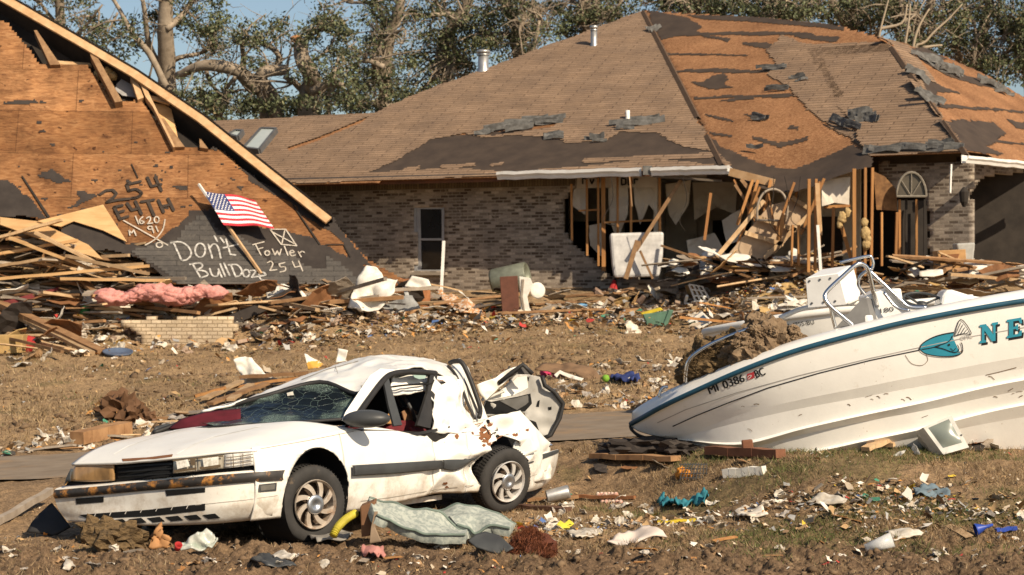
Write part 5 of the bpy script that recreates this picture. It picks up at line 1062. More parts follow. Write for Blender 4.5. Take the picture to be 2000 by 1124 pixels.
plate([(668, 821, .78), (684, 826, .82), (720, 778, .74), (755, 735, .66), (773, 724, .65), (742, 722, .60), (722, 735, .62), (702, 764, .68), (674, 806, .76)], PAINT, 'windshield_pillar')
def ctube(pts, r, mat, nm, parent=car): m_ = MB(); m_.tube(cr([CPl(*p) for p in pts], 5), r, 8); return m_.build(nm, mat, parent, smooth=True)
dfr = ctube([(686, 830, .88), (722, 778, .77), (752, 740, .69), (774, 729, .67), (812, 727, .67), (851, 730, .67)], 0.026, BLACKR, 'door_frame')
plate([(838, 732, .67), (853, 729, .67), (849, 760, .72), (838, 838, .86), (812, 832, .86), (832, 770, .73)], BLACKR, 'door_post', 0, 0.03)
plate([(748, 746, .70), (758, 741, .70), (772, 790, .78), (784, 831, .85), (768, 833, .85), (758, 795, .78)], BLACKP, 'vent_divider', 0, 0.02)
plate([(806, 733, .675), (832, 733, .675), (830, 740, .69), (818, 741, .69), (810, 738, .685)], M('green_glass', (0.30, 0.40, 0.34), 0.15, (0.24, 0.33, 0.29), bmp=0), 'glass_shard', 0, 0.004)
plate([(764, 735, .56), (838, 733, .56), (836, 764, .66), (800, 768, .64), (757, 776, .6)], PAINT, 'pillar_lining', 0.03, 0.02, 5)
ctube([(760, 757, .66), (800, 752, .66), (838, 748, .66)], .006, VOID, 'lining_crack')
plate([(688, 828, .1), (700, 760, .0), (760, 730, -.1), (850, 725, -.1), (880, 840, .2), (820, 862, .3), (700, 850, .2)], VOID, 'cabin_lining', 0, 0.02)  # dark sheet stands in for the shade inside the cabin
m_ = MB(); sc_ = CPl(788, 798, .36); ax = (CL*0.5-CF*0.85+UP*0.5).normalized(); u = ax.orthogonal().normalized(); v = ax.cross(u)
m_.tube([sc_+u*0.185*math.cos(t)+v*0.185*math.sin(t) for t in np.linspace(0, 2*math.pi, 25)[:-1]], 0.017, 8, close=True)
for t in (0.3, 2.4, 4.4): m_.beam(sc_, sc_+u*0.18*math.cos(t)+v*0.18*math.sin(t), 0.03, 0.02, ax)
m_.build('steering_wheel', BLACKP, car, smooth=False)
plate([(748, 815, .55), (762, 806, .5), (774, 812, .5), (776, 830, .55), (750, 828, .6)], M('tan_foam', (0.50, 0.26, 0.09), 0.9), 'torn_padding', 0.01)
plate([(784, 805, .45), (800, 798, .4), (812, 806, .4), (806, 830, .5), (790, 828, .5)], M('brown_foam', (0.28, 0.15, 0.075), 0.9), 'torn_padding', 0.01)
SEAT = M('seat_cloth', (0.16, 0.02, 0.025), 0.9, (0.09, 0.015, 0.018), 6)
m_ = MB(); m_.box(CW(-1.55, .32, .62), (0.5, 0.55, 0.5), Matrix((CF, CL, UP)).transposed()); bevel(m_.build('seat', SEAT, car), 0.08)
plate([(800, 836, .72), (846, 842, .72), (835, 850, .8), (806, 848, .8)], SEAT, 'seat_edge', 0.01)
# windshield: dark laminated glass, crazed, with a hole showing the red dash
m, nt, b = nodes('crazed_glass'); vo = nt.nodes.new('ShaderNodeTexVoronoi'); vo.feature = 'DISTANCE_TO_EDGE'; tc = nt.nodes.new('ShaderNodeTexCoord'); vo.inputs['Scale'].default_value = 10
nz = noise_node(nt, 3, 4, 0.6); mx = nt.nodes.new('ShaderNodeMix'); mx.data_type = 'VECTOR'; mx.inputs[0].default_value = 0.12; L(nt, tc.outputs['Object'], mx.inputs[4]); L(nt, nz.outputs['Color'], mx.inputs[5]); L(nt, mx.outputs[1], vo.inputs['Vector'])
rc = ramp(nt, vo.outputs['Distance'], [(0.0, (.6, .6, .6)), (0.02, (0, 0, 0))]); n2 = noise_node(nt, 2.4, 3, 0.5); r2 = ramp(nt, n2.outputs[0], [(0.50, (0, 0, 0)), (0.62, (1, 1, 1))])
vf = nt.nodes.new('ShaderNodeTexVoronoi'); vf.feature = 'DISTANCE_TO_EDGE'; vf.inputs['Scale'].default_value = 70; L(nt, tc.outputs['Object'], vf.inputs['Vector']); rf = ramp(nt, vf.outputs['Distance'], [(0.0, (1, 1, 1)), (0.25, (0, 0, 0))])
fine = mixc(nt, 1.0, rf.outputs[0], r2.outputs[0], 'MULTIPLY'); crk = mixc(nt, 1.0, rc.outputs[0], fine, 'ADD'); col = mixc(nt, crk, (0.006, 0.008, 0.008), (0.22, 0.30, 0.25)); L(nt, col, b.inputs['Base Color'])
b.inputs['Roughness'].default_value = 0.2; b.inputs['Specular IOR Level'].default_value = 0.18; bump(nt, b, crk, 0.7, 0.01); CRAZE = m
ws_b = [(672, 818, .76), (590, 824, .52), (500, 829, .22), (430, 833, -.02), (392, 826, -.28)]
ws_t = [(729, 760, .65), (694, 772, .40), (625, 749, .0), (525, 774, -.30), (438, 797, -.58)]
A_, B_ = [CPl(*q) for q in ws_b], [CPl(*q) for q in ws_t]
wg = patch([A_, [(a+b_)/2-UP*0.05-CF*0.03 for a, b_ in zip(A_, B_)], B_], 7, 10, 0.02, 4, 5); wm = MB().grid(wg); wo_ = wm.build('windshield', CRAZE, car, smooth=False); ORG[wo_.name] = ORG[car.name]
def wtube(pts, r): m_ = MB(); m_.tube(cr([CPl(*p) for p in pts], 5), r, 7); m_.build('windshield_seal', BLACKR, wo_, smooth=True)
wtube([(300, 846, -.80), (350, 828, -.74), (410, 804, -.68), (440, 796, -.58), (525, 772, -.30), (625, 747, .0), (694, 770, .40), (726, 758, .66)], 0.022); wtube([(672, 819, .76), (590, 825, .52), (500, 830, .22), (430, 834, -.02), (340, 843, -.6)], 0.015); wtube([(726, 758, .66), (705, 785, .70), (676, 816, .76)], 0.032)
plate([(560, 768, -.12), (572, 765, -.08), (575, 776, -.06), (563, 780, -.1)], M('sticker', (0.55, 0.52, 0.45), 0.6, bmp=0), 'window_sticker', 0, 0.003)
plate([(330, 839, -.66), (352, 820, -.62), (405, 806, -.5), (470, 800, -.3), (470, 826, -.15), (380, 838, -.4)], M('dash_red', (0.10, 0.010, 0.016), 0.7, (0.06, 0.007, 0.01), 5), 'dashboard', 0.012)
plate([(292, 852, -.95), (300, 838, -.95), (326, 832, -.92), (346, 838, -.86), (330, 846, -.86)], BLACKP, 'side_mirror', 0.01, 0.06)
plate([(690, 830, -.2), (430, 836, -.6), (400, 820, -.9), (620, 752, -.5), (700, 770, -.1)], VOID, 'cabin_lining', 0, 0.02)  # another dark sheet for the cabin shade, behind the windshield
# rear roof support, folded panel, seals
MBp = MB().grid(patch([[CPl(*q) for q in r_] for r_ in ([(842, 736, .66), (868, 736, .64), (894, 742, .60)], [(836, 786, .74), (880, 790, .75), (918, 792, .70)], [(842, 842, .84), (890, 850, .86), (940, 852, .84)])], 12, 12, 0.02, 3.6, 12)); MBp.v = [tuple(Vector(v)+CL*(0.24*(0.25-abs(mnoise.noise(Vector(v)*2.7)))+0.08*(0.2-abs(mnoise.noise(Vector(v)*7))))) for v in MBp.v]; pf = MBp.build('folded_panel', PAINT, car, smooth=True); solid(pf, 0.015); PB = tree_of([MBp])
ctube([(765, 756, .70), (800, 752, .70), (845, 750, .71), (892, 744, .64)], 0.008, VOID, 'panel_gap')
merge([line_decal(PB, l, 2.0, 0.006) for l in ([(872, 786), (880, 790), (888, 802)], [(884, 800), (880, 815), (888, 822)], [(850, 742), (870, 745)])]+[decal(PB, [(876, 812), (886, 806), (890, 816), (880, 824)], 0.006, 0)]).build('rust_tear', RUST, car)['kind'] = 'stuff'
MBp = MB().grid(patch([[CPl(*q) for q in r_] for r_ in ([(880, 714, .35), (898, 712, .34), (912, 722, .30)], [(898, 752, .55), (914, 758, .50), (928, 764, .46)], [(915, 800, .66), (930, 804, .62), (942, 800, .58)], [(930, 845, .80), (944, 842, .76), (956, 832, .72)])], 6, 6, 0.015, 5, 14)); solid(MBp.build('rear_pillar', PAINT_D, car, smooth=True), 0.02)
def c2(l, Y0, Y1): return [(560+x/2.677, 660+y/2.677, Y0+(Y1-Y0)*i/(len(l)-1)) for i, (x, y) in enumerate(l)]
ctube(c2([(852, 132), (880, 122), (915, 130), (950, 195), (985, 285), (1012, 370), (1006, 415)], .36, .78), 0.022, BLACKR, 'trunk_seal'); ctube(c2([(842, 148), (880, 190), (915, 260), (945, 340), (985, 425)], .42, .82), 0.014, BLACKR, 'trunk_seal')
ctube(c2([(905, 175), (935, 240), (965, 310), (1000, 390)], .40, .76), 0.012, BLACKR, 'trunk_seal')
plate([(q[0], q[1], .40) for q in c2([(895, 185), (915, 178), (930, 240), (905, 248)], 0, 0)], RUST, 'rust_tear', 0.01)
# trunk lid thrown open and crumpled
def tplate(pts, d0, tilt, mat, nm, amp, seed, t=0.015, parent=car, cuts=3):
    q = [P(560+x/2.677, 660+y/2.677, d0+tilt*(x-1200)/600) for x, y in pts]; m_ = sheet_from_outline(q, cuts, amp, 3.5, seed); o = m_.build(nm, mat, parent, smooth=True); solid(o, t, 0); return o, m_
LIDG = M('lid_inner', (0.40, 0.38, 0.34), 0.5, (0.31, 0.295, 0.265), 4, dirt=(0.2, 0.15, 0.1), dirt_lo=0.6)
lid, lm_ = tplate([(1030, 335), (1100, 285), (1200, 195), (1260, 190), (1335, 205), (1365, 265), (1440, 345), (1420, 425), (1375, 510), (1340, 520), (1290, 505), (1235, 470), (1245, 395), (1160, 398), (1020, 412)], 18.5, 0.35, LIDG, 'trunk_lid', 0.04, 21); ORG[lid.name] = ORG[car.name]
TB = tree_of([lm_])
def td(pts, mat, nm, off=0.012): decal(TB, [(560+x/2.677, 660+y/2.677) for x, y in pts], off, 2).build(nm, mat, lid, smooth=True)
td([(1050, 322), (1110, 282), (1205, 205), (1255, 200), (1262, 262), (1180, 300), (1090, 322)], PAINT_D, 'lid_skin', 0.014)
td([(1030, 345), (1180, 312), (1275, 292), (1280, 345), (1245, 385), (1160, 392), (1030, 402)], VOID, 'lid_opening'); td([(1110, 330), (1260, 300), (1262, 340), (1200, 378)], M('lid_shadow', (0.10, 0.095, 0.085), 0.7), 'lid_recess', 0.02)  # flat dark patches paint the shade in the lid's recess
td([(1310, 330), (1322, 325), (1316, 362), (1300, 360)], VOID, 'lid_hole'); td([(1366, 362), (1384, 360), (1384, 376), (1370, 378)], VOID, 'lid_hole'); td([(1250, 205), (1270, 205), (1266, 225), (1252, 222)], VOID, 'lid_hole'); td([(1235, 420), (1300, 440), (1320, 500), (1290, 500), (1240, 465)], VOID, 'lid_opening')
m_ = MB(); m_.tube([P(560+x/2.677, 660+y/2.677, 18.45+0.35*(x-1200)/600) for x, y in [(1335, 200), (1350, 250), (1400, 285), (1446, 345), (1428, 420), (1380, 510), (1345, 525)]], 0.022, 7); m_.build('lid_edge', BLACKR, lid, smooth=True)
tplate([(998, 245), (1090, 210), (1175, 160), (1230, 140), (1200, 195), (1110, 258), (1035, 330), (1012, 300)], 18.35, 0.4, PAINT_D, 'lid_flap', 0.03, 23)
m_ = MB(); m_.tube([P(560+x/2.677, 660+y/2.677, 18.28) for x, y in [(1105, 240), (1180, 180), (1235, 140), (1285, 190)]], 0.022, 7); m_.build('lid_edge', BLACKR, lid, smooth=True)
tplate([(1100, 240), (1232, 142), (1282, 192), (1200, 190)], 18.33, 0.3, M('lid_underside', (0.12, 0.11, 0.10), 0.7), 'lid_flap', 0.01, 25)
m_ = MB(); m_.tube([P(560+x/2.677, 660+y/2.677, 18.38) for x, y in [(1020, 330), (1090, 245), (1135, 280), (1040, 320)]], 0.016, 6); m_.build('hinge_arm', PAINT_D, lid)
# torn rear corner and bumper
tplate([(1170, 640), (1185, 560), (1220, 475), (1262, 500), (1312, 590), (1250, 620)], 18.0, 0.5, PAINT, 'rear_quarter_skin', 0.02, 27)
tplate([(1300, 530), (1350, 535), (1395, 565), (1330, 580), (1305, 570)], 18.35, 0.5, CHROME, 'tail_trim', 0.03, 28, cuts=2)
rbm = patch([[CPl(*q) for q in r_] for r_ in ([(1003, 905, .93), (1045, 891, .92), (1078, 881, .86), (1090, 878, .70)], [(1004, 914, .94), (1046, 902, .93), (1080, 890, .87), (1091, 886, .70)], [(1008, 938, .93), (1048, 924, .92), (1080, 910, .85), (1088, 905, .70)], [(1020, 955, .90), (1045, 950, .88), (1070, 938, .82), (1080, 930, .66)], [(1030, 962, .86), (1045, 958, .84), (1062, 950, .76), (1072, 942, .6)])], 6, 5, 0.004)
m_ = MB().grid(rbm); ro = m_.build('rear_bumper', PAINT, car, smooth=True); solid(ro, 0.02, 1); ORG[ro.name] = ORG[car.name]; RB2 = tree_of([m_])
decal(RB2, [(1003, 904), (1045, 890), (1078, 880), (1089, 877), (1089, 884), (1078, 889), (1046, 901), (1006, 915)], 0.014, 2).build('bumper_trim', BLACKP, ro, smooth=True)
line_decal(RB2, [(1012, 938), (1050, 926), (1082, 912)], 1.2, 0.004).build('bumper_crease', MATS['crease_dark'], ro)  # painted shade line of the rear bumper crease
# underbody and wheel housings
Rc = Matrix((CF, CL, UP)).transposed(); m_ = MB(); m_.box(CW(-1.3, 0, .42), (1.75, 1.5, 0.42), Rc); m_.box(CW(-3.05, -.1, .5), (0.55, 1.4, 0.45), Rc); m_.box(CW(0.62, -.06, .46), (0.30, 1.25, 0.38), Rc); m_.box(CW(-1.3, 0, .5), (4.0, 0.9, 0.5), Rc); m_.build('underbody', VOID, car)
m_ = MB(); m_.beam(CW(-0.4, .66, .22), CW(-1.9, .66, .21), 0.12, 0.10); m_.build('sill', PAINT_D, car)
# wheels
def wheel(center, axis, R, name, flat=0.0, muddy=True):
    ax = Vector(axis).normalized(); up = (UP-ax*UP.dot(ax)).normalized(); sd = up.cross(ax)
    Wd = 0.19; t = thing('w', None, None, tuple(center)) if False else None
    m_ = MB(); prof = [(R*.62, -.5), (R*.80, -.56), (R*.93, -.52), (R*.985, -.42), (R, -.2), (R, .2), (R*.985, .42), (R*.93, .52), (R*.80, .56), (R*.64, .48), (R*.60, .40)]
    m_.lathe([(r_, h*Wd) for r_, h in prof], center, ax, 48)
    for i, v in enumerate(m_.v):
        d = Vector(v)-center; z = d.dot(UP)
        if flat and z < -(R-flat): v2 = Vector(v)+UP*(-(R-flat)-z)+ax*(0.3*(-(R-flat)-z)*(1 if d.dot(ax) > 0 else -1)); m_.v[i] = tuple(v2)
    rt_ = m_.build('wheel', TYRE, car, smooth=True); ORG[rt_.name] = ORG[car.name]
    # tread grooves
    g = MB()
    for j in range(64):
        a = 2*math.pi*j/64; e = sd*math.cos(a)+up*math.sin(a)
        if flat and (e*R).dot(UP) < -(R-flat)-0.01: continue
        q = center+e*(R+0.0015); tq = ax.cross(e)
        g.beam(q-ax*0.075+tq*0.012, q-ax*0.008, 0.006, 0.006, e); g.beam(q+ax*0.008, q+ax*0.075+tq*0.012, 0.006, 0.006, e)
    g.build('tread', BLACKR, rt_)['kind'] = 'stuff'
    o = center+ax*Wd*0.40; m_ = MB(); r0 = R*0.62
    m_.lathe([(r0*1.0, .03), (r0*1.03, .045), (r0*1.0, .055), (r0*.93, .03), (r0*.90, -.05)], o, ax, 40)
    for k in range(8):
        a0 = 2*math.pi*k/8; pr_ = []
        for s_ in (-1, 1):
            for i in range(6):
                f = i/5; rad = r0*(0.36+0.62*f); aa = a0+0.55*f+s_*(0.20-0.06*f); pr_.append((rad, aa)) if s_ < 0 else pr_.append((r0*(0.36+0.62*(1-f)), a0+0.55*(1-f)+(0.20-0.06*(1-f))))
        m_.prism([o+ax*0.012+(sd*math.cos(aa)+up*math.sin(aa))*rad for rad, aa in pr_], ax*0.022)
    m_.build('rim', M('alloy', (0.60, 0.53, 0.45), 0.4, (0.46, 0.37, 0.28), 9, metal=0.45, dirt=(0.34, 0.18, 0.08), dirt_lo=0.55, bmp=0.1) if muddy else M('alloy_clean', (0.72, 0.69, 0.64), 0.35, (0.58, 0.54, 0.49), 9, metal=0.45, bmp=0.1), rt_, smooth=False)
    m_ = MB(); m_.lathe([(r0*.92, -.05), (0, -.05)], o, ax, 30); m_.build('brake_disc', M('brake_dark', (0.05, 0.032, 0.02), 0.8), rt_)  # dark disc paints the shade in the recess behind the spokes
    m_ = MB(); m_.lathe([(r0*.40, .03), (r0*.41, .045), (r0*.36, .052), (r0*.14, .055), (r0*.12, .048), (0, .048)], o, ax, 28); m_.build('hub_cap', M('hub_metal', (0.50, 0.51, 0.53), 0.35, (0.46, 0.47, 0.48), 30, metal=0.9, bmp=0.1), rt_, smooth=True)
wheel(CPl(600, 984, .80), CL+Vector((0, -0.42, 0.03)), 0.315, 'wheel', 0.012)
wheel(CPl(977, 936, .90), CL+Vector((-0.05, -0.35, -0.16)), 0.300, 'wheel', 0.0, False)
for (X, Y) in ((-0.0, -.78), (-2.6, -.75)): wheel(CW(X, Y, .27), -CL, 0.31, 'wheel', 0.04)
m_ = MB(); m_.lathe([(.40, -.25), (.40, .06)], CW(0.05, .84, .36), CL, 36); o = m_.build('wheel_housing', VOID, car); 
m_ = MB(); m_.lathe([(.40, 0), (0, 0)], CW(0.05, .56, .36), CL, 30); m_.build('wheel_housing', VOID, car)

# ---------------------------------------------------------------- the two boats
def b3(l): return [(1200+x/2.5, 480+y/2.5) for x, y in l]
GEL = carmat('gelcoat', (0.82, 0.795, 0.735), (0.50, 0.42, 0.31)); TEAL = M('teal_rail', (0.022, 0.085, 0.135), 0.45, (0.016, 0.065, 0.10), 6)
TEALP = M('teal_paint', (0.035, 0.27, 0.37), 0.4, (0.03, 0.23, 0.32), 6, bmp=0); INK = M('black_paint', (0.02, 0.022, 0.025), 0.5, bmp=0); GREYL = M('grey_line', (0.42, 0.40, 0.37), 0.5, bmp=0)
boat = thing('motor_boat', 'white centre console boat with teal rub rail and a leaping fish emblem', 'boat', tuple(P(1600, 880, 18.8)))
Lg = [(1232, 828), (1256, 815), (1288, 797), (1340, 772), (1448, 724), (1552, 686), (1680, 651), (1800, 623), (2000, 588), (2330, 545)]
LcU = [(1232.5, 832), (1250, 842), (1290, 852), (1345, 845), (1460, 806), (1565, 781), (1690, 756), (1805, 733), (2000, 697), (2330, 648)]
LcL = [(1232.6, 833), (1251, 843.5), (1292, 854), (1342, 850), (1456, 822), (1560, 799), (1690, 775), (1805, 754), (2000, 720), (2330, 674)]
s2U = [(1233, 833.5), (1251, 844), (1294, 855), (1345, 861), (1450, 868), (1570, 838), (1690, 811), (1805, 787), (2000, 743), (2330, 698)]
s2L = [(1233, 833.8), (1251.5, 844.3), (1294.5, 855.3), (1347, 863), (1452, 875), (1572, 848), (1692, 823), (1806, 802), (2000, 763), (2330, 720)]
s3U = [(1233.2, 834), (1252, 844.6), (1296, 855.6), (1350, 867), (1450, 888), (1580, 884), (1690, 862), (1805, 838), (2000, 792), (2330, 746)]
s3L = [(1233.3, 834.1), (1252.2, 844.8), (1296.5, 855.8), (1351, 868.5), (1451, 890.5), (1582, 892), (1692, 874), (1806, 852), (2000, 815), (2330, 770)]
Lk = [(1234, 834.2), (1253, 845), (1298, 856.5), (1372, 874), (1455, 902), (1600, 935), (1750, 940), (1850, 938), (2000, 935), (2330, 925)]
dg_ = [19.7, 19.45, 19.2, 18.95, 18.65, 18.5, 18.4, 18.35, 18.3, 18.25]; dcu = [19.7, 19.58, 19.42, 19.18, 18.78, 18.58, 18.47, 18.42, 18.37, 18.32]
d2 = [a+.06*min(1, i/4) for i, a in enumerate(dcu)]; d3 = [a+.15*min(1, i/4) for i, a in enumerate(dcu)]; dk = [19.7, 19.66, 19.62, 19.56, 19.3, 19.1, 18.95, 18.9, 18.85, 18.8]
def ln(l, d, o=0.0): return [P(x, y, a+o*min(1, i/5)) for i, ((x, y), a) in enumerate(zip(l, d))]
g3, c3u = ln(Lg, dg_), ln(LcU, dcu)
mid = [(a+b)/2-Vector((0, 0.012*min(1, i/3), 0)) for i, (a, b) in enumerate(zip(g3, c3u))]
sheets = [[g3, [a.lerp(b, .25)-Vector((0, .009*min(1, i/3), 0)) for i, (a, b) in enumerate(zip(g3, c3u))], mid, [a.lerp(b, .75)-Vector((0, .009*min(1, i/3), 0)) for i, (a, b) in enumerate(zip(g3, c3u))], c3u],
          [c3u, ln(LcL, dcu, .05)]]
def upl(l, k): return [(x, y-k*min(1, max(0, (x-1330)/120))) for x, y in l]
prev = ln(LcL, dcu, .05)
for U_, L2_, D_ in ((s2U, s2L, d2), (s3U, s3L, d3)):
    rdg_ = ln(upl(U_, 5), D_, .018); top = ln(U_, D_, -.018); bot = ln(L2_, D_, .06); sheets += [[prev, rdg_], [rdg_, top], [top, bot]]; prev = bot
sheets.append([prev, ln(Lk, dk)])
hull = MB()
for sh_ in sheets: hull.grid(patch(sh_, 7, 4 if len(sh_) > 2 else 3))
# far side, mirrored across the keel
farg = [p+Vector((0, 2*max(0.0, 19.75-p.y), -0.4*max(0.0, 19.75-p.y))) for p in g3]; kk = ln(Lk, dk)
hull.grid(patch([kk, [a.lerp(b, .55)+Vector((0, .15*min(1, i/3), -.1*min(1, i/3))) for i, (a, b) in enumerate(zip(kk, farg))], farg], 7, 3))
hull.add([g3[-1], c3u[-1], ln(s2U, d2)[-1], kk[-1], farg[-1]], [(0, 1, 2, 3, 4)])
ho = hull.build('hull', GEL, boat, smooth=True); ORG[ho.name] = ORG[boat.name]
es = ho.modifiers.new('split', 'EDGE_SPLIT'); es.split_angle = math.radians(32)
HBV = tree_of([hull])
rail_pts = cr([p-Vector((0, .012, 0)) for p in g3], 6); m_ = MB(); m_.tube(rail_pts, 0.026, 8); m_.build('rub_rail', TEAL, boat, smooth=True)
lipp = [P(x, y, d) for (x, y), d in zip([(1236, 806), (1262, 788), (1296, 770), (1352, 744), (1450, 704), (1556, 667), (1680, 634), (1800, 606), (2000, 568), (2330, 522)], [19.6, 19.5, 19.3, 19.06, 18.78, 18.63, 18.53, 18.48, 18.43, 18.4])]
lipi = [p+Vector((0, .16, -.01)) for p in lipp]; deckl = [p+Vector((0, .18, -.16)) for p in lipp]
fi = [p+Vector((0, -.16, .04)) for p in farg]
m_ = MB(); m_.grid(patch([g3, [(a+b)/2-Vector((0, .02, 0)) for a, b in zip(g3, lipp)], lipp, lipi, deckl, [a.lerp(b, .5)+UP*(-.05) for a, b in zip(deckl, fi)], fi, farg], 6, 2)); do = m_.build('deck', GEL, boat, smooth=True); es = do.modifiers.new('split', 'EDGE_SPLIT'); es.split_angle = math.radians(40)
# stripes, letters, emblem, scuffs
line_decal(HBV, [(1314, 833), (1360, 812), (1420, 788), (1500, 758), (1600, 729), (1700, 704), (1796, 684)], 2.2).build('pinstripe', INK, ho)
line_decal(HBV, [(1284, 826), (1340, 800), (1440, 767), (1560, 734), (1700, 700), (1800, 678), (1900, 657), (2000, 640), (2150, 615)], 1.6).build('pinstripe', GREYL, ho)
def lt(s_, a, b, h, mat, off=0.005, nm='registration_letters'): o = merge([text_decal(HBV, s_, (a[0]+k*.7, a[1]-k*.2), (b[0]+k*.7, b[1]-k*.2), h, off+.001*k) for k in (0, 1, 2)] if mat is INK else [text_decal(HBV, s_, a, b, h, off)]).build(nm, mat, ho); return o
lt('MI', (1386, 770), (1404, 763), 15, INK); lt('0386', (1414, 760), (1455, 745), 15.5, INK); lt('BC', (1477, 739), (1495, 732), 15.5, INK)
decal(HBV, [(1459, 731), (1473, 726), (1474, 738), (1460, 743)], 0.005).build('sticker', M('sticker_red', (0.5, 0.05, 0.06), 0.5, bmp=0), ho); line_decal(HBV, [(1460, 737), (1464, 733), (1468, 733), (1466, 737), (1461, 741)], 1.2, 0.008).build('sticker_mark', M('letter_white', (0.8, 0.78, 0.74), 0.5, bmp=0), ho)
lt('OMC', (1876, 666), (1899, 661), 8, GREYL, 0.005, 'emblem_letters')
fish = b3([(1489, 506), (1500, 482), (1530, 460), (1570, 442), (1610, 431), (1656, 423), (1652, 448), (1632, 470), (1600, 484), (1562, 494), (1600, 500), (1646, 516), (1690, 528), (1660, 537), (1610, 540), (1560, 536), (1515, 526)])
decal(HBV, fish, 0.004, 2).build('fish_emblem', TEALP, ho)
fl2 = [line_decal(HBV, b3(smooth2(l, 4)), w_, 0.009) for l, w_ in (([(1489, 506), (1500, 482), (1530, 460), (1570, 442), (1610, 431), (1657, 423)], 2.0), ([(1489, 506), (1515, 526), (1560, 537), (1610, 541), (1660, 538), (1692, 526), (1700, 508), (1696, 480), (1690, 474)], 2.0), ([(1562, 494), (1590, 484), (1620, 474), (1640, 460), (1650, 440)], 1.6), ([(1562, 494), (1600, 502), (1640, 516), (1668, 520), (1682, 505), (1674, 484)], 1.6), ([(1640, 500), (1655, 512), (1666, 500)], 1.2), ([(1500, 506), (1540, 500), (1590, 488)], 1.4), ([(1657, 442), (1690, 360), (1742, 428), (1700, 430), (1657, 442)], 1.6), ([(1664, 436), (1692, 374)], 1.0), ([(1676, 434), (1702, 384)], 1.0), ([(1690, 432), (1712, 397)], 1.0), ([(1704, 430), (1722, 408)], 1.0), ([(1718, 428), (1732, 418)], 1.0))]
merge(fl2).build('fish_outline', INK, ho); decal(HBV, b3([(1626, 482), (1636, 478), (1640, 486), (1630, 490)]), 0.009, 0).build('fish_eye', INK, ho)
Np = [(0, 0), (.34, 0), (.34, .12), (.26, .14), (.26, .66), (.66, 0), (.86, 0), (.86, .86), (1, .88), (1, 1), (.66, 1), (.66, .88), (.74, .86), (.74, .36), (.34, 1), (0, 1), (0, .88), (.12, .86), (.12, .14), (0, .12)]
Ep = [(0, 0), (.95, 0), (1, .3), (.86, .3), (.74, .14), (.42, .14), (.42, .43), (.6, .43), (.64, .34), (.74, .34), (.74, .66), (.64, .66), (.6, .56), (.42, .56), (.42, .86), (.76, .86), (.88, .68), (1, .68), (.95, 1), (0, 1), (0, .88), (.14, .86), (.14, .14), (0, .12)]
def bigletter(pl, x0, y0, w_, h_, slope, off, mat, nm): return decal(HBV, [(x0+u*w_, y0-v*h_+slope*u*w_) for u, v in pl], off, 1).build(nm, mat, ho)
for pl, x0, y0, w_, h_ in ((Np, 1913, 671, 36, 36), (Ep, 1966, 661, 30, 36)):
    bigletter(pl, x0+4, y0+4, w_, h_, -.17, 0.004, INK, 'letter_shadow'); bigletter(pl, x0, y0, w_, h_, -.17, 0.009, TEALP, 'name_letter')
sc2 = []; rs3 = random.Random(8)
for (x, y) in ((1690, 776), (1700, 780), (1712, 774), (1726, 770), (1800, 816), (1976, 770), (1984, 766), (1990, 776), (1968, 764), (1940, 775), (1472, 790), (1448, 794), (1460, 838), (1770, 776), (1760, 780), (1655, 790), (1870, 690), (1930, 735), (1560, 812)):
    a = rs3.uniform(-.6, .6); l_ = rs3.uniform(5, 14); sc2.append(line_decal(HBV, [(x, y), (x+l_*.5, y+l_*.3*a-1), (x+l_, y+l_*a)], rs3.uniform(.8, 1.8), 0.004))
sc2.append(line_decal(HBV, smooth2([(1768, 694), (1780, 710), (1800, 714), (1812, 704), (1808, 692)], 4), 1.0, 0.004)); sc2.append(line_decal(HBV, [(1925, 733), (1950, 727), (1985, 718)], 1.4, 0.004))
merge(sc2).build('scuff_mark', M('scuff', (0.20, 0.13, 0.07), 0.9), ho)['kind'] = 'stuff'
m_ = MB(); m_.tube([P(x, y, 19.3) for x, y in b3([(352, 945), (352, 970), (362, 980), (374, 972), (378, 958)])], 0.012, 6); m_.build('bow_eye', WHITEP, boat); 
m_ = MB(); m_.grid(patch([[P(1231, 830, 19.68), P(1245, 846, 19.6), P(1275, 855, 19.5), P(1322, 858, 19.35)], [P(1233, 838, 19.72), P(1250, 852, 19.72), P(1285, 863, 19.7), P(1325, 864, 19.6)]], 4, 2)); solid(m_.build('keel_guard', BLACKR, boat, smooth=True), 0.02)  # guard coloured black for the shade beneath the bow
# rails
RAIL = M('rail_steel', (0.72, 0.71, 0.69), 0.22, (0.6, 0.59, 0.57), 5, metal=1.0, bmp=0)
def brail(pts, d, r, nm, mat=RAIL): 
    q = [P(x, y, d[0]+(d[1]-d[0])*i/(len(pts)-1)) for i, (x, y) in enumerate(b3(pts))]; m_ = MB(); m_.tube(cr(q, 5), r, 8); return m_.build(nm, mat, boat, smooth=True)
brail([(345, 668), (350, 610), (362, 565), (395, 528), (470, 482), (580, 435), (690, 395)], (19.0, 18.9), 0.020, 'bow_rail'); brail([(655, 405), (650, 430), (655, 470)], (18.9, 18.85), 0.014, 'bow_rail'); brail([(218, 740), (225, 710), (240, 692), (262, 690)], (19.3, 19.3), 0.014, 'bow_cleat')
brail([(1165, 390), (1110, 345), (1055, 298), (1028, 258), (1040, 222), (1110, 155), (1178, 96), (1212, 92), (1240, 122), (1262, 215), (1284, 300)], (18.7, 18.95), 0.022, 'console_rail')
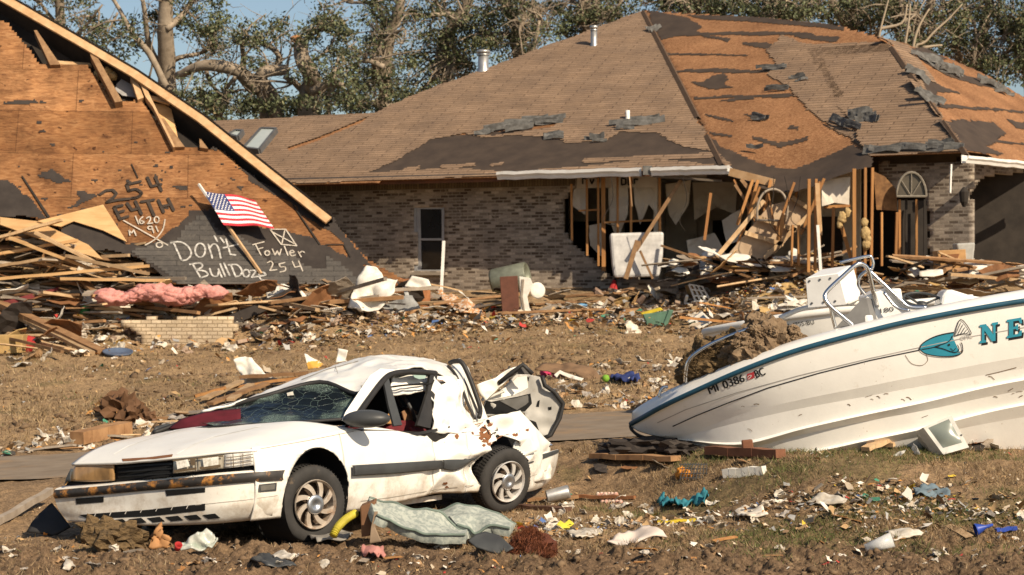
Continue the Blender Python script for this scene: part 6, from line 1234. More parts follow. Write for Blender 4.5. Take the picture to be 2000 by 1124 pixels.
brail([(1242, 122), (1320, 195), (1395, 265), (1440, 300), (1525, 303)], (18.95, 18.9), 0.022, 'console_rail'); brail([(1100, 84), (1170, 66), (1240, 52), (1256, 60), (1264, 92), (1254, 116), (1236, 112)], (19.3, 19.3), 0.016, 'console_rail'); brail([(1240, 118), (1200, 150), (1192, 195), (1225, 240)], (19.2, 19.3), 0.016, 'console_rail'); brail([(1315, 228), (1375, 300), (1440, 318)], (18.85, 18.8), 0.016, 'console_rail')
brail([(1056, 300), (1066, 350), (1080, 405)], (18.75, 18.75), 0.018, 'console_rail')
def bprism(pts, d, dep, mat, nm, rnd=0.02, par=boat): m_ = MB(); m_.prism([P(x, y, d) for x, y in b3(pts)], (0.06, dep, 0.0)); o = m_.build(nm, mat, par); (bevel(o, rnd) if rnd else None); return o
con = bprism([(1225, 250), (1300, 215), (1400, 208), (1408, 262), (1450, 318), (1440, 345), (1262, 372), (1245, 340)], 18.95, 0.75, GEL, 'console'); ORG[con.name] = ORG[boat.name]
CM = MB(); CM.add([P(x, y, 18.945) for x, y in b3([(1225, 250), (1300, 215), (1400, 208), (1408, 262), (1450, 318), (1440, 345), (1262, 372), (1245, 340)])], [(0, 1, 2, 3, 4, 5, 6, 7)]); CB = tree_of([CM])
text_decal(CB, '180', (1720, 612), (1746, 608), 9, 0.004).build('model_number', INK, con)
bprism([(1080, 402), (1212, 255), (1232, 262), (1256, 368), (1150, 388)], 18.92, 0.03, M('grey_acrylic', (0.20, 0.195, 0.185), 0.3, (0.15, 0.145, 0.14), 4, bmp=0), 'console_windshield', 0)
m_ = MB(); wc = P(1802, 586, 19.2); ax = Vector((0.05, -0.36, 0.93)).normalized(); u = Vector((1, 0, 0)); u = (u-ax*u.dot(ax)).normalized(); v = ax.cross(u); m_.tube([wc+u*.19*math.cos(t)+v*.19*math.sin(t) for t in np.linspace(0, 2*math.pi, 29)[:-1]], 0.013, 7, close=True)
for t in (0.4, 2.5, 4.6): m_.tube([wc-ax*0.06, wc+u*.19*math.cos(t)+v*.19*math.sin(t)], 0.012, 6)
m_.lathe([(.05, -.1), (.05, -.03), (0, -.02)], wc, ax, 14); m_.build('steering_wheel', BLACKP, boat, smooth=True); m_ = MB(); m_.tube([wc-ax*.08, P(1795, 615, 19.2)], 0.03, 8); m_.build('steering_column', BLACKP, boat)
bprism([(1590, 292), (1600, 240), (1622, 216), (1650, 216), (1740, 244), (1830, 258), (1830, 300), (1590, 320)], 19.1, 0.55, GEL, 'seat', 0.03)
bprism([(1222, 350), (1226, 340), (1236, 340), (1242, 372), (1224, 376)], 18.8, 0.05, WHITEP, 'cleat', 0.01)

boat2 = thing('motor_boat', 'smaller white boat almost hidden behind the teal-railed boat', 'boat', tuple(P(1560, 700, 23)))
D2 = 22.6; gl = [(1376, 652), (1392, 648), (1430, 641), (1476, 633), (1550, 621), (1640, 610), (1760, 598), (1900, 586)]; bl = [(1377, 654), (1396, 668), (1432, 688), (1480, 706), (1550, 730), (1640, 760), (1760, 780), (1900, 790)]
dd2 = [23.6, 23.4, 23.15, 22.95, 22.75, 22.65, 22.6, 22.6]
ga = [P(x, y, d) for (x, y), d in zip(gl, dd2)]; ba = [P(x, y, d+.35*min(1, i/4)) for i, ((x, y), d) in enumerate(zip(bl, dd2))]; gb = [p+Vector((0, 2*(23.7-p.y), 0)) for p in ga]
H2 = MB(); H2.grid(patch([ga, [a.lerp(b, .45)-Vector((0, .05*min(1, i/3), 0)) for i, (a, b) in enumerate(zip(ga, ba))], ba], 6, 5)); HB2 = tree_of([H2]); H2.grid(patch([ba, [a.lerp(b, .5) for a, b in zip(ba, gb)], gb], 6, 3)); h2o = H2.build('hull', GEL, boat2, smooth=True)
m_ = MB(); m_.tube(cr([p+UP*.02 for p in ga], 5), 0.045, 8); m_.build('rub_rail', WHITEP, boat2, smooth=True); m_ = MB(); m_.grid(patch([ga, [a.lerp(b, .5)-UP*.08 for a, b in zip(ga, gb)], gb], 5, 2)); m_.build('deck', GEL, boat2, smooth=True)
text_decal(HB2, 'MI-4755-BU', (1532, 642), (1591, 633), 8.5, 0.006, -.2).build('registration_letters', INK, h2o)
def rail2(pts, d, nm='bow_rail'): m_ = MB(); m_.tube(cr([P(x, y, d) for x, y in b3(pts)], 5), 0.028, 8); m_.build(nm, WHITEP if nm == 'bow_rail' else RAIL, boat2, smooth=True)
rail2([(806, 355), (850, 335), (905, 312), (975, 298), (1050, 289), (1200, 283), (1330, 295), (1432, 322)], 21.6)
# bench box lying over the second boat
bx = thing('bench_box', 'tipped white bench box with screw heads behind the chrome rail', 'box', tuple(P(1620, 600, 21.4)))
def bq(pts, d): return [P(x, y, dd) for (x, y), dd in zip(b3(pts), d)]
a = bq([(930, 158), (1095, 135), (1136, 290), (942, 306)], [21.2, 21.2, 21.2, 21.2]); m_ = MB(); m_.prism(a, (0.25, 0.5, 0.1)); o = m_.build('body', GEL, bx); bevel(o, 0.03)
m_ = MB(); cc = sum(a, Vector())/4; m_.prism([cc+(q-cc)*.96-Vector((0, .012, 0)) for q in a], (0, .02, 0)); m_.build('front_panel', M('grey_panel', (0.50, 0.49, 0.47), 0.6, (0.43, 0.42, 0.40), 3), bx)
for u in (.12, .42, .72):
    for v in (.12, .85): q = a[0].lerp(a[1], u).lerp(a[3].lerp(a[2], u), v); m_ = MB(); m_.lathe([(.012, 0), (.012, .012), (0, .014)], q-Vector((0, .014, 0)), (0, -1, 0), 8); m_.build('screw_head', BLACKP, bx)
m_ = MB(); m_.prism(bq([(1098, 140), (1165, 122), (1205, 262), (1138, 292)], [21.3, 21.5, 21.5, 21.3]), (0.05, .4, 0)); bevel(m_.build('side_panel', GEL, bx), 0.03)
m_ = MB(); m_.prism(bq([(1245, 225), (1330, 215), (1400, 212), (1405, 300), (1260, 320)], [21.0]*5), (0.05, .35, 0)); bevel(m_.build('lid', GEL, bx), 0.02)

# earth and straw piled on the bow
MUD = M('mud_clod', (0.235, 0.165, 0.10), 0.95, (0.145, 0.095, 0.055), 9, bmp=0.9, dist=0.04, detail=8); STR = M('straw_mat', (0.20, 0.13, 0.06), 0.95, (0.10, 0.065, 0.032), 20, bmp=1.0, dist=0.05, detail=8, stretch=(1, 1, 2.5))
def pile(name, label, cat, blobs, mat, seed):
    ms = []
    for i, (x, y, r, d) in enumerate(blobs): ms.append(lumpy(P(x, y, d), r, seed+i*1.7, 1.2, 1.0, .9, 0.55, 4))
    r_ = merge(ms); c = P(blobs[0][0], blobs[0][1], blobs[0][3]); o = r_.build(name, mat, None, False, off=tuple(c)); return tag(o, label, cat)
pile('mud_heap', 'lumpy grey brown mud heap dumped on the bow of the teal-railed boat', 'mud heap', [(1500, 660, .19, 18.95), (1485, 640, .14, 19.0), (1520, 680, .18, 18.95), (1545, 668, .10, 18.95), (1472, 690, .18, 18.9), (1500, 700, .15, 18.85), (1450, 700, .16, 18.95), (1562, 662, .06, 18.9), (1540, 690, .11, 18.85)] +
     [(1470+random.Random(i).uniform(-40, 85), 680+random.Random(i+50).uniform(-40, 25), random.Random(i+90).uniform(.03, .07), 18.8) for i in range(26)], MUD, 3)
pile('straw_heap', 'matted dry grass heap behind the chrome bow rail', 'straw heap', [(1395, 705, .22, 19.2), (1365, 722, .17, 19.25), (1425, 688, .20, 19.2), (1380, 735, .15, 19.15), (1350, 738, .10, 19.2), (1440, 705, .18, 19.1), (1410, 722, .15, 19.05)], STR, 40)
m_ = MB(); rs4 = random.Random(2)
for k in range(900):
    x, y = rs4.uniform(1342, 1470), 0; y = 715-(x-1342)*.3+rs4.uniform(-16, 26); p = P(x, y, 18.97+rs4.uniform(0, .1)); d = Vector((rs4.uniform(-1, 1), rs4.uniform(-1, .3), rs4.uniform(-.2, 1)))*0.09; s = d.cross(Vector((0, 1, .2))).normalized()*0.005; m_.add([p-s, p+s, p+d], [(0, 1, 2)])
tag(m_.build('loose_straw', STR), 'dry straw stalks bristling out of the heap on the boat bow', 'straw', kind='stuff')

# ---------------------------------------------------------------- debris
def col(name, c, **k): return M(name, c, **k)
WHITES = col('dirty_white', (0.70, 0.67, 0.60), c2=(0.55, 0.51, 0.44), dirt=(0.36, 0.28, 0.19), dirt_lo=0.58); PAPER = col('paper', (0.60, 0.55, 0.47), c2=(0.40, 0.34, 0.26), scale=12, rnd=0.3, bmp=0)
PL_A = M('board_pale', (0.48, 0.335, 0.19), 0.85, (0.33, 0.21, 0.11), 5, rnd=0.28); PL_B = M('board_brown', (0.30, 0.17, 0.08), 0.85, (0.19, 0.10, 0.045), 5, rnd=0.3); PL_C = M('board_grey', (0.30, 0.25, 0.195), 0.85, (0.20, 0.16, 0.12), 5, rnd=0.3)
def depth_at(x, y): return at(x, y).y
def OS(name, label, cat, pts, mat, amp=0.05, seed=1, d=None, t=0.012, lean=0.3, freq=3.0, cuts=3, group=None, smooth=True):
    """an upright or leaning crumpled sheet standing on the ground under its lowest point"""
    yl = max(p[1] for p in pts); xl = [p[0] for p in pts if p[1] == yl][0]; d = d or depth_at(xl, yl)
    q = [P(x, y, d+lean*(yl-y)/F*d) for x, y in pts]; c = sum(q, Vector())/len(q); m_ = sheet_from_outline(q, cuts, amp, freq, seed); o = m_.build(name, mat, None, smooth, off=tuple(c)); solid(o, t, 0); return tag(o, label, cat, group)
def FL(name, label, cat, pts, mat, amp=0.03, seed=1, lift=0.03, t=0.01, freq=6.0, cuts=3, group=None):
    q = [at(x, y, lift) for x, y in pts]; c = sum(q, Vector())/len(q); m_ = sheet_from_outline(q, cuts, amp, freq, seed, (0, -.3, 1)); o = m_.build(name, mat, None, True, off=tuple(c)); solid(o, t, 0); return tag(o, label, cat, group)
def PR(name, label, cat, pts, dep, mat, d=None, bev=0.01, skew=(0, 0), group=None):
    """a box-like solid whose front face has this outline"""
    yl = max(p[1] for p in pts); xl = [p[0] for p in pts if p[1] == yl][0]; d = d or depth_at(xl, yl); q = [P(x, y, d) for x, y in pts]; c = sum(q, Vector())/len(q); m_ = MB(); m_.prism(q, (skew[0], dep, skew[1])); o = m_.build(name, mat, None, off=tuple(c))
    if bev: bevel(o, bev)
    return tag(o, label, cat, group)
def BEAM(name, label, a, b, w_, t_, mat, cat='board', la=0.03, lb=0.03, group=None, da=None, db=None):
    p = P(*a, da) if da else at(*a, la); q = P(*b, db) if db else at(*b, lb); m_ = MB(); n = 6; prev = p
    for i in range(1, n+1):
        c = p.lerp(q, i/n)+Vector((0, 0, 0.006*math.sin(i*2.1))); m_.beam(prev, c, w_*(1-0.04*(i % 2)), t_); prev = c
    o = m_.build(name, mat, None, off=tuple((p+q)/2)); return tag(o, label, cat, group)
def LUMP(name, label, cat, blobs, mat, seed, amp=0.5, smooth=True, sc=(1, 1, 1)):
    ms = [lumpy(at(x, y, r*.5*sc[2]) if d is None else P(x, y, d), r, seed+i*1.3, *sc, amp, 3) for i, (x, y, r, d) in enumerate(blobs)]; c = at(blobs[0][0], blobs[0][1]); o = merge(ms).build(name, mat, None, smooth, off=tuple(c)); return tag(o, label, cat)

# -- the fallen brick base at the left
fw = thing('brick_wall', 'low pale brick wall stub below the pink insulation', 'brick wall', tuple(at(345, 672))); dF = depth_at(345, 674)
WF = Plane(P(345, 672, dF)-UP*.2, Vector((1, -.06, 0)), UP)
layer(WF, 'brick_face', [[(228, 626), (300, 620), (330, 624), (400, 619), (456, 620), (462, 640), (450, 656), (446, 690), (280, 690), (270, 650), (240, 640)]], [], (0.1025, 0.075), 0.0, BRICK_PALE, fw, jit=0.05, jf=4, seed=91, thick=0.15)
for i, (x, y) in enumerate(((330, 668), (402, 668))):
    b = at(x, y); m_ = MB(); rq = random.Random(i)
    for k in range(170):
        d = Vector((rq.uniform(-1, 1), rq.uniform(-.6, .6), rq.uniform(.3, 1.5)))*0.28; s = Vector((0.008, 0, 0)); p = b+Vector((rq.uniform(-.12, .12), rq.uniform(-.1, .1), 0)); m_.add([p-s, p+s, p+d], [(0, 1, 2)])
    tag(m_.build('dead_shrub', col('dead_twig', (0.20, 0.10, 0.06)), None, off=tuple(b)), ('left', 'right')[i]+' of two small dead shrubs before the pale brick stub', 'shrub')
PINK = col('insulation_pink', (0.62, 0.29, 0.25), c2=(0.48, 0.19, 0.16), scale=12, bmp=0.8, dist=.03)
LUMP('insulation_roll', 'long torn batt of pink insulation on the lumber heap', 'insulation', [(x, 582-8*math.sin((x-200)/110)+5*math.sin(x/17), .21+.05*math.sin(x/23), 39.2) for x in range(212, 424, 13)], PINK, 5, 0.45, True, (1.4, 1, .75))
OS('plastic_sheet', 'silvery white plastic sheet draped beneath the painted shingles', 'plastic sheet', [(524, 592), (519, 573), (545, 558), (582, 561), (608, 588), (600, 606), (560, 604)], WHITES, .10, 3, None, lean=.8)
OS('metal_sheet', 'tall crumpled white metal sheet standing near the house corner', 'metal sheet', [(680, 602), (690, 568), (710, 524), (736, 521), (746, 540), (776, 545), (768, 576), (738, 606), (702, 612)], WHITES, .16, 7, depth_at(702, 612)-.5, lean=.4, freq=2.2)
OS('cabinet_panel', 'rusty brown panel curling over beside the crumpled white sheet', 'panel', [(772, 600), (774, 542), (836, 549), (841, 572), (838, 602)], col('panel_brown', (0.30, 0.12, 0.045)), .10, 9, None, lean=.5)
OS('insulation_sheet', 'white curled sheet on top of the rusty brown panel', 'sheet', [(790, 560), (805, 540), (838, 548), (842, 560), (815, 564)], WHITES, .05, 2, depth_at(790, 606)-.1)
OS('tarp', 'grey tarp scrap slumped before the crumpled white sheet', 'tarp', [(700, 604), (760, 590), (806, 578), (822, 604), (765, 614), (705, 614)], col('tarp_grey', (0.30, 0.30, 0.29)), .10, 12)
OS('metal_sheet', 'pale strip of siding jutting up before the rusty panel', 'siding', [(786, 562), (793, 560), (806, 598), (798, 600)], col('siding_grey', (0.45, 0.45, 0.43)), .02, 4, depth_at(800, 606)-.2)
PR('cardboard_box', 'tan cardboard box at the left edge below the lumber heap', 'box', [(-6, 655), (45, 654), (41, 690), (-8, 692)], .4, col('cardboard', (0.46, 0.30, 0.12)))
m_ = MB(); m_.lathe([(0, 0), (.13, 0), (.14, .3), (.11, .32), (0, .3)], at(50, 688), (0.3, 0, 1), 14); tag(m_.build('can', col('red_plastic', (0.42, 0.03, 0.03)), None, True, off=tuple(at(50, 688))), 'red can beside the tan cardboard box', 'can')
m_ = MB(); m_.lathe([(0, .0), (.24, .01), (.28, .05), (.29, .08), (.27, .07), (.24, .04), (0, .03)], at(230, 694), (0.05, -.2, 1), 20); tag(m_.build('basin', col('blue_plastic', (0.09, 0.12, 0.18), rough=.5), None, True, off=tuple(at(230, 694))), 'shallow blue plastic basin at the foot of the lumber heap', 'basin')
m_ = MB(); m_.lathe([(0, .0), (.09, 0), (.09, .22), (.03, .27), (.03, .32), (0, .32)], at(158, 628, .1), (.5, -.3, .6), 12); tag(m_.build('bottle', col('green_plastic', (0.03, 0.22, 0.07), rough=.4), None, True, off=tuple(at(158, 628))), 'green bottle lying in the lumber heap', 'bottle')
BEAM('charred_beam', 'black round beam lying right of the pale brick stub', (446, 640), (575, 604), .2, .2, FELT_D, 'beam', .12, .35)
BEAM('steel_beam', 'long dark red metal beam at the left edge of the heap', (-20, 616), (118, 594), .24, .12, col('beam_red', (0.17, 0.03, 0.03)), 'beam', .15, .3)
BEAM('long_board', 'longest brown board sloping down from the heap at far left', (-10, 612), (202, 694), .26, .08, PL_B, 'board', .25, .05); BEAM('long_board', 'second long board lying along the lower side of the longest one', (0, 622), (180, 694), .12, .06, PL_A, 'board', .2, .04); BEAM('long_board', 'pale board ending by the blue basin', (50, 676), (170, 697), .12, .06, PL_A, 'board', .15, .04)
BEAM('wide_board', 'dark slanting plank leaning left of the pink insulation', (160, 545), (205, 592), .2, .05, PL_B, 'board', da=39.8, db=39.3)
BEAM('plastic_pipe', 'white pipe standing upright against the brick wall by the window', (867, 471), (862, 572), .07, .03, WHITEP, 'pipe', da=45.2, db=44.9)
for i, (a, b, z) in enumerate((((-20, 470), (120, 430), .1), ((-20, 500), (150, 470), .1), ((0, 520), (125, 500), 0.05), ((20, 465), (190, 530), .2), ((70, 455), (210, 525), .2), ((0, 545), (290, 520), .1), ((130, 500), (290, 535), .2), ((120, 545), (320, 548), .2))):
    BEAM('roof_board', 'thick pale board in the upper left of the lumber heap', a, b, .22, .06, PALEPLY if i % 2 else PL_A, 'board', group='thick boards at upper left', da=40.3-.1*i, db=40.2-.1*i)

# -- before the house
def lath(name, label, cat, prof, O, ax, mat, n=20, parent=None):
    m_ = MB(); m_.lathe(prof, O, ax, n); o = m_.build(name, mat, None, True, off=tuple(O)); return tag(o, label, cat)
p = at(958, 585); p.y += .4; lath('water_heater', 'grey green metal drum lying against the brick wall', 'drum', [(0, -.02), (.28, 0), (.30, .05), (.30, .82), (.27, .85), (.25, .8), (0, .6)], P(962, 552, p.y+.6), (1, -.25, .22), col('drum_green', (0.20, 0.21, 0.16), rough=.5, metal=.3), 24)
ap = thing('armchair', 'upended brown seat with white curved side panel before the drum', 'armchair', tuple(at(1000, 618))); dA = depth_at(1000, 619)
def part_pr(nm, pts, dep, mat, par, d, bev=.01): m_ = MB(); m_.prism([P(x, y, d) for x, y in pts], (0, dep, 0)); o = m_.build(nm, mat, par); bevel(o, bev) if bev else None; return o
part_pr('seat_panel', [(976, 541), (1011, 539), (1015, 619), (981, 613)], .35, col('leather_brown', (0.13, 0.05, 0.03), rough=.6), ap, dA); part_pr('side_panel', [(1014, 540), (1036, 544), (1041, 556), (1030, 580), (1034, 602), (1042, 616), (1018, 619)], .3, WHITES, ap, dA-.02)
part_pr('side_groove', [(1019, 546), (1024, 546), (1021, 580), (1026, 612), (1022, 612), (1017, 580)], .02, PL_C, ap, dA-.04, 0)
lath('drum_lid', 'round pale lid leaning right of the upended brown seat', 'lid', [(0, .0), (.17, 0), (.18, .03), (.15, .05), (0, .04)], P(1049, 568, dA+.3), (.35, -.9, .1), WHITES)
FL('cloth', 'yellow cloth spread at the foot of the upended seat', 'cloth', [(936, 626), (962, 613), (1004, 616), (1012, 629), (960, 634)], col('cloth_yellow', (0.50, 0.36, 0.06)), .06, 3)
FL('blanket', 'striped orange and white blanket sliding off the rubble', 'blanket', [(850, 580), (885, 588), (938, 612), (948, 626), (900, 624), (868, 606)], col('blanket_orange', (0.50, 0.25, 0.11), c2=(0.62, 0.55, 0.45), scale=16, lo=.45, hi=.5), .10, 6, .15)
lath('traffic_cone', 'small red cone at the end of the brick wall', 'cone', [(.14, 0), (.12, .02), (.03, .28), (0, .29)], at(1197, 572), (0.1, 0, 1), MATS['red_plastic'], 14)
gb = thing('storage_bin', 'tipped green storage bin with a yellow lid', 'storage bin', tuple(at(1280, 637))); dG = depth_at(1280, 637)
part_pr('tub', [(1256, 614), (1312, 607), (1299, 637), (1264, 635)], .4, col('bin_green', (0.10, 0.19, 0.13), rough=.5), gb, dG); part_pr('rim', [(1306, 606), (1316, 606), (1302, 638), (1294, 638)], .44, MATS['bin_green'], gb, dG-.03); part_pr('lid', [(1252, 612), (1290, 601), (1296, 606), (1256, 617)], .4, col('bin_yellow', (0.62, 0.46, 0.03), rough=.5), gb, dG+.05)
wx = thing('small_appliance', 'white square appliance with a blue dark window lying tilted', 'appliance', tuple(at(1368, 642))); dX = depth_at(1366, 643)
part_pr('casing', [(1343, 629), (1371, 609), (1393, 629), (1367, 644)], .3, WHITES, wx, dX); part_pr('window', [(1362, 624), (1374, 615), (1386, 629), (1371, 636)], .02, col('window_blue', (0.05, 0.09, 0.15), rough=.2), wx, dX-.01, 0)
pc = thing('plastic_chair', 'white plastic garden chair with slotted back lying on the rubble', 'chair', tuple(at(1366, 600))); dC = depth_at(1366, 604)
m_ = MB(); q00, q10, q01, q11 = P(1346, 556, dC), P(1372, 560, dC), P(1362, 596, dC-.1), P(1392, 596, dC-.1)
for t in (0, .33, .66, 1): m_.beam(q00.lerp(q10, t), q01.lerp(q11, t), .05, .03)
for t in (0, .25, .55, .8, 1): m_.beam(q00.lerp(q01, t), q10.lerp(q11, t), .05, .03)
m_.build('back', WHITEP, pc); m_ = MB(); m_.grid([[q01, q11], [P(1336, 594, dC-.1), P(1350, 600, dC-.3)]]); solid(m_.build('seat', WHITEP, pc), .03)
for a, b in (((1338, 592), (1342, 578)), ((1390, 598), (1388, 606))): m_ = MB(); m_.beam(P(*a, dC), P(*b, dC-.2), .05, .05); m_.build('leg', WHITEP, pc)
BEAM('timber', 'long brown timber lying before the house right of the upended seat', (1100, 628), (1254, 616), .16, .1, PL_B, 'timber', .1, .12); BEAM('timber', 'pale pair board lying right of the yellow cloth', (1030, 630), (1092, 604), .16, .06, PL_C, 'board', .1, .12)
FL('towel', 'blue and white towel on rubble before the brick wall', 'towel', [(1118, 606), (1128, 598), (1148, 602), (1146, 609)], col('towel_blue', (0.16, 0.33, 0.52)), .05, 4, .1)

# -- inside the torn-open rooms and at the right
dT = 43.2; PR('bath_tub', 'white tub standing on end inside the torn-open wall', 'bathtub', [(1191, 456), (1297, 453), (1295, 500), (1288, 541), (1200, 543), (1196, 520)], .35, col('enamel', (0.62, 0.60, 0.57), rough=.4), dT, .06)
fr = thing('fallen_door_frame', 'tilted door panel with an arched fanlight frame fallen inside the house', 'door frame', tuple(P(1490, 500, 41.4)))
part_pr('panel', [(1420, 500), (1502, 402), (1546, 390), (1586, 412), (1516, 494), (1490, 506)], .08, col('panel_tan', (0.50, 0.37, 0.24), c2=(0.36, 0.25, 0.16), scale=3), fr, 41.4)
for a, b in (((1400, 502), (1492, 392)), ((1492, 505), (1588, 412)), ((1546, 386), (1590, 414)), ((1455, 455), (1530, 478)), ((1480, 425), (1555, 450))): m_ = MB(); m_.beam(P(*a, 41.3), P(*b, 41.3), .09, .06, (0, 1, 0)); m_.build('frame_bar', PL_A, fr)
m_ = MB(); m_.tube(cr([P(x, y, 41.1) for x, y in ((1479, 432), (1480, 400), (1492, 377), (1512, 370), (1530, 380), (1538, 405), (1535, 432))], 4)+[P(1479, 430, 41.1)], .026, 7); m_.build('arched_frame', PL_C, fr, True)
m_ = MB(); m_.beam(P(1532, 420, 41), P(1520, 470, 41), .10, .06, (0, 1, 0)); m_.build('frame_bar', STUD, fr)
cb = thing('drawer_cabinet', 'light wooden cabinet with a dark drawer opening before the right pier', 'cabinet', tuple(P(1860, 540, 37.6)))
part_pr('carcass', [(1832, 490), (1886, 487), (1889, 541), (1834, 543)], .5, col('cabinet_wood', (0.48, 0.27, 0.11)), cb, 37.6); part_pr('drawer_front', [(1840, 498), (1874, 496), (1868, 512), (1842, 512)], .03, col('cabinet_dark', (0.22, 0.09, 0.035)), cb, 37.57, 0)
m_ = MB(); m_.beam(P(1845, 528, 37.55), P(1872, 514, 37.55), .06, .02); m_.build('slat', PL_B, cb)
PR('storage_tote', 'grey plastic tote upside down behind the light wooden cabinet', 'tote', [(1868, 476), (1905, 474), (1901, 514), (1876, 512)], .4, col('tote_grey', (0.42, 0.41, 0.37)), 37.9, .03)
PR('wooden_crate', 'orange brown wooden crate at the right edge', 'crate', [(1928, 523), (1984, 520), (1990, 547), (1931, 547)], .45, MATS['cabinet_wood'], 37.5, .01, (.05, 0)); PR('black_bin', 'small black bin between the cabinet and the crate', 'bin', [(1899, 522), (1928, 519), (1926, 541), (1904, 541)], .35, BLACKP, 37.4, .02)
OS('wall_board', 'white wallboard sheet leaning right of the light wooden cabinet', 'wallboard', [(1890, 545), (1896, 515), (1915, 512), (1935, 545)], WHITES, .05, 3, 37.2, lean=.5)
rq = random.Random(77)
for i in range(26):
    x, y = (rq.uniform(1300, 1600), rq.uniform(490, 535)) if i < 17 else (rq.uniform(1780, 2010), rq.uniform(515, 560)); d = rq.uniform(40.6, 42.3) if i < 17 else rq.uniform(37, 38.2); s = rq.uniform(12, 42); h = rq.uniform(4, 16); n = 6
    OS('drywall_piece', 'broken pale wallboard piece among the boards on the house floor' if i < 17 else 'broken pale wallboard piece on the rubble before the right pier', 'wallboard', [(x+s*math.cos(2*math.pi*k/n+.4)*rq.uniform(.7, 1), y+h*math.sin(2*math.pi*k/n+.4)*rq.uniform(.7, 1)) for k in range(n)], WHITES if i % 3 else DRYWALL, .03, i, d, .015, 1.4, cuts=2, group='wallboard pieces on the floor' if i < 17 else 'wallboard pieces by the pier')

# -- behind the car
def c7(l): return [(x*.35, 600+y*.35) for x, y in l]
OS('siding_sheet', 'torn white sheet of siding standing behind the car hood', 'siding', c7([(1300, 300), (1360, 268), (1402, 280), (1440, 330), (1475, 372), (1545, 400), (1600, 425), (1330, 442), (1352, 385), (1315, 345)]), WHITES, .10, 5, None, lean=.3)
OS('siding_sheet', 'white and yellow torn corner piece behind the car roof', 'siding', c7([(1698, 258), (1715, 262), (1802, 322), (1780, 345), (1722, 352)]), col('foam_yellow', (0.60, 0.33, 0.06), c2=(0.70, 0.66, 0.58), scale=5, lo=.46, hi=.5), .05, 6, 27.3); OS('siding_sheet', 'small white upright scrap just above the car roof', 'siding', c7([(1888, 232), (1942, 245), (1925, 300), (1872, 310)]), WHITES, .04, 8, 27.0)
BEAM('broken_plank', 'dark broken plank topping the board pile behind the hood', (470, 762), (600, 754), .3, .05, PL_B, 'board', .2, .2); 
for i, (a, b) in enumerate((((400, 790), (470, 765)), ((410, 800), (520, 770)), ((440, 770), (580, 758)), ((450, 792), (490, 772)), ((530, 780), (590, 757)), ((380, 785), (440, 778)))): BEAM('broken_plank', 'splintered board in the small pile behind the car hood', a, b, .12, .04, (PL_A, PL_B, STUD)[i % 3], 'board', .08, .16, 'boards behind the hood')
BEAM('fence_post', 'grey log lying beside the road at left', (150, 872), (245, 850), .22, .16, PL_B, 'log', .1, .1); BEAM('white_lath', 'thin white lath sticking up near the road at left', (131, 865), (113, 835), .035, .03, WHITEP, 'lath', .0, .0)
LUMP('root_clump', 'dark torn root clump in the yard behind the hood', 'root clump', [(225, 812, .2, None), (240, 818, .22, None), (265, 822, .16, None), (285, 826, .12, None)], col('root_brown', (0.13, 0.065, 0.03)), 6, .9, False)
OS('carpet_piece', 'warped brown panel lying behind the open trunk', 'panel', [(1045, 722), (1062, 709), (1100, 709), (1150, 716), (1186, 740), (1160, 746), (1112, 730)], col('panel_dark', (0.20, 0.12, 0.065)), .06, 8, None, lean=2.0)
FL('cloth', 'blue cloth heap on the grass between the car and the boat', 'cloth', [(1192, 744), (1212, 736), (1236, 740), (1250, 748), (1236, 753), (1206, 752)], col('cloth_blue', (0.03, 0.045, 0.15)), .08, 5, .06); lath('ball', 'lime green ball beside the blue cloth', 'ball', [(0, 0), (.04, .02), (.06, .06), (.04, .11), (0, .12)], at(1183, 748), (0, 0, 1), col('lime', (0.20, 0.40, 0.04)), 14)
OS('window_frame', 'bent white frame lying left of the green ball', 'frame', [(1082, 733), (1094, 723), (1120, 733), (1140, 741), (1136, 746), (1112, 738), (1094, 730), (1088, 738)], WHITES, .03, 3)
for i, (x, y) in enumerate(((1067, 733), (1088, 737))): LUMP('pink_ball', 'hot pink rag beside the bent white frame', 'rag', [(x, y, .09, None)], col('hot_pink', (0.65, 0.06, 0.16)), i, .3)['group'] = 'pink rags'

# -- around the boat
BEAM('board', 'long brown board lying under the boat bow', (1160, 902), (1320, 908), .16, .05, PL_B, 'board', .06, .06); BEAM('board', 'dark red brown board along the boat bottom', (1385, 896), (1525, 899), .14, .08, col('red_board', (0.20, 0.085, 0.045)), 'board', .08, .06)
PR('wooden_post', 'short brown post standing against the boat hull', 'post', [(1449, 861), (1470, 859), (1475, 896), (1453, 897)], .07, MATS['red_board'])
tv = thing('crt_monitor', 'white computer monitor with dusty grey screen leaning against the boat', 'monitor', tuple(at(1850, 888))); dM = at(1842, 890).y-.06
fc = b3([(1508, 888), (1645, 829), (1732, 985), (1606, 1021)]); m_ = MB(); fq = [P(x, y, dM+.10*(1 if y < 860 else 0)) for x, y in fc]; cen = sum(fq, Vector())/4; nrm = (fq[1]-fq[0]).cross(fq[3]-fq[0]).normalized(); nrm = -nrm if nrm.y > 0 else nrm
inn = [cen+(q-cen)*.74+(fq[0]-fq[3]).normalized()*.02 for q in fq]; 
for i in range(4): j = (i+1) % 4; m_.add([fq[i], fq[j], inn[j], inn[i]], [(0, 1, 2, 3)])
sv = Vector((-.055, 0, -.01)); bk = [q-nrm*.12+sv for q in fq]; bk2 = [cen+(q-cen)*.6-nrm*.34+sv*2 for q in fq]
for i in range(4): j = (i+1) % 4; m_.add([fq[i], fq[j], bk[j], bk[i]], [(0, 1, 2, 3)]); m_.add([bk[i], bk[j], bk2[j], bk2[i]], [(0, 1, 2, 3)])
m_.add(bk2, [(0, 1, 2, 3)]); m_.build('casing', col('monitor_beige', (0.66, 0.64, 0.58), rough=.5, bmp=0), tv)
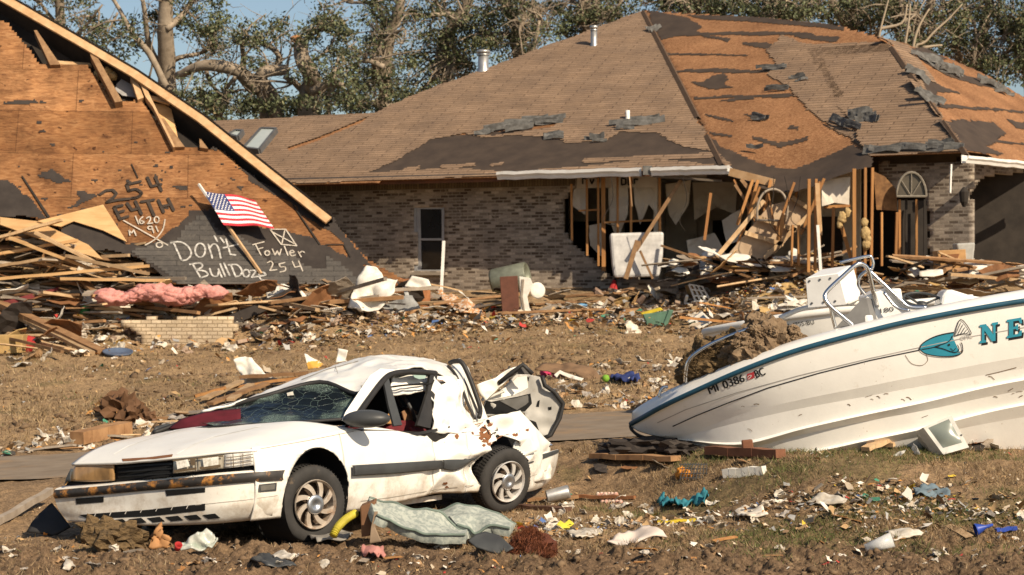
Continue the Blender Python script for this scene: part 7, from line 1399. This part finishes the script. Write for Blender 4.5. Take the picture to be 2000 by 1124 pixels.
def bulge(u, v): return inn[0].lerp(inn[1], u).lerp(inn[3].lerp(inn[2], u), v)+nrm*(-.001+.03*(1-(2*u-1)**2)*(1-(2*v-1)**2))
m_ = MB(); m_.grid([[bulge(i/10, j/10) for i in range(11)] for j in range(11)]); m_.build('screen', M('crt_glass', (0.21, 0.235, 0.20), 0.22, (0.17, 0.19, 0.165), 4, spec=.5, bmp=0), tv, True)
m_ = MB(); q = fq[1].lerp(fq[2], .62); q = q+(cen-q)*.06; m_.lathe([(.008, 0), (.008, .006), (0, .007)], q, nrm, 10); m_.build('power_button', BLACKP, tv)
OS('rusty_sheet', 'rust brown metal sheet bent over right of the monitor', 'metal sheet', b3([(1738, 945), (1770, 905), (1820, 882), (1910, 874), (1950, 950), (1935, 962), (1915, 915), (1850, 950), (1800, 975)]), col('rust_sheet', (0.26, 0.11, 0.045), rnd=0), .05, 4, None, lean=.6); BEAM('white_lath', 'white strip lying below the rusty bent sheet', (1925, 871), (2012, 850), .07, .03, WHITEP, 'strip', .03, .06)
for i, (a, b) in enumerate((((1880, 842), (2010, 818)), ((1930, 850), (2010, 826)), ((1690, 888), (1760, 872)), ((1700, 884), (1730, 862)), ((1735, 880), (1795, 862)), ((1905, 860), (1995, 842)))): BEAM('broken_plank', 'brown splintered board against the boat bottom by the monitor', a, b, .10, .04, (PL_A, PL_B)[i % 2], 'board', .05, .12, 'boards under the boat', da=None, db=None)
LUMP('rubble_heap', 'dark crumpled tarpaulin in the shadow under the boat bow', 'tarpaulin', [(1225, 890, .18, None), (1262, 884, .22, None), (1300, 880, .2, None), (1330, 886, .15, None)], FELT_D, 9, .8, False, (1.4, 1, .5))
BEAM('plastic_tube', 'short white plastic tube on the grass before the boat', (1415, 934), (1493, 928), .085, .085, WHITES, 'tube', .04, .04)
bk_ = at(1353, 942); m_ = MB(); rq = random.Random(3)
for k in range(9): a = k*.35; m_.tube([bk_+Vector((-.12+.03*k, 0, .02)), bk_+Vector((-.09+.028*k, .02, .14)), bk_+Vector((-.06+.025*k, .08, .17))], .005, 4)
for k in range(4): m_.tube([bk_+Vector((-.12, .0+.02*k, .04+.04*k)), bk_+Vector((.14, .0+.02*k, .04+.04*k))], .006, 4)
tag(m_.build('wire_basket', BLACKP, None, off=tuple(bk_)), 'black wire basket before the boat bow', 'basket'); LUMP('orange_rag', 'orange rag left of the black wire basket', 'rag', [(1332, 933, .06, None), (1340, 934, .05, None)], col('orange', (0.62, 0.24, 0.03)), 2, .6)

# -- foreground
TICK = M('mattress_ticking', (0.36, 0.38, 0.33), 0.85, (0.24, 0.265, 0.24), 26, bmp=0.3, lo=.42, hi=.56, detail=3); PIPING = col('mattress_piping', (0.15, 0.19, 0.16))
mt = thing('mattress', 'folded pale green floral mattress lying beside the car', 'mattress', tuple(at(840, 1040)))
def wl(l, d0, d1): n = len(l); return [P(560+x/2.677, 660+y/2.677, d0+(d1-d0)*i/(n-1)) for i, (x, y) in enumerate(l)]
for rows, sd_ in (([wl([(432, 842), (560, 868), (700, 905), (850, 950), (965, 995)], 15.45, 15.5), wl([(440, 880), (540, 915), (660, 960), (800, 1000), (950, 1008)], 15.2, 15.3), wl([(470, 930), (560, 975), (680, 1020), (800, 1034), (935, 1018)], 15.05, 15.15)], 1), ([wl([(775, 905), (860, 880), (960, 884), (1060, 912), (1192, 962)], 15.9, 15.8), wl([(830, 935), (900, 925), (980, 930), (1070, 948), (1180, 975)], 15.65, 15.65), wl([(880, 962), (940, 975), (985, 1008), (1060, 985), (1170, 992)], 15.5, 15.5)], 2)):
    m_ = MB(); g = [[p+UP*(.07*(.2-abs(mnoise.noise(p*3.3)))) for p in r_] for r_ in patch(rows, 10, 10, 0.03, 4, sd_)]; m_.grid(g); o = m_.build('cover', TICK, mt, True); solid(o, .075, 1); bevel(o, .025)
    m_ = MB(); m_.tube(g[-1], .012, 6); m_.build('piping', PIPING, mt, True); m_ = MB(); m_.tube(g[0], .012, 6); m_.build('piping', PIPING, mt, True)
PR('wooden_box', 'brown rotted wooden box end propped between wheel and mattress', 'box', [(703, 990), (733, 978), (727, 1046), (706, 1050)], .2, col('rotten_wood', (0.20, 0.10, 0.05)), 15.2)
OS('leather_strap', 'curled brown strip hanging off the mattress corner', 'strap', [(731, 1000), (738, 1000), (733, 1030), (745, 1058), (722, 1062), (725, 1030)], col('strap_brown', (0.24, 0.17, 0.11)), .01, 2, 15.0)
m_ = MB(); hp = cr([P(650, 1048, 14.95), P(660, 1030, 15.0), P(676, 1014, 15.15), P(694, 1003, 15.3)], 12); m_.tube(hp, [.026+.008*(i % 2) for i in range(len(hp))], 12); tag(m_.build('corrugated_hose', col('hose_yellow', (0.50, 0.42, 0.04), rough=.6, c2=(.34, .28, .03)), None, off=tuple(at(670, 1050))), 'yellow corrugated hose behind the front wheel', 'hose')
sg = at(1035, 1082); m_ = MB(); rq = random.Random(5)
for k in range(5200):
    u, v = rq.gauss(0, 1), rq.gauss(0, 1); c = sg+Vector((max(-1, min(1, u*.5))*.19, v*.08, .02+.17*max(0, 1-(u*.55)**2)*rq.random())); d = Vector((rq.gauss(0, .5), rq.gauss(-.4, .5), rq.gauss(.1, .6)))*.055; s = d.cross(Vector((0, 1, 0.3))).normalized()*.0022; m_.add([c-s, c+s, c+d], [(0, 1, 2)])
rg_ = thing('shaggy_rug', 'rust red shaggy rug balled up beyond the black plastic piece', 'rug', tuple(sg)); m_.build('pile', col('rug_red', (0.20, 0.062, 0.024), c2=(0.085, 0.028, 0.014), scale=25), rg_); lumpy(sg+UP*.06, .14, 3, 1.3, .8, .7, .4).build('backing', col('rug_back', (0.10, 0.03, 0.015)), rg_)
OS('bumper_scrap', 'black plastic car panel between the mattress and the red rug', 'car panel', [(914, 1056), (930, 1040), (948, 1034), (976, 1044), (1003, 1072), (978, 1082), (930, 1070)], BLACKP, .03, 5, None, lean=.8)
OS('toy_butterfly', 'yellow foam butterfly on the litter right of the mattress', 'toy', [(1087, 1026), (1094, 1018), (1102, 1024), (1111, 1016), (1121, 1024), (1113, 1030), (1118, 1037), (1104, 1034), (1094, 1039), (1095, 1030)], col('butterfly_yellow', (0.70, 0.62, 0.06), bmp=0), .008, 2, None, .02, .8)
FL('cloth', 'rumpled teal cloth on the litter before the boat', 'cloth', [(1280, 986), (1296, 980), (1312, 986), (1332, 990), (1350, 982), (1372, 978), (1384, 982), (1376, 992), (1352, 990), (1336, 1000), (1314, 998), (1296, 992)], col('cloth_teal', (0.03, 0.19, 0.24), c2=(.02, .12, .15), scale=18), .09, 5, .05, freq=9)
BEAM('plastic_strip', 'yellow plastic strip below the rumpled teal cloth', (1280, 1028), (1358, 1022), .05, .02, col('strip_yellow', (0.60, 0.44, 0.03)), 'strip', .03, .03)
CLW = col('cloth_white', (0.60, 0.52, 0.45), c2=(0.5, .42, .36), scale=4, dirt=(.3, .22, .15)); OS('cloth', 'crumpled dirty white cloth in the centre foreground', 'cloth', [(1184, 1062), (1196, 1042), (1232, 1032), (1268, 1028), (1303, 1052), (1262, 1058), (1228, 1066)], CLW, .07, 6, None, lean=1.5)
for i, (lab, pts) in enumerate((('wide white paper sheet on the litter strip before the boat', [(1574, 988), (1600, 975), (1632, 973), (1656, 980), (1648, 993), (1600, 992)]), ('white paper sheet left of the crumpled dirty cloth', [(1106, 1046), (1150, 1040), (1176, 1046), (1160, 1056), (1124, 1058)]), ('crumpled pale paper in the middle of the litter strip', [(1425, 1010), (1450, 998), (1490, 1000), (1500, 1012), (1460, 1020)]), ('white card lying right of the clear plastic cup', [(1734, 1046), (1760, 1044), (1804, 1050), (1780, 1060), (1746, 1062)]), ('white torn paper at the bottom of the picture left of centre', [(122, 1118), (130, 1102), (148, 1114), (140, 1124)]), ('folded white paper below the wheel in the mud', [(530, 1092), (550, 1086), (578, 1092), (566, 1100), (538, 1100)]))): FL('paper_sheet', lab, 'paper', pts, PAPER, .03, i+3, .035)
m_ = MB(); cp = P(1690, 1072, depth_at(1690, 1080)); m_.lathe([(.0, 0), (.035, 0), (.06, .22), (.055, .22), (.03, .01)], cp, (.85, -.1, .3), 18); mg, nt, b = nodes('clear_plastic'); b.inputs['Base Color'].default_value = (.7, .7, .68, 1); b.inputs['Alpha'].default_value = .55; b.inputs['Roughness'].default_value = .25
tag(m_.build('plastic_cup', mg, None, True, off=tuple(cp)), 'crushed clear plastic cup in the right foreground', 'cup')
bf = at(1905, 1050); lath('funnel', 'blue funnel lying in the right foreground', 'funnel', [(.048, 0), (.05, .01), (.015, .09), (.01, .15), (0, .15)], bf+UP*.06, (.9, .1, .25), col('funnel_blue', (0.03, 0.07, 0.35), rough=.4)); BEAM('plastic_tube', 'blue plastic tube right of the blue funnel', (1945, 1046), (1985, 1041), .03, .03, MATS['funnel_blue'], 'tube', .04, .04)
FL('tarp', 'wet blue grey tarp scrap on the right hand grass', 'tarp', [(1782, 968), (1800, 960), (1850, 962), (1858, 975), (1820, 980), (1790, 976)], col('tarp_blue', (0.14, 0.19, 0.22)), .05, 3, .05)
LUMP('straw_clump', 'clump of dry straw and mud below the car bumper', 'straw clump', [(215, 1056, .16, None), (200, 1064, .15, None), (240, 1066, .14, None), (225, 1074, .13, None)], STR, 8, .8, False, (1.2, 1, .9))
OS('plastic_bag', 'crumpled clear and green plastic bag before the bumper', 'bag', [(338, 1074), (345, 1060), (380, 1048), (410, 1036), (422, 1048), (414, 1064), (380, 1074)], col('bag_plastic', (0.26, 0.30, 0.25), c2=(0.50, .49, .44), scale=12, rough=.25), .08, 4, None, lean=.8, freq=8); lath('plastic_cup', 'small red cup beside the crumpled plastic bag', 'cup', [(0, 0), (.022, 0), (.03, .05), (.026, .05), (.02, .01)], at(346, 1078, .02), (.3, -.5, .7), MATS['red_plastic'])
OS('wood_chunk', 'splintered orange wood chunk under the front bumper', 'wood chunk', [(292, 1072), (296, 1046), (310, 1020), (318, 1044), (332, 1050), (330, 1072)], col('chunk_orange', (0.40, 0.20, 0.08)), .05, 3, None, .06, .3, 8)
OS('rubber_flap', 'black rubber flap leaning under the right end of the bumper', 'flap', [(52, 1040), (76, 1004), (102, 984), (138, 1030), (104, 1048)], BLACKR, .03, 5, None, lean=.6); BEAM('pipe', 'long grey pipe running out left from the black rubber flap', (-20, 1040), (98, 990), .06, .06, PL_C, 'pipe', .05, .15)
lath('metal_duct', 'grey metal duct piece by the rear wheel', 'duct', [(.06, 0), (.065, .2), (.06, .22), (.055, .2), (.05, 0)], at(1068, 985, .07), (.9, .1, .2), METAL); LUMP('beads', 'heap of coloured beads right of the rear bumper', 'beads', [(1168+7*(i % 6)+3*(i//6), 968+5*(i//6), .022, None) for i in range(24)], col('bead_mix', (0.5, 0.2, 0.15), c2=(.6, .55, .45), scale=40), 4, .1)
FL('rag', 'dusty pink rag in the mud below the mattress', 'rag', [(705, 1088), (715, 1076), (745, 1078), (754, 1088), (735, 1096)], col('rag_pink', (0.45, 0.20, 0.17)), .07, 4, .05, freq=9)
FL('plastic_strip', 'black torn plastic strip at the bottom left of centre', 'plastic', [(480, 1102), (520, 1104), (580, 1112), (560, 1120), (520, 1112)], BLACKP, .05, 6, .04); FL('glass_sheet', 'muddy grey plastic sheet lying before the front wheel', 'plastic sheet', [(590, 1052), (640, 1046), (690, 1050), (680, 1062), (620, 1064)], col('muddy_sheet', (0.26, 0.24, 0.21)), .03, 2, .04)
BEAM('plank', 'flat brown board lying right of the rear wheel', (1030, 985), (1130, 978), .10, .03, PL_B, 'board', .04, .04); BEAM('plank', 'dark flat board under the rear wheel', (1010, 998), (1110, 1004), .12, .04, col('dark_wood', (0.10, 0.05, 0.03)), 'board', .04, .04); BEAM('plank', 'thin reddish board beyond the coloured beads', (1120, 976), (1240, 978), .05, .03, MATS['rust_sheet'], 'board', .03, .03)

# -- scattered repeats: one of each, then copies
def template(mb, mat): o = mb.build('t', mat); COL.objects.unlink(o); return o
tm_plank = []
for L_, w_, t_ in ((1.0, .14, .035), (1.7, .10, .05), (2.4, .14, .04), (.6, .18, .02), (1.2, .28, .018), (3.0, .09, .06)):
    for m__ in (PL_A, PL_B, PL_C, STUD):
        b_ = MB(); n = 4
        for i in range(n): b_.beam(Vector((-L_/2+L_*i/n, 0, .01*math.sin(i))), Vector((-L_/2+L_*(i+1)/n, 0, .01*math.sin(i+1))), w_*(1-.05*(i % 2)), t_)
        tm_plank.append((template(b_, m__), m__))
used_t = set()
def put(tpl, name, label, cat, group, loc, rot, sc=(1, 1, 1)):
    o = tpl.copy(); o.name = name; COL.objects.link(o); o.location = loc; o.rotation_euler = rot; o.scale = sc; return tag(o, label, cat, group)
def scatter(poly, n, seed, tpls, name, label, cat, group, lift=(0, .1), tilt=.15, yaw=None, sc=(.7, 1.2), avoid=()):
    rq = random.Random(seed); xs = [q[0] for q in poly]; ys = [q[1] for q in poly]; k = 0; tries = 0
    while k < n and tries < n*30:
        tries += 1; x, y = rq.uniform(min(xs), max(xs)), rq.uniform(min(ys), max(ys))
        if not in_poly([x], [y], poly)[0] or any(in_poly([x], [y], a)[0] for a in avoid): continue
        p = at(x, y); s = rq.uniform(*sc); yw = rq.gauss(yaw[0], yaw[1]) if yaw else rq.uniform(0, 6.28)
        put(rq.choice(tpls), name, label, cat, group, p+UP*rq.uniform(*lift), (rq.gauss(0, tilt*1.3), rq.gauss(0, tilt), yw), (s, s, s)); k += 1
plk = [t[0] for t in tm_plank]; shortp = [t[0] for i, t in enumerate(tm_plank) if i//4 in (0, 3, 4)]
PAINTED = [(250, 400), (800, 400), (800, 586), (560, 590), (330, 592), (290, 540)]
heapL = [(-10, 440), (60, 450), (150, 490), (250, 510), (330, 556), (800, 556), (800, 600), (600, 630), (440, 640), (240, 640), (120, 690), (-10, 700)]
scatter(heapL, 120, 1, [t for i, t in enumerate(plk) if i%4 in (0, 1, 1, 2)], 'board', 'splintered board in the lumber heap below the collapsed roof', 'board', 'boards in the lumber heap', (.02, .35), .13, (0, .45), avoid=[PAINTED])
scatter([(600, 575), (960, 575), (1330, 585), (1330, 620), (1000, 632), (600, 640)], 46, 2, [t for i, t in enumerate(plk) if i % 4 in (0, 1, 2)], 'board', 'broken board on the rubble strip before the long brick wall', 'board', 'boards before the brick wall', (.02, .2), .15, (0, .5), (.5, .9))
for (d0, d1, xa, xb, ya, yb, n, lab, grp) in ((40.6, 42.6, 1310, 1720, 500, 556, 52, 'broken board strewn over the floor of the torn-open room', 'boards in the open room'), (36.8, 38.6, 1750, 2020, 505, 575, 44, 'broken board on the rubble before the right brick pier', 'boards before the pier')):
    rq = random.Random(xa)
    for k in range(n):
        x, y = rq.uniform(xa, xb), rq.uniform(ya, yb); s = rq.uniform(.5, .95); put(rq.choice([t for i_, t in enumerate(plk) if i_ % 4 != 3]), 'board', lab, 'board', grp, P(x, y, rq.uniform(d0, d1)), (rq.gauss(0, .25), rq.gauss(0, .16), rq.gauss(0, .5)), (s, s, s))
scatter([(1330, 590), (1560, 560), (1580, 640), (1340, 650)], 16, 9, plk, 'board', 'broken board on the slope between the house and the boats', 'board', 'boards behind the boats', (.02, .1), .1, (0, .6), (.5, .8))
scatter([(0, 880), (90, 872), (420, 800), (430, 830), (150, 880), (0, 892)], 12, 4, shortp, 'board', 'short board among the litter along the far road edge', 'board', 'boards by the road', (.01, .05), .1, (0.2, .5), (.4, .8))
scatter([(0, 1050), (540, 1060), (1000, 1060), (2000, 960), (2000, 1110), (0, 1120)], 26, 5, shortp, 'wood_splinter', 'small wood splinter in the foreground mud', 'splinter', 'splinters in the foreground', (.0, .03), .15, None, (.10, .28))
# bricks, crumpled papers, rags
tb = []
for m__ in (BRICK_PALE, col('loose_brick', (0.34, 0.24, 0.17), rnd=.3), col('loose_brick_dark', (0.17, 0.11, 0.08), rnd=.3)):
    b_ = MB(); b_.box((0, 0, .03), (.2, .1, .07)); o = template(b_, m__ if m__ is not BRICK_PALE else col('loose_brick_pale', (0.52, 0.42, 0.30), rnd=.3)); bevel(o, .008); tb.append(o)
scatter([(1150, 575), (1330, 575), (1380, 620), (1200, 612)], 60, 11, tb, 'brick', 'loose brick in the rubble below the broken brick wall', 'brick', 'bricks below the broken wall', (0, .15), .5); scatter([(640, 600), (850, 590), (860, 640), (620, 640)], 36, 12, tb, 'brick', 'loose brick scattered below the crumpled white sheet', 'brick', 'bricks below the white sheet', (0, .08), .4)
scatter([(200, 655), (560, 640), (600, 670), (460, 690), (230, 690)], 36, 13, tb, 'brick', 'loose brick scattered round the pale brick stub', 'brick', 'bricks round the stub', (0, .08), .4)
tp = []
for k in range(7):
    rq = random.Random(k+60); n = 7; pts = [Vector((math.cos(2*math.pi*i/n)*rq.uniform(.06, .13), math.sin(2*math.pi*i/n)*rq.uniform(.05, .09), 0)) for i in range(n)]; b_ = sheet_from_outline(pts, 2, .05, 9, k); o = template(b_, PAPER if k < 5 else (col('rag_grey', (0.34, 0.30, 0.26), rnd=.4) if k == 5 else col('rag_brown', (0.36, 0.22, 0.11), rnd=.4))); solid(o, .003, 0); tp.append(o)
strip_f = [(1060, 955), (1300, 985), (1560, 965), (2000, 985), (2000, 1030), (1700, 1010), (1480, 1040), (1180, 1060), (1080, 1040)]
scatter(strip_f, 70, 21, tp, 'paper_scrap', 'crumpled paper or rag on the litter strip between car and boat', 'scrap', 'scraps on the litter strip', (.0, .03), .35, None, (.35, 1.0))
scatter([(0, 1040), (520, 1066), (1000, 1066), (1180, 1070), (2000, 1050), (2000, 1118), (0, 1118)], 60, 22, tp, 'paper_scrap', 'crumpled paper or rag in the foreground mud', 'scrap', 'scraps in the mud', (.0, .03), .35, None, (.25, .7))
scatter([(1040, 715), (1330, 700), (1310, 800), (1110, 800)], 50, 23, tp, 'paper_scrap', 'crumpled paper or rag in the litter behind the open trunk', 'scrap', 'scraps behind the trunk', (.0, .04), .35, None, (.6, 1.6)); scatter([(0, 868), (420, 800), (460, 830), (160, 885), (0, 890)], 32, 24, tp, 'paper_scrap', 'crumpled paper or rag along the far road edge at left', 'scrap', 'scraps by the road', (.0, .04), .35, None, (.6, 1.4))
scatter([(0, 640), (450, 640), (860, 610), (1330, 600), (1420, 640), (1400, 660), (900, 660), (0, 720)], 70, 25, tp, 'paper_scrap', 'crumpled sheet scrap on the rubble below the houses', 'scrap', 'scraps below the houses', (.02, .12), .4, None, (.9, 2.4))
scatter([(1320, 575), (1560, 560), (1580, 620), (1400, 640)], 40, 26, tp, 'paper_scrap', 'crumpled sheet scrap on the slope behind the boats', 'scrap', 'scraps behind the boats', (.02, .12), .4, None, (1.0, 2.4))
tsh = []
for k, m__ in enumerate((PALEPLY, FELT_D, WHITES, PL_B, DRYWALL, col('cardboard', (0.46, 0.30, 0.12)), OSB, PL_C)):
    rq = random.Random(k+160); n = 6; pts = [Vector((math.cos(2*math.pi*i/n+.5)*rq.uniform(.35, .65), math.sin(2*math.pi*i/n+.5)*rq.uniform(.2, .42), 0)) for i in range(n)]; o = template(sheet_from_outline(pts, 2, .07, 2.2, k), m__); solid(o, .014, 0); tsh.append(o)
scatter(heapL, 64, 41, tsh, 'panel_piece', 'broken sheet or panel piece in the lumber heap below the collapsed roof', 'panel', 'panels in the lumber heap', (.02, .4), .45, (0, .6), (.5, 1.3), avoid=[PAINTED]); scatter([(600, 575), (960, 575), (1330, 585), (1330, 615), (1000, 625), (600, 630)], 36, 42, tsh, 'panel_piece', 'broken sheet or panel piece on the rubble before the brick wall', 'panel', 'panels before the brick wall', (.02, .2), .4, (0, .6), (.35, .8))
rq = random.Random(43)
for k in range(44):
    a_ = k < 24; x, y, d = (rq.uniform(1310, 1620), rq.uniform(500, 552), rq.uniform(40.6, 42.4)) if a_ else (rq.uniform(1760, 2020), rq.uniform(512, 575), rq.uniform(36.8, 38.4)); s = rq.uniform(.4, .95)
    put(rq.choice(tsh), 'panel_piece', 'broken sheet or panel piece on the floor of the torn-open room' if a_ else 'broken sheet or panel piece before the right brick pier', 'panel', 'panels in the open room' if a_ else 'panels before the pier', P(x, y, d), (rq.gauss(.2, .35), rq.gauss(0, .3), rq.gauss(0, .6)), (s, s, s))
scatter([(1330, 575), (1570, 560), (1580, 620), (1400, 640)], 12, 44, tsh, 'panel_piece', 'broken sheet or panel piece on the slope behind the boats', 'panel', 'panels behind the boats', (.02, .15), .4, None, (.4, .8)); scatter([(1160, 872), (1500, 905), (1480, 925), (1180, 925)], 10, 45, tsh[1:4]+tsh[6:], 'panel_piece', 'small dark or pale panel piece in the litter under the boat bow', 'panel', 'panels under the bow', (.02, .06), .3, None, (.12, .3)); scatter([(1680, 860), (2000, 845), (2000, 885), (1700, 896)], 10, 46, tsh[1:4]+tsh[6:], 'panel_piece', 'small panel piece in the rubble round the monitor', 'panel', 'panels round the monitor', (.02, .06), .4, None, (.12, .3))
for t in tsh: bpy.data.objects.remove(t)
for t in [q[0] for q in tm_plank]+tb+tp: bpy.data.objects.remove(t)
# uncountable fine litter
def dstrip(a, b): return lambda x, y: 0.06+0.94*sstep(a, b, fbm(x*1.4, y*2.2, 4, 90))
scraps('fine_litter', 'fine litter of torn bits below the houses', 9000, ((-11, 10), (36.5, 42)), (.03, .16), SCRAPC, 1, lambda x, y: 0.12+0.88*sstep(38.2+.8*(x > -3), 39.6, y+2*fbm(x*.7, y*.7, 3, 93)), lift=.18)
scraps('fine_litter', 'fine litter of torn bits strewn over the far yard', 1900, ((-9, 6), (25, 38)), (.025, .11), SCRAPC, 2, dstrip(0, .2)); scraps('fine_litter', 'fine litter along the road edges', 1500, ((-7, 3.2), (23.6, 27.2)), (.02, .12), SCRAPC, 3, lambda x, y: ((y-d_far(x)) > .0)*((y-d_far(x)) < 1.6)*sstep(-.1, .15, fbm(x*1.1, y, 3, 95)))
scraps('fine_litter', 'fine litter over the foreground mud and grass', 4200, ((-4.4, 5.4), (13.4, 20)), (.008, .045), SCRAPC, 4, dstrip(-.05, .2), lift=.012); scraps('fine_litter', 'fine litter in a band between the car and the boat', 2600, ((-.3, 5.0), (15.2, 18.2)), (.014, .075), [(c, w_*(2.2 if c[0] > .5 else 1)) for c, w_ in SCRAPC], 5, lambda x, y: sstep(.9, .2, np.abs(y-16.6+.35*(x-2)*0-.5*fbm(x*.9, y, 3, 96)))*sstep(-.12, .1, fbm(x*1.5, y*2, 4, 97)), lift=.02)
CLOD_ = [((0.15, .097, .056), 5), ((0.165, .11, .064), 4), ((0.13, .084, .048), 3)]
def clods(name, label, n, region, size, seed, dens):
    """lumps of broken earth lying on the mud"""
    r = np.random.default_rng(seed); (x0, x1), (y0, y1) = region; y = 1/r.uniform(1/y1, 1/y0, n*5); x = r.uniform(x0, x1, n*5); k_ = (r.random(n*5) < dens(x, y)) & ~on_road(x, y, .1); x, y = x[k_][:n], y[k_][:n]; k = len(x); z = G(x, y)
    bm = bmesh.new(); bmesh.ops.create_icosphere(bm, subdivisions=1, radius=1); bv = np.array([v.co[:] for v in bm.verts]); bf = np.array([[v.index for v in f.verts] for f in bm.faces]); bm.free()
    s = size[0]*(size[1]/size[0])**(r.random(k)**2); V = bv[None]*(1+.35*r.normal(size=(k, len(bv), 1))*.8)*s[:, None, None]*np.stack([r.uniform(.7, 1.4, k), r.uniform(.7, 1.2, k), r.uniform(.5, .9, k)], -1)[:, None]+np.stack([x, y, z+s*.1], -1)[:, None]
    Fc = (bf[None]+(np.arange(k)*len(bv))[:, None, None]).reshape(-1, 3); cs = np.array([c for c, _ in CLOD_])[r.integers(0, 3, k)]*r.uniform(.8, 1.15, (k, 1)); me = raw_mesh(name, V.reshape(-1, 3), Fc, M_attr('clod', .95), np.repeat(cs, len(bf), 0), loops=3)
    tag(link(name, me), label, 'earth', kind='stuff')
clods('earth_clods', 'broken lumps of mud along the bottom of the picture', 2200, ((-4.4, 4.6), (13.3, 16.2)), (.007, .036), 31, lambda x, y: sstep(16.3, 14.6, y+.8*fbm(x, y, 3, 98))*(.25+.75*sstep(-.1, .15, fbm(x*1.7, y*2, 4, 99))))
clods('earth_clods', 'broken lumps of soil over the far yard', 2600, ((-9, 6), (24.5, 40)), (.02, .07), 32, lambda x, y: sstep(-.05, .2, fbm(x*.8, y, 4, 100)))
